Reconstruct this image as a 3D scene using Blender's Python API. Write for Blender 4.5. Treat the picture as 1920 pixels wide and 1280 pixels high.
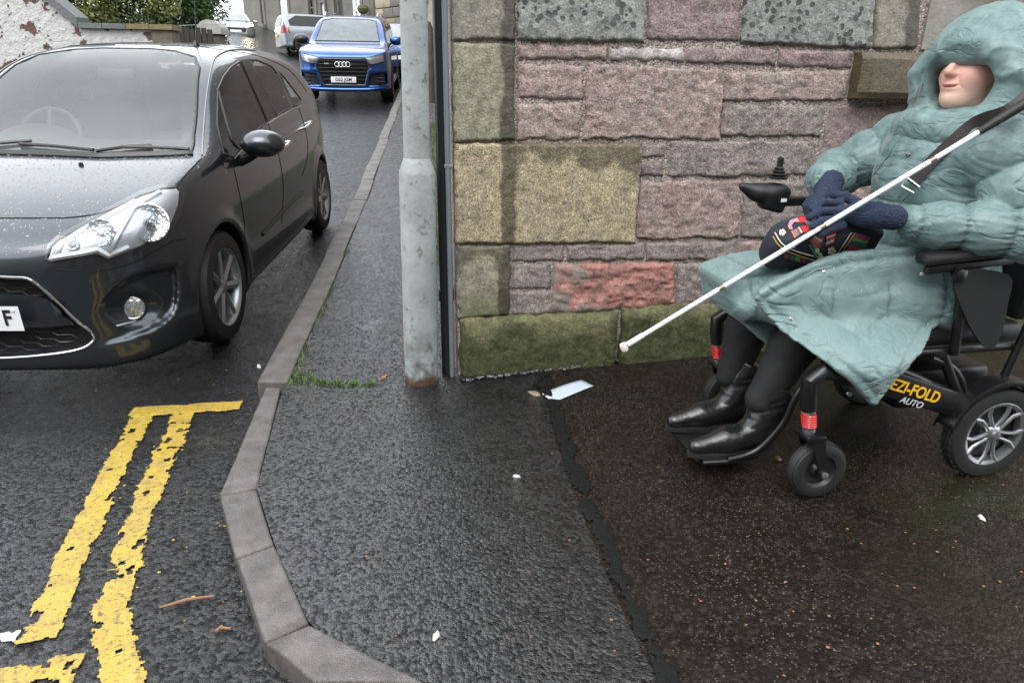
import bpy, bmesh, math, random
import numpy as np
from mathutils import Vector, Matrix
from mathutils.bvhtree import BVHTree
random.seed(7); rng = np.random.default_rng(7)
for o in list(bpy.data.objects): bpy.data.objects.remove(o)
SC = bpy.context.scene; COL = SC.collection
R_ = math.radians

# ------------------------------------------------------------------ camera
PITCH, ROLL, CAM_H, FPX = 20.5, 0.7, 1.24, 1280.0
_p, _r = R_(PITCH), R_(ROLL)
cF = np.array([0, math.cos(_p), -math.sin(_p)])
_R0 = np.array([1.0, 0, 0]); _U0 = np.array([0, math.sin(_p), math.cos(_p)])
cR = math.cos(_r) * _R0 + math.sin(_r) * _U0
cU = -math.sin(_r) * _R0 + math.cos(_r) * _U0
cC = np.array([0, 0, CAM_H])
cd = bpy.data.cameras.new('camera'); cam = bpy.data.objects.new('camera', cd); COL.objects.link(cam)
cd.sensor_width = 36; cd.lens = 36 * FPX / 1920; cd.clip_start = .02; cd.clip_end = 600
M = Matrix(((cR[0], cU[0], -cF[0], 0), (cR[1], cU[1], -cF[1], 0), (cR[2], cU[2], -cF[2], CAM_H), (0, 0, 0, 1)))
cam.matrix_world = M
SC.camera = cam
def ray(x, y): return cF + cR * (x - 960) / FPX - cU * (y - 640) / FPX
def onz(x, y, z=0.0):
    d = ray(x, y); return cC + d * (z - CAM_H) / d[2]
def atdepth(x, y, t): return cC + ray(x, y) * t
def aty(x, y, Y):
    d = ray(x, y); return cC + d * (Y / d[1])

# ------------------------------------------------------------------ sky, sun, exposure
w = bpy.data.worlds.new('World'); SC.world = w; w.use_nodes = True
wn, wl = w.node_tree.nodes, w.node_tree.links
sky = wn.new('ShaderNodeTexSky'); sky.sky_type = 'NISHITA'; sky.sun_disc = False
SUN_EL, SUN_AZ = 55.0, 200.0
sky.sun_elevation = R_(SUN_EL); sky.sun_rotation = R_(SUN_AZ); sky.dust_density = 4; sky.air_density = 1.2
hs = wn.new('ShaderNodeHueSaturation'); hs.inputs['Saturation'].default_value = .12
mx = wn.new('ShaderNodeMix'); mx.data_type = 'RGBA'; mx.inputs[0].default_value = .75
mx.inputs[7].default_value = (10.2, 10.7, 11.2, 1)                   # even cloud cover
bg = wn['Background']; bg.inputs[1].default_value = .12
wl.new(sky.outputs[0], hs.inputs['Color']); wl.new(hs.outputs[0], mx.inputs[6]); wl.new(mx.outputs[2], bg.inputs[0])
sd = bpy.data.lights.new('sun', 'SUN'); sd.energy = .7; sd.angle = R_(40); sd.color = (1, .97, .93)
sun = bpy.data.objects.new('sun', sd); COL.objects.link(sun)
sun.rotation_euler = (R_(90 - SUN_EL), 0, R_(180 - SUN_AZ))
SC.view_settings.view_transform = 'Standard'; SC.view_settings.look = 'None'; SC.view_settings.gamma = 1
SC.view_settings.exposure = 1.38

# ------------------------------------------------------------------ helpers: objects
def mesh(name, verts, faces, smooth=False):
    me = bpy.data.meshes.new(name)
    verts = np.asarray(verts, np.float32).reshape(-1, 3)
    if isinstance(faces, np.ndarray):
        n, k = faces.shape
        me.vertices.add(len(verts)); me.vertices.foreach_set('co', verts.ravel())
        me.loops.add(n * k); me.loops.foreach_set('vertex_index', faces.astype(np.int32).ravel())
        me.polygons.add(n); me.polygons.foreach_set('loop_start', np.arange(0, n * k, k, dtype=np.int32))
        me.update(calc_edges=True); me.validate()
    else:
        me.from_pydata(verts.tolist(), [], faces); me.update()
    if smooth: me.polygons.foreach_set('use_smooth', np.ones(len(me.polygons), bool))
    return me
def obj(name, me, mat=None, parent=None, smooth=None):
    if isinstance(me, MB): me = me.mesh(name)
    o = bpy.data.objects.new(name, me); COL.objects.link(o)
    if mat is not None and not len(me.materials): me.materials.append(mat)
    if parent is not None: o.parent = parent
    if smooth: me.polygons.foreach_set('use_smooth', np.ones(len(me.polygons), bool))
    return o
def tag(o, label=None, cat=None, group=None, kind=None):
    if label: o['label'] = label
    if cat: o['category'] = cat
    if group: o['group'] = group
    if kind: o['kind'] = kind
    return o
def empty(name, loc=(0, 0, 0), rz=0.0, rx=0.0, ry=0.0):
    o = bpy.data.objects.new(name, None); COL.objects.link(o); o.empty_display_size = .1
    o.location = loc; o.rotation_euler = (rx, ry, rz); return o
class MB:
    """collects simple shapes into one mesh"""
    def __init__(s): s.v = []; s.f = []; s.sm = []
    def add(s, vs, fs, smooth=False):
        b = len(s.v); s.v += [tuple(map(float, v)) for v in vs]; s.f += [tuple(b + i for i in f) for f in fs]; s.sm += [smooth] * len(fs); return s
    def box(s, c, d, M=None, bev=0.0):
        x, y, z = d[0] / 2, d[1] / 2, d[2] / 2
        if bev <= 0:
            vs = [(i * x, j * y, k * z) for i in (-1, 1) for j in (-1, 1) for k in (-1, 1)]
            fs = [(0, 1, 3, 2), (4, 6, 7, 5), (0, 4, 5, 1), (2, 3, 7, 6), (0, 2, 6, 4), (1, 5, 7, 3)]
        else:
            b = min(bev, x * .95, y * .95, z * .95); vs = []; fs = []
            bm = bmesh.new(); bmesh.ops.create_cube(bm, size=1)
            for v in bm.verts: v.co = Vector((v.co.x * d[0], v.co.y * d[1], v.co.z * d[2]))
            bmesh.ops.bevel(bm, geom=list(bm.edges), offset=b, segments=2, affect='EDGES', profile=.5)
            bm.verts.index_update(); vs = [v.co[:] for v in bm.verts]; fs = [[v.index for v in f.verts] for f in bm.faces]; bm.free()
        vs = [Vector(v) for v in vs]
        if M is not None: vs = [M @ v for v in vs]
        return s.add([(v[0] + c[0], v[1] + c[1], v[2] + c[2]) for v in vs], fs, bev > 0)
    def tube(s, pts, r, n=10, cap=True, closed=False):
        pts = [Vector(p) for p in pts]; m = len(pts)
        rs = r if hasattr(r, '__len__') else [r] * m
        vs = []; up = None
        for i, p in enumerate(pts):
            a = pts[(i - 1) % m] if (i > 0 or closed) else p; b = pts[(i + 1) % m] if (i < m - 1 or closed) else p
            t = (b - a).normalized()
            if up is None:
                up = Vector((0, 0, 1)) if abs(t.z) < .9 else Vector((1, 0, 0))
            sx = t.cross(up).normalized(); up = sx.cross(t).normalized()
            for k in range(n):
                q = 2 * math.pi * k / n; vs.append(p + (sx * math.cos(q) + up * math.sin(q)) * rs[i])
        fs = []
        for i in range(m if closed else m - 1):
            j = (i + 1) % m
            for k in range(n): fs.append((i * n + k, i * n + (k + 1) % n, j * n + (k + 1) % n, j * n + k))
        if cap and not closed: fs += [tuple(range(n))[::-1], tuple((m - 1) * n + k for k in range(n))]
        return s.add(vs, fs, True)
    def lathe(s, prof, n=32, M=None, cap=True):
        """prof: (radius, height) along local z"""
        vs = []; fs = []
        for r, z in prof:
            for k in range(n):
                q = 2 * math.pi * k / n; vs.append(Vector((r * math.cos(q), r * math.sin(q), z)))
        for i in range(len(prof) - 1):
            for k in range(n): fs.append((i * n + k, i * n + (k + 1) % n, (i + 1) * n + (k + 1) % n, (i + 1) * n + k))
        if cap: fs += [tuple(range(n))[::-1], tuple((len(prof) - 1) * n + k for k in range(n))]
        if M is not None: vs = [M @ v for v in vs]
        return s.add(vs, fs, True)
    def prism(s, poly, h0, h1, M=None, smooth=False):
        n = len(poly); vs = [Vector((p[0], p[1], h0)) for p in poly] + [Vector((p[0], p[1], h1)) for p in poly]
        fs = [tuple(range(n))[::-1], tuple(range(n, 2 * n))] + [(i, (i + 1) % n, n + (i + 1) % n, n + i) for i in range(n)]
        if M is not None: vs = [M @ v for v in vs]
        return s.add(vs, fs, smooth)
    def mesh(s, name):
        me = bpy.data.meshes.new(name); me.from_pydata(s.v, [], s.f); me.update()
        me.polygons.foreach_set('use_smooth', np.array(s.sm, bool))
        bm = bmesh.new(); bm.from_mesh(me); bmesh.ops.recalc_face_normals(bm, faces=bm.faces); bm.to_mesh(me); bm.free()
        if any(s.sm):
            try: me.set_sharp_from_angle(angle=R_(38))
            except Exception: pass
        return me
def rotm(axis, deg): return Matrix.Rotation(R_(deg), 4, axis)
def copy_tree(o, parent=None):
    c = o.copy(); COL.objects.link(c); c.parent = parent
    for ch in [k for k in bpy.data.objects if k.parent == o]: copy_tree(ch, c)
    return c

# ------------------------------------------------------------------ helpers: noise
def _hash(ix, iy, iz, seed):
    h = (ix.astype(np.int64) * 374761393 + iy.astype(np.int64) * 668265263 + iz.astype(np.int64) * 2147483647 + seed * 1274126177) & 0xffffffff
    h = ((h ^ (h >> 13)) * 1274126177) & 0xffffffff
    return ((h ^ (h >> 16)) & 0xffff) / 65535.0
def vnoise(x, y, z=0.0, seed=0):
    x, y, z = np.broadcast_arrays(np.asarray(x, float), np.asarray(y, float), np.asarray(z, float))
    fx, fy, fz = np.floor(x), np.floor(y), np.floor(z)
    tx, ty, tz = x - fx, y - fy, z - fz
    tx, ty, tz = [t * t * (3 - 2 * t) for t in (tx, ty, tz)]
    r = 0
    for i in (0, 1):
        for j in (0, 1):
            for k in (0, 1):
                wgt = (tx if i else 1 - tx) * (ty if j else 1 - ty) * (tz if k else 1 - tz)
                r = r + wgt * _hash(fx + i, fy + j, fz + k, seed)
    return r * 2 - 1
def fbm(x, y, z=0.0, seed=0, oct=4):
    a, r, s = 1.0, 0, 1.0
    for i in range(oct): r = r + a * vnoise(np.asarray(x) * s, np.asarray(y) * s, np.asarray(z) * s, seed + i); a *= .5; s *= 2.03
    return r
def sstep(a, b, x):
    t = np.clip((x - a) / (b - a), 0, 1); return t * t * (3 - 2 * t)

# ------------------------------------------------------------------ helpers: materials
class NT:
    def __init__(s, name):
        s.m = bpy.data.materials.new(name); s.m.use_nodes = True; s.t = s.m.node_tree
        s.b = s.t.nodes['Principled BSDF']; s.co = None
    def n(s, typ, **kw):
        x = s.t.nodes.new(typ)
        for k, v in kw.items():
            if hasattr(x, k): setattr(x, k, v)
            else: x.inputs[k].default_value = v
        return x
    def l(s, a, b): s.t.links.new(a, b)
    def coord(s):
        if s.co is None:
            s.co = s.n('ShaderNodeNewGeometry').outputs['Position']
        return s.co
    def objco(s): return s.n('ShaderNodeTexCoord').outputs['Object']
    def noise(s, scale, detail=4, rough=.55, co=None, dist=0.0):
        x = s.n('ShaderNodeTexNoise'); x.inputs['Scale'].default_value = scale; x.inputs['Detail'].default_value = detail
        x.inputs['Roughness'].default_value = rough; x.inputs['Distortion'].default_value = dist
        s.l(co if co is not None else s.coord(), x.inputs['Vector']); return x.outputs['Fac']
    def voro(s, scale, feature='F1', out='Distance', co=None, rand=1.0):
        x = s.n('ShaderNodeTexVoronoi'); x.feature = feature; x.inputs['Scale'].default_value = scale; x.inputs['Randomness'].default_value = rand
        s.l(co if co is not None else s.coord(), x.inputs['Vector']); return x.outputs[out]
    def ramp(s, fac, stops, interp='LINEAR'):
        x = s.n('ShaderNodeValToRGB'); x.color_ramp.interpolation = interp; e = x.color_ramp.elements
        while len(e) < len(stops): e.new(.5)
        for i, (p, c) in enumerate(stops):
            e[i].position = p; e[i].color = c if hasattr(c, '__len__') and len(c) == 4 else (tuple(c) + (1,) if hasattr(c, '__len__') else (c, c, c, 1))
        s.l(fac, x.inputs[0]); return x.outputs[0]
    def mix(s, fac, a, b, mode='MIX'):
        x = s.n('ShaderNodeMix'); x.data_type = 'RGBA'; x.blend_type = mode; x.clamp_factor = True
        for k, v in ((0, fac), (6, a), (7, b)):
            if hasattr(v, 'is_linked') or hasattr(v, 'links'): s.l(v, x.inputs[k])
            elif k == 0: x.inputs[0].default_value = v
            else: x.inputs[k].default_value = tuple(v) + (1,) if len(v) == 3 else v
        return x.outputs[2]
    def math(s, op, a, b=None, c=None):
        x = s.n('ShaderNodeMath'); x.operation = op
        for i, v in enumerate((a, b, c)):
            if v is None: continue
            if hasattr(v, 'links'): s.l(v, x.inputs[i])
            else: x.inputs[i].default_value = v
        return x.outputs[0]
    def attr(s, name):
        x = s.n('ShaderNodeAttribute'); x.attribute_name = name; return x.outputs['Fac']
    def rnd(s): return s.n('ShaderNodeObjectInfo').outputs['Random']
    def set(s, color=None, rough=None, normal=None, **kw):
        for k, v in (('Base Color', color), ('Roughness', rough), ('Normal', normal)):
            if v is None: continue
            if hasattr(v, 'links'): s.l(v, s.b.inputs[k])
            else: s.b.inputs[k].default_value = tuple(v) + (1,) if (k == 'Base Color' and len(v) == 3) else v
        for k, v in kw.items():
            kk = k.replace('_', ' ')
            if hasattr(v, 'links'): s.l(v, s.b.inputs[kk])
            else: s.b.inputs[kk].default_value = v
        return s.m
    def bump(s, h, dist, strength=1.0, prev=None):
        x = s.n('ShaderNodeBump'); x.inputs['Distance'].default_value = dist; x.inputs['Strength'].default_value = strength
        s.l(h, x.inputs['Height'])
        if prev is not None: s.l(prev, x.inputs['Normal'])
        return x.outputs[0]
def simple(name, col, rough=.5, metal=0.0, bumpamp=0.0, bscale=200, var=0.0, vscale=8, **kw):
    t = NT(name); c = col
    if var: c = t.mix(t.noise(vscale), [x * (1 - var) for x in col], [min(1, x * (1 + var)) for x in col])
    nm = t.bump(t.noise(bscale), bumpamp) if bumpamp else None
    return t.set(c, rough, nm, Metallic=metal, **kw)
def fattr(me, name, vals):
    a = me.attributes.new(name, 'FLOAT', 'POINT'); a.data.foreach_set('value', np.asarray(vals, np.float32).ravel())

# ------------------------------------------------------------------ helpers: smooth solids (signed distance -> quads)
def surface_nets(vol, org, h):
    nx, ny, nz = vol.shape; s = vol < 0
    cnt = np.zeros((nx - 1, ny - 1, nz - 1), np.int8); acc = np.zeros((nx - 1, ny - 1, nz - 1, 3), np.float32); num = np.zeros((nx - 1, ny - 1, nz - 1), np.float32)
    cs = [(i, j, k) for i in (0, 1) for j in (0, 1) for k in (0, 1)]
    sl = lambda a, c: a[c[0]:nx - 1 + c[0], c[1]:ny - 1 + c[1], c[2]:nz - 1 + c[2]]
    for c in cs: cnt += sl(s, c)
    act = (cnt > 0) & (cnt < 8); I = np.argwhere(act)
    corner = {c: vol[I[:, 0] + c[0], I[:, 1] + c[1], I[:, 2] + c[2]] for c in cs}
    P = np.zeros((len(I), 3), np.float32); N = np.zeros(len(I), np.float32)
    for a in cs:
        for ax in range(3):
            if a[ax]: continue
            b = list(a); b[ax] = 1; b = tuple(b)
            va, vb = corner[a], corner[b]; x = (va < 0) != (vb < 0)
            t = np.where(x, va / np.where(x, va - vb, 1), 0)
            q = np.tile(np.array(a, np.float32), (len(I), 1)); q[:, ax] = t
            P[x] += q[x]; N += x
    P = P / N[:, None] + I
    idx = -np.ones(act.shape, np.int64); idx[act] = np.arange(len(I))
    F = []
    for ax in range(3):
        o1, o2 = [(1, 2), (2, 0), (0, 1)][ax]
        a = [slice(1, -1)] * 3; a[ax] = slice(0, -1); b = list(a); b[ax] = slice(1, None)
        sa, sb = s[tuple(a)], s[tuple(b)]; E = np.argwhere(sa != sb)
        if not len(E): continue
        flip = sa[tuple(E.T)]
        base = E.copy(); base[:, o1] += 1; base[:, o2] += 1
        def cell(d1, d2):
            c = base.copy(); c[:, o1] -= d1; c[:, o2] -= d2; return idx[c[:, 0], c[:, 1], c[:, 2]]
        q = np.stack([cell(1, 1), cell(0, 1), cell(0, 0), cell(1, 0)], 1)
        q[~flip] = q[~flip][:, ::-1]; F.append(q)
    F = np.concatenate(F); F = F[(F >= 0).all(1)]
    return P * h + np.asarray(org, np.float32), F
def sdf_grid(lo, hi, h):
    ax = [np.arange(lo[i], hi[i] + h, h, dtype=np.float32) for i in range(3)]
    return np.meshgrid(*ax, indexing='ij', sparse=True)
def sdf_mesh(name, fn, lo, hi, h):
    X, Y, Z = sdf_grid(lo, hi, h); v = fn(X, Y, Z).astype(np.float32)
    v = np.broadcast_to(v, (X.shape[0], Y.shape[1], Z.shape[2]))
    V, F = surface_nets(v, lo, h); return mesh(name, V, F, True)
def smin(a, b, k):
    h = np.clip(.5 + .5 * (b - a) / k, 0, 1); return b * (1 - h) + a * h - k * h * (1 - h)
def smax(a, b, k): return -smin(-a, -b, k)
def cone(X, Y, Z, a, b, ra, rb, sq=None):
    """capsule whose radius runs from ra to rb"""
    a = np.asarray(a, float); b = np.asarray(b, float); d = b - a; L2 = float(d @ d)
    px, py, pz = X - a[0], Y - a[1], Z - a[2]
    t = np.clip((px * d[0] + py * d[1] + pz * d[2]) / L2, 0, 1)
    return np.sqrt((px - t * d[0]) ** 2 + (py - t * d[1]) ** 2 + (pz - t * d[2]) ** 2) - (ra + (rb - ra) * t)
def ell(X, Y, Z, c, r, M=None):
    x, y, z = X - c[0], Y - c[1], Z - c[2]
    if M is not None:
        M = np.asarray(M)[:3, :3].T
        x, y, z = M[0, 0] * x + M[0, 1] * y + M[0, 2] * z, M[1, 0] * x + M[1, 1] * y + M[1, 2] * z, M[2, 0] * x + M[2, 1] * y + M[2, 2] * z
    k0 = np.sqrt((x / r[0]) ** 2 + (y / r[1]) ** 2 + (z / r[2]) ** 2)
    return (k0 - 1) * min(r)* np.clip(k0,.6,1.6)**0
def rbox(X, Y, Z, c, d, r, M=None):
    x, y, z = X - c[0], Y - c[1], Z - c[2]
    if M is not None:
        M = np.asarray(M)[:3, :3].T
        x, y, z = M[0, 0] * x + M[0, 1] * y + M[0, 2] * z, M[1, 0] * x + M[1, 1] * y + M[1, 2] * z, M[2, 0] * x + M[2, 1] * y + M[2, 2] * z
    qx, qy, qz = np.abs(x) - d[0] / 2 + r, np.abs(y) - d[1] / 2 + r, np.abs(z) - d[2] / 2 + r
    return np.sqrt(np.maximum(qx, 0) ** 2 + np.maximum(qy, 0) ** 2 + np.maximum(qz, 0) ** 2) + np.minimum(np.maximum(qx, np.maximum(qy, qz)), 0) - r
# ------------------------------------------------------------------ the lie of the land
def Zs(y):
    """height of the side street's pavement: level by the corner, then uphill"""
    y = np.asarray(y, float); r = 0
    for y0, s in ((2.9, .03), (4.0, .025), (7.0, .033)):
        r = r + s * np.maximum(0, y - y0)
    return r
def bank(x, y): return .2 * np.clip(-np.asarray(x, float) - 9.5, 0, 6) * sstep(18, 28, np.asarray(y, float))   # the far road climbs to the left
def Zr(x): return .014 * np.clip(np.asarray(x, float) + .25, 0, 3.2)       # front pavement rises a little to the right
def Drop(y): return .06 + .065 * sstep(2.0, 3.3, np.asarray(y, float))   # kerb upstand
WA = R_(13.5); CORNER = np.array([-.246, 2.857]); WD = np.array([math.cos(WA), math.sin(WA)]); WN = np.array([math.sin(WA), -math.cos(WA)])
SL = -.112                                                                    # street runs off to the left: dx per dy
def side_x(y): return CORNER[0] + SL * (np.asarray(y) - CORNER[1])
KIN = [onz(*q)[:2] for q in [(800, 1280), (690, 1243), (580, 1170), (515, 1022), (482, 917), (523, 752)]]
KOUT = [onz(*q)[:2] for q in [(590, 1280), (497, 1205), (443, 1047), (412, 928), (470, 775)]]
def kin_x(y):
    ys = [p[1] for p in KIN]; xs = [p[0] for p in KIN]
    y = np.asarray(y, float); return np.where(y > ys[-1], xs[-1] + SL * (y - ys[-1]), np.interp(y, ys, xs))
DIV = [onz(*q)[:2] for q in [(1238, 1290), (1180, 1180), (1128, 1060), (1085, 950), (1052, 860), (1030, 780), (1008, 708), (1004, 690)]]
def div_x(y): return np.interp(y, [p[1] for p in DIV], [p[0] for p in DIV])

# ------------------------------------------------------------------ ground materials
def asphalt(name, c_lo, c_hi, stone_scale, bump_d, r_lo, r_hi, puddle=.5, fleck=None, algae=False, film=.9, cior=1.45):
    t = NT(name)
    big = t.noise(1.1, 3); mid = t.noise(9, 4); fine = t.noise(220, 3)
    cell = t.voro(stone_scale); cell2 = t.voro(stone_scale * 2.3); cc = t.voro(stone_scale, out='Color')
    col = t.mix(t.ramp(mid, [(.3, 0.0), (.7, 1.0)]), c_lo, c_hi)
    g = t.n('ShaderNodeSeparateColor'); t.l(cc, g.inputs[0])
    col = t.mix(t.math('MULTIPLY', t.ramp(g.outputs[0], [(.55, 0.0), (1, 1.0)]), .5), col, [x * 2.4 + .012 for x in c_hi])
    if fleck:
        fl = t.voro(150); fc = t.voro(150, out='Color'); q = t.n('ShaderNodeSeparateColor'); t.l(fc, q.inputs[0])
        msk = t.math('MULTIPLY', t.math('LESS_THAN', fl, .33), t.math('GREATER_THAN', q.outputs[1], .80))
        msk = t.math('MULTIPLY', msk, t.ramp(t.noise(2.2, 3), [(.35, .15), (.62, .9)]))
        col = t.mix(msk, col, fleck)
    if algae:
        sx = t.n('ShaderNodeSeparateXYZ'); t.l(t.coord(), sx.inputs[0])
        a = t.math('MULTIPLY', t.ramp(t.noise(3.0, 4), [(.4, 0.0), (.7, 1.0)]), t.ramp(t.math('SUBTRACT', sx.outputs[0], .55), [(.3, 0.0), (.9, .35)]))
        col = t.mix(a, col, (.018, .026, .004))
    wet = t.ramp(t.math('ADD', t.noise(2.0, 4, .6, dist=.5), 0.0), [(.26, 0.0), (.36, 1.0)])             # 1 = dry-ish film, 0 = standing water
    if puddle <= 0: wet = t.ramp(big, [(0, 1.0), (1, 1.0)])
    else: wet = t.mix(puddle, (1, 1, 1), wet)
    h = t.math('ADD', t.math('MULTIPLY', t.math('SUBTRACT', 1.0, cell), .8), t.math('MULTIPLY', t.math('SUBTRACT', 1.0, cell2), .35))
    h = t.math('ADD', h, t.math('MULTIPLY', mid, 1.3))
    h = t.math('ADD', h, t.math('MULTIPLY', t.noise(70, 4, .7), 1.1))
    h = t.math('ADD', h, t.math('MULTIPLY', fine, .5))
    b = t.n('ShaderNodeBump'); b.inputs['Distance'].default_value = bump_d; t.l(h, b.inputs['Height']); t.l(t.math('MULTIPLY', wet, 1.0), b.inputs['Strength'])
    rr = t.n('ShaderNodeMapRange'); rr.inputs[3].default_value = r_lo; rr.inputs[4].default_value = r_hi; t.l(t.math('MULTIPLY', wet, t.ramp(mid, [(.3, .35), (.7, 1.0)])), rr.inputs[0])
    cb = t.n('ShaderNodeBump'); cb.inputs['Distance'].default_value = bump_d * .5; t.l(h, cb.inputs['Height']); t.l(t.math('MULTIPLY', wet, .8), cb.inputs['Strength'])
    m_ = t.set(col, rr.outputs[0], b.outputs[0], IOR=1.4, Specular_IOR_Level=.12, Coat_Weight=film, Coat_Roughness=.03, Coat_IOR=cior); t.l(cb.outputs[0], t.b.inputs['Coat Normal'])
    gl = t.mix(wet, (1, 1, 1), t.ramp(t.math('ADD', t.math('MULTIPLY', g.outputs[1], .6), t.math('MULTIPLY', t.noise(42, 4, .7), .55)), [(.36, .22), (.70, 1.0)]))
    t.l(t.math('MULTIPLY', gl, film), t.b.inputs['Coat Weight']); return m_
M_PAVE = asphalt('wet_asphalt_worn', (.004, .004, .0042), (.013, .013, .0135), 105, .0050, .10, .34, .8, film=1.0, cior=1.75)
M_PATH = asphalt('wet_asphalt_brown', (.0070, .0048, .0036), (.012, .0085, .0065), 110, .0022, .2, .4, .35, fleck=(.12, .115, .11), algae=True, film=.5)
M_ROAD = asphalt('wet_road', (.0035, .0035, .0038), (.011, .011, .0115), 84, .0072, .08, .34, .85, film=1.0, cior=1.5)
t = NT('kerb_concrete'); n1 = t.noise(14, 5, .6)
c = t.mix(t.ramp(n1, [(.3, 0.0), (.7, 1.0)]), (.055, .050, .047), (.135, .122, .115)); c = t.mix(t.math('MULTIPLY', t.ramp(t.voro(260, out='Distance'), [(.1, 1.0), (.4, 0.0)]), .8), c, (.05, .045, .042))
c = t.mix(t.ramp(t.noise(240, 3, .7), [(.58, 0.0), (.7, .7)]), c, (.26, .24, .225))
c = t.mix(t.ramp(t.noise(3.5, 4), [(.55, 0.0), (.75, .6)]), c, (.05, .052, .03))
M_KERB = t.set(c, t.ramp(t.noise(5, 3), [(.35, .28), (.65, .6)]), t.bump(t.math('ADD', t.noise(300, 3), t.voro(200)), .0016))
t = NT('tar'); M_TAR = t.set((.0025, .0025, .0025), t.ramp(t.noise(40), [(.3, .55), (.7, .8)]), t.bump(t.noise(60, 5), .006), Specular_IOR_Level=.25)

def sheet(name, ys, xl, xr, nx, zf, mat, parent=None):
    """rows of quads between a left and a right edge"""
    V = []; 
    for y in ys:
        a, b = float(xl(y)), float(xr(y)); xs = a + (b - a) * np.linspace(0, 1, nx)
        V.append(np.stack([xs, np.full(nx, y), np.broadcast_to(zf(xs, np.full(nx, y)), nx)], 1))
    V = np.concatenate(V); n = len(ys)
    i, j = np.meshgrid(np.arange(n - 1), np.arange(nx - 1), indexing='ij'); a = (i * nx + j).ravel()
    o = obj(name, mesh(name, V, np.stack([a, a + 1, a + nx + 1, a + nx], 1), True), mat, parent); return o
ys = np.concatenate([np.linspace(-30, 1.5, 20), np.linspace(1.7, 4, 24), np.linspace(4.4, 30, 66), np.linspace(32, 160, 40)])
road = sheet('road', ys, lambda y: -90, lambda y: 90, 121, lambda x, y: Zs(y) - Drop(y) + bank(x, y), M_ROAD); tag(road, kind='structure')
Y0 = KIN[0][1]; YC = 2.95
pav = sheet('pavement', np.concatenate([np.linspace(Y0, YC, 60), np.linspace(YC + .05, 45, 120)]), kin_x,
            lambda y: (div_x(y) if y <= YC else side_x(y) + .12), 24, lambda x, y: Zs(y) + .0 * x + np.where(y < YC, Zr(x), 0), M_PAVE); tag(pav, kind='structure')
path = sheet('footpath', np.linspace(.80, 5.2, 60), lambda y: (div_x(y) if y < YC - .01 else CORNER[0] + .02), lambda y: 9.0, 30, lambda x, y: Zr(x) - .002, M_PATH); tag(path, kind='structure')
low = sheet('footpath_edge', np.linspace(.80, Y0, 6), lambda y: KIN[0][0] + .8 * (Y0 - y), lambda y: float(div_x(y)), 12, lambda x, y: Zr(x) + 0 * x, M_PAVE); tag(low, kind='structure')

# tar along the joint between the two surfacings, jagged
def jag_strip(name, pts, width, seed, mat, zf, parent, cell=.0055, edge=.5, hole=.62, lift=.003, hole_scale=9, thick=True):
    pts = [np.asarray(p, float) for p in pts]; seg = [np.linalg.norm(b - a) for a, b in zip(pts, pts[1:])]; L = sum(seg)
    n = max(2, int(L / cell)); m = int(width * 1.5 / cell) + 2
    cum = np.concatenate([[0], np.cumsum(seg)]); s = np.linspace(0, L, n)
    P = np.stack([np.interp(s, cum, [p[k] for p in pts]) for k in (0, 1)], 1)
    T = np.gradient(P, axis=0); T /= np.linalg.norm(T, axis=1)[:, None]; N = np.stack([-T[:, 1], T[:, 0]], 1)
    v = np.linspace(-.75, .75, m) * width
    S, W = np.meshgrid(s, v, indexing='ij')
    X = P[:, None, 0] + N[:, None, 0] * W; Y = P[:, None, 1] + N[:, None, 1] * W
    X = X + .35 * cell * vnoise(X * 170, Y * 170, 0, seed + 5); Y = Y + .35 * cell * vnoise(X * 170, Y * 170, 3, seed + 6)
    e = width / 2 * (1 - edge * .5 + edge * .6 * (fbm(X * 16, Y * 16, 0, seed, 2) + .5 * fbm(X * 70, Y * 70, 4, seed, 3))) - np.abs(W)
    keep = (e > 0) & (fbm(X * hole_scale * 3, Y * hole_scale * 3, 1, seed + 9, 3) < hole)
    k = keep[:-1, :-1] & keep[1:, :-1] & keep[:-1, 1:] & keep[1:, 1:]
    Z = zf(X, Y) + lift * sstep(0, .012, e) + .0006 * vnoise(X * 60, Y * 60, 0, seed)
    a = np.arange(n * m).reshape(n, m); F = np.stack([a[:-1, :-1][k], a[1:, :-1][k], a[1:, 1:][k], a[:-1, 1:][k]], 1)
    used = np.unique(F); re = -np.ones(n * m, int); re[used] = np.arange(len(used))
    V = np.stack([X.ravel(), Y.ravel(), Z.ravel()], 1)[used]
    o = obj(name, mesh(name, V, re[F], True), mat, parent); return o
zp = lambda X, Y: Zr(X) + np.where(Y > 2.9, 0, 0) + .002
jag_strip('tar_seam', [(p[0] + .030, p[1]) for p in DIV], .075, 3, M_TAR, zp, pav, edge=.75, hole=1.05, lift=.004)
jag_strip('tar_patch', [onz(1010, 716)[:2], onz(1050, 790)[:2]], .10, 8, M_TAR, zp, pav, edge=1.4, hole=.4, lift=.004)
jag_strip('wall_edge_fillet', [onz(862, 712)[:2] , onz(1080, 690)[:2], onz(1330, 662)[:2]], .075, 21, M_PAVE, lambda X, Y: Zr(X) + .003, pav, edge=.5, hole=2, lift=.012)

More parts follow.
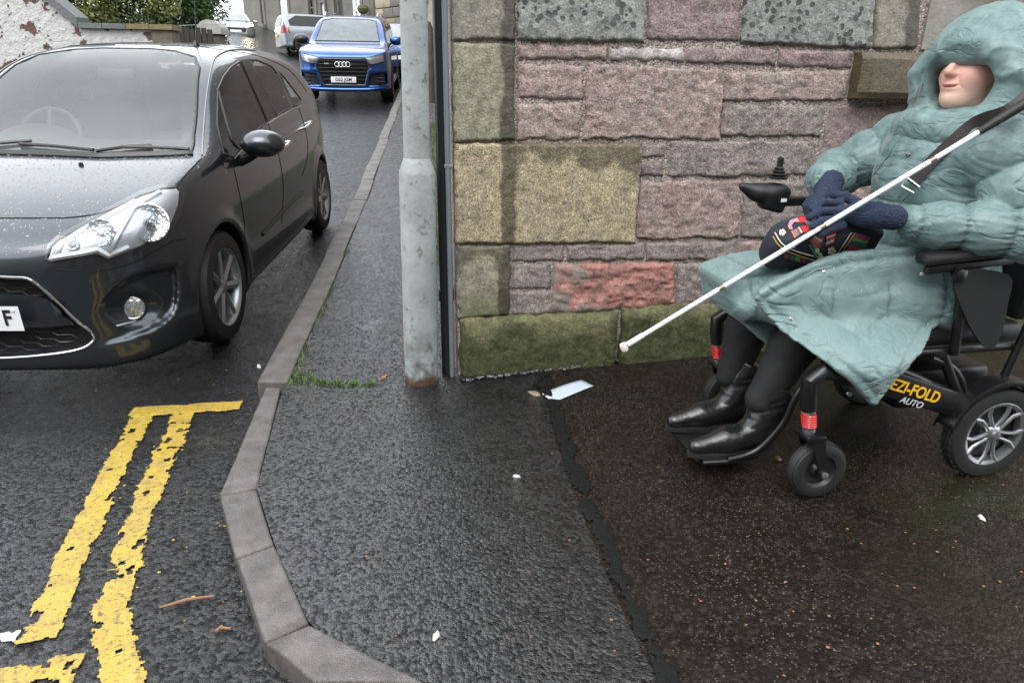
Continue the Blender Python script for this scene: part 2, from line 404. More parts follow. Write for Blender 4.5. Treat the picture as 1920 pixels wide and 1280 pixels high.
# kerb
kerb = empty('kerb'); tag(kerb, kind='structure')
def kerb_stone(quad, zf, up=.0, depth=.3):
    bm = bmesh.new()
    top = [bm.verts.new((q[0], q[1], float(zf(q[0], q[1])) + up)) for q in quad]; bot = [bm.verts.new((q[0], q[1], float(zf(q[0], q[1])) - depth)) for q in quad]
    bm.faces.new(top); bm.faces.new(bot[::-1])
    for i in range(4): bm.faces.new((top[i], bot[i], bot[(i + 1) % 4], top[(i + 1) % 4]))
    bmesh.ops.recalc_face_normals(bm, faces=bm.faces)
    te = [e for e in bm.edges if all(v in top for v in e.verts)]
    bmesh.ops.bevel(bm, geom=te, offset=.011, segments=3, affect='EDGES', profile=.6)
    bmesh.ops.subdivide_edges(bm, edges=[e for e in bm.edges if e.calc_length() > .12], cuts=6, use_grid_fill=True)
    for v in bm.verts:
        k = .0022; c = v.co; v.co += Vector((vnoise(c.x * 14, c.y * 14, c.z * 14, 1), vnoise(c.x * 14, c.y * 14, c.z * 14, 2), .7 * vnoise(c.x * 9, c.y * 9, c.z * 9, 3))) * k
    me = bpy.data.meshes.new('kerb_stone'); bm.to_mesh(me); bm.free()
    return obj('kerb_stone', me, M_KERB, kerb, True)
def shrink(q, s=.003):
    c = sum(np.asarray(p) for p in q) / 4; return [np.asarray(p) + (c - np.asarray(p)) / max(1e-6, np.linalg.norm(c - np.asarray(p))) * s for p in q]
z0 = lambda x, y: Zs(y) + .004
ko = [np.array(p) for p in KOUT]; ki = [np.array(p) for p in KIN]
curved = [(ko[0], ko[1], ki[2], ki[0]), (ko[1], ko[2], ki[3], ki[2]), (ko[2], ko[3], ki[4], ki[3]), (ko[3], np.array(onz(497, 727)[:2]), np.array(onz(527, 727)[:2]), ki[4])]
for a, b, c_, d in curved: kerb_stone(shrink([a, b, c_, d]), z0)
kerb_stone([np.array((.9, .68)), ko[0] + (0.004, -.002), ki[0] + (.004, 0), np.array((.95, .80))], z0)
kerb_stone([np.array((9, .62)), np.array((.905, .68)), np.array((.955, .80)), np.array((9, .80))], z0)
yk = onz(530, 720)[1]
lens = [1.15, .93, .9, .95, .9, .92] + [.92] * 34
for i, Lk in enumerate(lens):
    a, b = yk + .006, yk + Lk; off = .006 * math.sin(i * 2.1)
    f = lambda y: float(kin_x(y)) + off
    kerb_stone([(f(a) - .135, a), (f(b) - .135, b), (f(b), b), (f(a), a)], z0, up=.006 + .004 * math.sin(i * 1.7)); yk += Lk

# yellow lines, flaking
t = NT('yellow_road_paint'); cr = t.voro(22, 'DISTANCE_TO_EDGE'); crm = t.ramp(t.math('ADD', cr, t.math('MULTIPLY', t.noise(60, 4), .06)), [(.028, 1.0), (.045, 0.0)])
c = t.mix(t.noise(12, 4), (.36, .245, .022), (.45, .315, .048)); c = t.mix(t.ramp(t.noise(26, 5, .7), [(.58, 0.0), (.72, .55)]), c, (.42, .30, .16)); c = t.mix(t.math('MULTIPLY', crm, t.ramp(t.noise(6, 4), [(.58, 0.0), (.72, .6)])), c, (.20, .13, .03))
c = t.mix(t.ramp(t.noise(14, 6, .7), [(.45, 0.0), (.70, .65)]), c, (.22, .15, .05))
c = t.mix(t.ramp(t.noise(80, 6, .78), [(.54, 0.0), (.62, .9)]), c, (.045, .038, .025))
M_YEL = t.set(c, t.ramp(t.noise(9), [(.3, .3), (.7, .6)]), t.bump(t.math('SUBTRACT', t.noise(70, 5), t.math('MULTIPLY', crm, .1)), .004))
zr = lambda X, Y: Zs(Y) - Drop(Y) + .004
def G(x, y):
    z = -.07
    for _ in range(5): p = onz(x, y, z); z = float(Zs(p[1]) - Drop(p[1]))
    return p[:2]
jag_strip('yellow_line', [G(274, 772), G(190, 930), G(130, 1060), G(66, 1204)], .104, 31, M_YEL, zr, road, edge=.26, hole=1.0, lift=.0015)
jag_strip('yellow_line', [G(350, 770), G(290, 900), G(262, 975), G(232, 1060), G(205, 1150), G(238, 1300)], .108, 37, M_YEL, zr, road, edge=.34, hole=.85, lift=.0015)
jag_strip('yellow_line', [G(246, 774), G(340, 768), G(452, 761)], .125, 41, M_YEL, zr, road, edge=.2, hole=1.5)
jag_strip('yellow_line', [G(-60, 1290), G(40, 1268), G(150, 1252)], .13, 43, M_YEL, zr, road, edge=.5, hole=.7)
M_WHT = simple('white_road_paint', (.62, .62, .60), .5, var=.3, vscale=40)
jag_strip('white_line', [G(-60, 1205), G(36, 1192)], .05, 47, M_WHT, zr, road, edge=.8, hole=.7)
# ------------------------------------------------------------------ stone building on the corner
def on_wall(x, y):
    """pixel -> (distance along the wall from the corner, height)"""
    d = ray(x, y); n2 = np.array([-math.sin(WA), math.cos(WA)]); tt = (CORNER @ n2) / (d[:2] @ n2); P = cC + d * tt
    return np.array([(P[:2] - CORNER) @ WD, P[2]])
def W3(u, h, o=0.0): return np.stack([CORNER[0] + WD[0] * u + WN[0] * o, CORNER[1] + WD[1] * u + WN[1] * o, h + 0 * u], -1)
def stone_mat(name, cols, grain=.25, rough=.72, bump=.006, bscale=38, lichen=None, pits=None, streak=None, rand=.35, moss=None):
    cols = [tuple(min(.7, k * 1.12) for k in c_) for c_ in cols]
    t = NT(name); rn = t.rnd(); of = t.n('ShaderNodeVectorMath'); of.operation = 'ADD'; t.l(t.coord(), of.inputs[0])
    cb = t.n('ShaderNodeCombineXYZ'); t.l(t.math('MULTIPLY', rn, 37.0), cb.inputs[0]); t.l(t.math('MULTIPLY', rn, 11.0), cb.inputs[2]); t.l(cb.outputs[0], of.inputs[1]); co = of.outputs[0]
    n1 = t.noise(7, 5, .62, co); n2 = t.noise(24, 5, .65, co); n3 = t.noise(170, 3, .6, co)
    c = t.ramp(n1, [(.28 + .44 * i / (len(cols) - 1), k) for i, k in enumerate(cols)])
    c = t.mix(rand, c, t.ramp(rn, [(i / (len(cols) - 1), k) for i, k in enumerate(cols)]))
    c = t.mix(1.0, c, t.ramp(n3, [(.30, 1 - grain * 1.7), (.70, 1 + grain * 1.5)]), 'MULTIPLY')
    c = t.mix(1.0, c, t.ramp(t.noise(75, 6, .8, co), [(.32, .74), (.5, 1.0), (.68, 1.3)]), 'MULTIPLY')
    c = t.mix(1.0, c, t.ramp(n2, [(.3, .62), (.5, 1.05), (.7, 1.4)]), 'MULTIPLY')
    c = t.mix(t.ramp(t.noise(55, 5, .75, co), [(.60, 0.0), (.70, .7)]), c, [k * .4 for k in cols[0]])
    if streak is not None:
        mp = t.n('ShaderNodeMapping'); mp.inputs['Rotation'].default_value = (0, R_(24), 0); mp.inputs['Scale'].default_value = (6, 6, 85); t.l(co, mp.inputs[0])
        c = t.mix(t.ramp(t.noise(1, 4, .6, mp.outputs[0]), [(.45, 0.0), (.65, .6)]), c, streak)
    if pits is not None:
        pv = t.voro(30, co=co, rand=1.0); pm = t.ramp(t.math('ADD', pv, t.math('MULTIPLY', t.math('SUBTRACT', n2, .5), .9)), [(.30, 1.0), (.40, 0.0)])
        pm = t.math('MULTIPLY', pm, t.ramp(t.noise(8, 2, .5, co), [(.35, .2), (.55, 1.0)])); c = t.mix(pm, c, pits)
    if lichen is not None:
        c = t.mix(t.ramp(t.noise(13, 6, .7, co), [(.60, 0.0), (.68, .8)]), c, lichen)
    if moss is not None:
        c = t.mix(t.math('MULTIPLY', t.attr('moss'), t.ramp(t.noise(30, 5, .7, co), [(.3, .35), (.6, 1.0)])), c, moss)
    st = t.attr('stain'); c = t.mix(st, c, t.mix(1.0, c, (.27, .25, .22), 'MULTIPLY'))
    r = t.n('ShaderNodeMapRange'); r.inputs[3].default_value = rough; r.inputs[4].default_value = .42; t.l(st, r.inputs[0])
    rg = t.math('ABSOLUTE', t.math('SUBTRACT', t.noise(bscale * .55, 8, .72, co, .6), .5))
    hgt = t.math('ADD', t.math('SUBTRACT', t.noise(bscale, 9, .74, co), t.math('MULTIPLY', rg, 1.6)), t.math('MULTIPLY', n3, .3))
    if pits is not None: hgt = t.math('SUBTRACT', hgt, t.math('MULTIPLY', pm, .5))
    return t.set(c, r.outputs[0], t.bump(hgt, bump))
S_PINK = stone_mat('pink_sandstone', [(.22, .165, .150), (.35, .245, .222), (.29, .23, .208), (.38, .29, .262)], lichen=(.36, .33, .30), bump=.013, rand=.45, grain=.35)
S_ROSE = stone_mat('rose_sandstone', [(.18, .142, .138), (.265, .195, .185), (.225, .18, .172)], bump=.012, lichen=(.33, .30, .27), grain=.35)
S_GREY = stone_mat('weathered_grey_pink', [(.15, .128, .112), (.27, .225, .205), (.21, .17, .152)], lichen=(.35, .33, .30), bump=.014, grain=.4)
S_PIT = stone_mat('tooled_grey_stone', [(.17, .175, .16), (.25, .255, .235), (.22, .215, .19)], pits=(.075, .075, .07), bump=.010)
S_MARG = stone_mat('tooled_margin_stone', [(.155, .145, .115), (.215, .205, .17), (.18, .175, .145)], bump=.004, bscale=60)
S_TAN = stone_mat('tan_quoin_stone', [(.20, .165, .10), (.33, .27, .17), (.27, .23, .155), (.40, .33, .22)], lichen=(.46, .38, .26), bump=.007, grain=.45)
S_OLV = stone_mat('olive_quoin_stone', [(.15, .14, .10), (.225, .21, .155), (.19, .175, .12)], bump=.005, moss=(.10, .11, .045))
S_RED = stone_mat('flaked_red_sandstone', [(.27, .14, .12), (.36, .175, .145), (.26, .15, .13)], streak=(.22, .085, .07), bump=.008, moss=(.22, .205, .18), rand=.1)
S_WHT = stone_mat('pale_limed_stone', [(.33, .29, .28), (.42, .38, .37), (.28, .23, .22)], bump=.008)
S_BRN = stone_mat('wet_brown_stone', [(.055, .042, .022), (.085, .066, .036), (.04, .034, .024)], rough=.4, bump=.004, lichen=(.13, .12, .10))
S_PLI = stone_mat('mossy_plinth_stone', [(.09, .09, .042), (.15, .15, .07), (.075, .065, .032)], rough=.75, bump=.018, moss=(.034, .046, .006), lichen=(.24, .25, .11), rand=.1)
t = NT('lime_mortar'); pb = t.voro(150, out='Color'); g = t.n('ShaderNodeSeparateColor'); t.l(pb, g.inputs[0])
c = t.mix(t.noise(6, 4), (.22, .18, .16), (.38, .32, .28)); c = t.mix(t.ramp(g.outputs[0], [(.55, 0.0), (.9, .9)]), c, (.58, .50, .45)); c = t.mix(t.ramp(g.outputs[1], [(.7, 0.0), (.95, .8)]), c, (.07, .055, .05))
M_MORT = t.set(c, .85, t.bump(t.math('SUBTRACT', t.noise(60, 5, .7), t.voro(150)), .006))
bld = empty('stone_building', (CORNER[0], CORNER[1], 0)); BO = np.array([CORNER[0], CORNER[1], 0])
tag(bld, 'pink and grey rubble stone building with tan quoins on the street corner', 'building')
def stone(px, mat, proud=.016, amp=.008, name='stone', seed=None, edge=.011, wob=.005, stain=None, moss=None, res=.008, freq=11.0, jag=0.0, uv=None, tilt=0.0):
    """px: tl, tr, br, bl pixels of the visible face"""
    seed = seed if seed is not None else random.randrange(9999)
    q = np.array(uv if uv is not None else [on_wall(*p) for p in px]); cq = q.mean(0); q = q - np.sign(q - cq) * (.0015 if proud < .03 else .0005)
    lu = max(np.linalg.norm(q[1] - q[0]), .05); lv = max(np.linalg.norm(q[3] - q[0]), .04)
    n, m = max(6, int(lu / res)), max(5, int(lv / res))
    a = np.linspace(0, 1, n)[:, None]; b = np.linspace(0, 1, m)[None, :]
    U, H = [q[0][k] * (1 - a) * (1 - b) + q[1][k] * a * (1 - b) + q[2][k] * a * b + q[3][k] * (1 - a) * b for k in (0, 1)]
    du = wob * fbm(U * 22, H * 22, 0, seed, 3); dv = wob * fbm(U * 22, H * 22, 5, seed + 1, 3) + jag * fbm(U * 9, H * 3, 2, seed + 2, 3) * (b > .5)
    U2, H2 = U + du, H + dv
    ed = np.minimum(np.minimum(a * lu, (1 - a) * lu), np.minimum(b * lv, (1 - b) * lv)) + .004 * fbm(U * 40, H * 40, 1, seed)
    fall = np.sqrt(np.clip(ed / edge, 0, 1) * (2 - np.clip(ed / edge, 0, 1)))
    rel = amp * .65 * (.6 * fbm(U * freq, H * freq * 1.3, 3, seed + 3, 5) + .5 * (1 - 2 * np.abs(fbm(U * freq * 1.5, H * freq * 2.6, 8, seed + 4, 4))) + .35 * (1 - 2 * np.abs(fbm(U * freq * 3.2, H * freq * 4.2, 4, seed + 7, 3))))
    O = -.004 + (proud * .75 + rel + tilt * (b - .5)) * fall
    V = W3(U2, H2, O)
    ring = np.concatenate([np.stack([np.arange(n), np.zeros(n, int)], 1), np.stack([np.full(m - 1, n - 1), np.arange(1, m)], 1), np.stack([np.arange(n - 2, -1, -1), np.full(n - 1, m - 1)], 1), np.stack([np.zeros(m - 2, int), np.arange(m - 2, 0, -1)], 1)])
    idx = np.arange(n * m).reshape(n, m); rid = idx[ring[:, 0], ring[:, 1]]
    B = W3(U2[ring[:, 0], ring[:, 1]], H2[ring[:, 0], ring[:, 1]], np.full(len(ring), -.05))
    F = np.stack([idx[:-1, :-1], idx[:-1, 1:], idx[1:, 1:], idx[1:, :-1]], -1).reshape(-1, 4)
    k = n * m + np.arange(len(ring)); F2 = np.stack([rid, np.roll(rid, -1), np.roll(k, -1), k], 1)
    me = mesh(name, np.concatenate([V.reshape(-1, 3), B]) - BO, np.concatenate([F, F2]), True)
    for nm, fn in (('stain', stain), ('moss', moss)):
        if fn is not None:
            vals = np.clip(fn(U, H, a + 0 * b, b + 0 * a), 0, 1); fattr(me, nm, np.concatenate([vals.ravel(), vals[ring[:, 0], ring[:, 1]]]))
    return obj(name, me, mat, bld)
def rect(x0, y0, x1, y1): return [(x0, y0), (x1, y0), (x1, y1), (x0, y1)]
uS = [on_wall(938, 200)[0], on_wall(968, 200)[0]]
def damp(U, H, a, b):
    e = .012 * fbm(U * 14, H * 14, 0, 77, 3); return sstep(uS[0] - .008, uS[0] + .004, U + e) * (1 - sstep(uS[1] - .006, uS[1] + .008, U + e * .8)) * .95
def damp_top(U, H, a, b): return np.maximum(damp(U, H, a, b), (1 - sstep(.12, .22, b + .14 * fbm(U * 12, H * 3, 0, 5, 3))) * (a > .3) * .8)
def dampL(U, H, a, b): return np.maximum(damp(U, H, a, b), .75 * (1 - sstep(.1, .35, b + .2 * fbm(U * 15, H * 9, 0, 6, 3))))
# quoins
stone([(849, -60), (966, -60), (966, 77), (849, 77)], S_MARG, .030, .0015, stain=damp, edge=.008, wob=.002)
stone([(972, -60), (1211, -60), (1207, 80), (968, 78)], S_PIT, .034, .004, edge=.012, wob=.003, freq=18)
stone([(850, 80), (966, 80), (964, 265), (851, 266)], S_OLV, .030, .002, stain=damp, edge=.010, wob=.003)
stone([(851, 268), (1202, 268), (1190, 455), (855, 457)], S_TAN, .032, .002, stain=damp_top, edge=.010, wob=.003)
stone([(855, 459), (958, 457), (955, 592), (859, 596)], S_OLV, .030, .003, stain=dampL, edge=.012, moss=lambda U, H, a, b: sstep(.45, 1, b), jag=.006)
# top course
stone([(1215, -60), (1392, -60), (1385, 78), (1210, 77)], S_ROSE, .020, .006, edge=.015)
stone([(1396, -60), (1640, -60), (1632, 92), (1386, 83)], S_PIT, .034, .004, edge=.012, wob=.003, freq=18)
stone([(1642, -60), (1728, -60), (1716, 93), (1634, 92)], S_MARG, .032, .0015, edge=.008, wob=.002, stain=lambda U, H, a, b: sstep(.62, .72, a + .06 * fbm(U * 12, H * 12, 0, 3)))
# thin course
for px, mt in (([(971, 83), (1138, 86), (1139, 115), (971, 113)], S_PINK), ([(1143, 89), (1282, 90), (1282, 115), (1143, 114)], S_WHT), ([(1286, 87), (1455, 91), (1452, 125), (1284, 119)], S_ROSE), ([(1459, 92), (1599, 93), (1594, 130), (1456, 127)], S_ROSE)):
    stone(px, mt, .020, .008)
# field stones
for px, mt, pr in (
    ([(971, 119), (1097, 122), (1094, 188), (969, 186)], S_PINK, .020), ([(968, 194), (1092, 192), (1087, 262), (968, 263)], S_PINK, .020),
    ([(1101, 120), (1357, 130), (1350, 262), (1090, 262)], S_PINK, .024), ([(1361, 134), (1594, 132), (1582, 190), (1355, 190)], S_PINK, .022),
    ([(1352, 195), (1550, 199), (1536, 256), (1346, 258)], S_GREY, .022), ([(1554, 200), (1720, 190), (1700, 345), (1530, 322)], S_ROSE, .014),
    ([(1204, 270), (1250, 268), (1248, 298), (1202, 297)], S_GREY, .016), ([(1203, 304), (1246, 302), (1243, 333), (1200, 332)], S_ROSE, .016),
    ([(1255, 264), (1534, 262), (1523, 330), (1249, 334)], S_GREY, .024), ([(1199, 340), (1389, 335), (1382, 446), (1191, 450)], S_PINK, .022),
    ([(1393, 338), (1528, 338), (1510, 446), (1386, 446)], S_GREY, .022), ([(1532, 338), (1720, 350), (1700, 450), (1514, 446)], S_PINK, .02),
    ([(960, 459), (1058, 457), (1058, 490), (960, 491)], S_GREY, .018), ([(1061, 456), (1208, 454), (1208, 486), (1060, 490)], S_GREY, .022),
    ([(1211, 453), (1381, 449), (1374, 488), (1211, 490)], S_GREY, .022), ([(1386, 450), (1560, 450), (1550, 490), (1380, 490)], S_PINK, .02), ([(1565, 452), (1760, 455), (1750, 492), (1556, 490)], S_GREY, .02),
    ([(958, 495), (1034, 493), (1033, 541), (957, 542)], S_GREY, .018), ([(957, 545), (1034, 544), (1052, 588), (957, 590)], S_GREY, .022),
    ([(1269, 494), (1390, 492), (1380, 582), (1265, 584)], S_GREY, .026), ([(1394, 494), (1600, 494), (1590, 580), (1386, 582)], S_PINK, .02), ([(1606, 494), (1800, 496), (1800, 578), (1596, 580)], S_GREY, .02)):
    stone(px, mt, pr, .0085 if pr > .015 else .005, jag=.004)
stone([(1037, 493), (1266, 490), (1264, 574), (1034, 586)], S_RED, .030, .013, edge=.03, jag=.012, moss=lambda U, H, a, b: np.clip(1.2 * (1 - sstep(.12, .42, a + .25 * (.6 - b) + .3 * fbm(U * 11, H * 11, 0, 9, 3))), 0, 1))
# stones behind the chair and beyond, only glimpsed
uu = on_wall(1800, 500)[0]
for r_, (h0, h1) in enumerate(((.285, .46), (.47, .61), (.62, .86), (.87, 1.03), (1.04, 1.2))):
    u = uu + .05 * r_
    while u < 6.2:
        L = random.uniform(.3, .6); stone(None, random.choice([S_PINK, S_GREY, S_ROSE]), .02, .008, uv=[(u, h1), (u + L - .012, h1), (u + L - .012, h0), (u, h0)], res=.025); u += L
# plinth
mossf = lambda U, H, a, b: sstep(.12, .34, b + .16 * fbm(U * 9, H * 9, 0, 4, 4))
def plinth(u0, u1, h1, seed, jag=.0):
    stone(None, S_PLI, .062, .007, uv=[(u0, h1), (u1, h1 - .004), (u1, -.06), (u0, -.06)], edge=.045, moss=mossf, seed=seed, wob=.006, freq=6)
up = [on_wall(859, 598)[0], on_wall(1160, 600)[0], on_wall(1372, 600)[0]]
plinth(up[0] + .003, up[1] - .004, .283, 11); plinth(up[1] + .006, up[2] + .25, .285, 12)
u = up[2] + .26
while u < 6.2: plinth(u, u + .8, .283, int(u * 100)); u += .81
# blocked opening and its sill
t = NT('old_render'); c = t.mix(t.ramp(t.noise(4, 5, .6), [(.35, 0.0), (.65, 1.0)]), (.14, .125, .10), (.29, .275, .25)); M_RENDER = t.set(c, .8, t.bump(t.noise(60, 5), .003))
q = [on_wall(*p) for p in ((1722, 95), (2300, 95))]
mb = MB()
for u0, u1, h0, h1, o0, o1, nm, mt in ((q[0][0] + .004, q[0][0] + 1.1, on_wall(1722, 93)[1], 2.6, -.05, .012, 'blocked_window', M_RENDER),):
    P = [W3(u0, h0, o0), W3(u1, h0, o0), W3(u1, h1, o0), W3(u0, h1, o0), W3(u0, h0, o1), W3(u1, h0, o1), W3(u1, h1, o1), W3(u0, h1, o1)]
    mb.add([p - BO for p in P], [(0, 1, 2, 3), (7, 6, 5, 4), (0, 4, 5, 1), (1, 5, 6, 2), (2, 6, 7, 3), (3, 7, 4, 0)]); obj(nm, mb, mt, bld)
sl = [on_wall(*p) for p in ((1603, 96), (1596, 186))]
u0, h1, h0 = sl[0][0] + .0, sl[0][1] - .004, sl[1][1]
prof = [(-.05, h1), (.075, h1 - .004), (.098, h1 - .03), (.100, h0 + .03), (.085, h0 + .004), (-.05, h0)]
bm = bmesh.new(); rows = []
for u, k in ((u0, .6), (u0 + .035, 1.0), (u0 + .6, 1), (u0 + 1.5, 1)):
    rows.append([bm.verts.new(W3(u, h, o if o < 0 else o * k) - BO) for o, h in prof])
for A, B in zip(rows, rows[1:]):
    for i in range(len(prof) - 1): bm.faces.new((A[i], A[i + 1], B[i + 1], B[i]))
bm.faces.new(rows[0][::-1]); bm.faces.new(rows[-1]); bmesh.ops.recalc_face_normals(bm, faces=bm.faces)
me = bpy.data.meshes.new('window_sill'); bm.to_mesh(me); bm.free(); obj('window_sill', me, S_BRN, bld)
# body of the building: mortar face, plain upper storeys, side wall, roof
def slab(name, u0, u1, h0, h1, o0, o1, mt):
    P = [W3(u, h, o) - BO for o in (o0, o1) for h in (h0, h1) for u in (u0, u1)]
    m = MB(); m.add(P, [(0, 1, 3, 2), (4, 6, 7, 5), (0, 4, 5, 1), (2, 3, 7, 6), (0, 2, 6, 4), (1, 5, 7, 3)]); return obj(name, m, mt, bld)
slab('mortar_face', .006, 6.5, -.1, 1.75, -.12, .0, M_MORT)
t = NT('upper_stone'); br = t.n('ShaderNodeTexBrick'); br.inputs['Scale'].default_value = 1.6; mp = t.n('ShaderNodeMapping'); mp.inputs['Rotation'].default_value = (R_(90), 0, 0); t.l(t.objco(), mp.inputs[0]); t.l(mp.outputs[0], br.inputs[0])
br.inputs['Color1'].default_value = (.22, .18, .165, 1); br.inputs['Color2'].default_value = (.27, .22, .2, 1); br.inputs['Mortar'].default_value = (.2, .17, .15, 1); br.inputs['Mortar Size'].default_value = .02
M_UP = t.set(t.mix(.6, br.outputs[0], t.ramp(t.noise(6, 5), [(.3, (.15, .13, .12)), (.7, (.30, .25, .23))])), .8, t.bump(t.noise(30, 5), .01))
slab('upper_wall', .004, 6.5, 1.75, 5.6, -.14, .004, M_UP)
# side wall along the lane (its own angle)
sx = np.array([SL, 1.0]); sx /= np.linalg.norm(sx); sn = np.array([-sx[1], sx[0]])
m = MB(); a0 = CORNER + sn * -.0; L = 9.0
P = [(*(CORNER + sx * s - sn * o), h) for o in (.0, .3) for h in (-.1, 5.6) for s in (.02 + o * .5, L)]
P = [np.array(p) - BO for p in P]
m.add(P, [(0, 1, 3, 2), (4, 6, 7, 5), (0, 4, 5, 1), (2, 3, 7, 6), (0, 2, 6, 4), (1, 5, 7, 3)]); obj('side_wall', m, M_UP, bld)
m = MB(); P = [(*(CORNER + sx * s + WD * u), h) for h in (5.6, 7.6) for s, u in ((0, -.1), (0, 6.6), (L, 6.6), (L, -.1))]
P = [np.array(p) - BO for p in P]
for i in (4, 5): P[i] = P[i] + np.array([*(sx * 2.5), 0])
for i in (6, 7): P[i] = P[i] - np.array([*(sx * 2.5), 0])
m.add(P, [(0, 1, 2, 3), (4, 7, 6, 5), (0, 4, 5, 1), (1, 5, 6, 2), (2, 6, 7, 3), (3, 7, 4, 0)]); obj('roof', m, simple('slate', (.05, .055, .06), .5, var=.3), bld)
# pipes on the corner
M_BLKPIPE = simple('black_pipe_paint', (.012, .013, .016), .35); M_GREYPIPE = simple('grey_conduit', (.20, .22, .24), .4, .3, var=.2)
pp = onz(839, 704); pc = onz(853, 704)
m = MB(); m.tube([(pp[0] - BO[0], pp[1] - BO[1] + .03, -.02), (pp[0] - BO[0], pp[1] - BO[1] + .03, 5.5)], .028, 20)
for h in (.35, 1.9): m.tube([(pp[0] - BO[0], pp[1] - BO[1] + .03, h), (pp[0] - BO[0], pp[1] - BO[1] + .03, h + .05)], .034, 20)
obj('downpipe', m, M_BLKPIPE, bld)
m = MB(); m.tube([(pc[0] - BO[0] - .012, pc[1] - BO[1] - .004, -.02), (pc[0] - BO[0] - .012, pc[1] - BO[1] - .004, 5.5)], .0115, 14)
for h in (.93, 2.2): m.box((pc[0] - BO[0] - .008, pc[1] - BO[1], h), (.036, .03, .018), bev=.004)
obj('conduit', m, M_GREYPIPE, bld)

# ------------------------------------------------------------------ lamp post
t = NT('grey_post_paint'); sx_ = t.n('ShaderNodeSeparateXYZ'); t.l(t.objco(), sx_.inputs[0]); hz = sx_.outputs[2]
c = t.mix(t.ramp(t.noise(5, 6, .65), [(.35, 0.0), (.65, 1.0)]), (.23, .25, .245), (.34, .365, .355))
c = t.mix(t.ramp(t.noise(22, 6, .7), [(.57, 0.0), (.66, .85)]), c, (.10, .105, .10))
c = t.mix(t.math('MULTIPLY', t.ramp(t.noise(11, 5, .7), [(.42, 0.0), (.58, 1.0)]), t.ramp(hz, [(.08, 1.0), (.30, 0.0)])), c, (.085, .085, .085))
c = t.mix(t.ramp(t.math('ADD', hz, t.math('MULTIPLY', t.math('SUBTRACT', t.noise(14, 5), .5), .14)), [(.012, 1.0), (.05, 0.0)]), c, (.07, .036, .022))
c = t.mix(t.ramp(t.noise(30, 5, .7), [(.66, 0.0), (.72, .8)]), c, (.36, .36, .33))
M_POST = t.set(c, t.ramp(t.noise(8), [(.3, .45), (.7, .7)]), t.bump(t.noise(50, 5, .65), .003))
pb_ = onz(787, 722); post = empty('lamp_post', (pb_[0], pb_[1] + .06, 0)); post.rotation_euler = (0, R_(.9), 0)
tag(post, 'grey weathered steel lamp post with a thicker lower section on the pavement', 'lamp post')
obj('base', MB().lathe([(.076, -.05), (.0745, .0), (.0735, .03), (.0735, .90), (.072, .915), (.052, .968), (.050, .972)], 40), M_POST, post)
obj('shaft', MB().lathe([(.0525, .965), (.0515, 1.4), (.049, 3.0), (.044, 5.5)], 40), M_POST, post)
m = MB().box((.4, 0, 5.52), (.9, .12, .08), bev=.02); obj('lamp_head', m, M_POST, post)
# ------------------------------------------------------------------ cars
from mathutils.geometry import delaunay_2d_cdt
def crom(P, closed=True, n=6):
    P = np.asarray(P, float); m = len(P); out = []
    for i in range(m if closed else m - 1):
        p0, p1, p2, p3 = [P[(i + k) % m] if closed else P[min(max(i + k, 0), m - 1)] for k in (-1, 0, 1, 2)]
        for t in np.arange(n) / n:
            out.append(.5 * ((2 * p1) + (-p0 + p2) * t + (2 * p0 - 5 * p1 + 4 * p2 - p3) * t * t + (-p0 + 3 * p1 - 3 * p2 + p3) * t ** 3))
    if not closed: out.append(P[-1])
    return np.array(out)
def poly_sdf(A, B, poly):
    """signed distance of points (A, B) to a closed polygon"""
    d = np.full(np.broadcast(A, B).shape, 1e9); ins = np.zeros(d.shape, bool); n = len(poly)
    for i in range(n):
        a, b = poly[i], poly[(i + 1) % n]; e = b - a; px, py = A - a[0], B - a[1]
        t = np.clip((px * e[0] + py * e[1]) / max(1e-12, e @ e), 0, 1); d = np.minimum(d, (px - t * e[0]) ** 2 + (py - t * e[1]) ** 2)
        c = ((a[1] > B) != (b[1] > B)); xx = a[0] + (B - a[1]) / (b[1] - a[1] if b[1] != a[1] else 1e-9) * e[0]; ins ^= c & (A < xx)
    d = np.sqrt(d); return np.where(ins, -d, d)
def inpoly(A, B, poly): return poly_sdf(np.asarray(A, float), np.asarray(B, float), np.asarray(poly, float)) < 0
def cut_faces(V, F, dele):
    F = F[~dele]; used = np.unique(F); re = -np.ones(len(V), int); re[used] = np.arange(len(used)); return V[used], re[F]
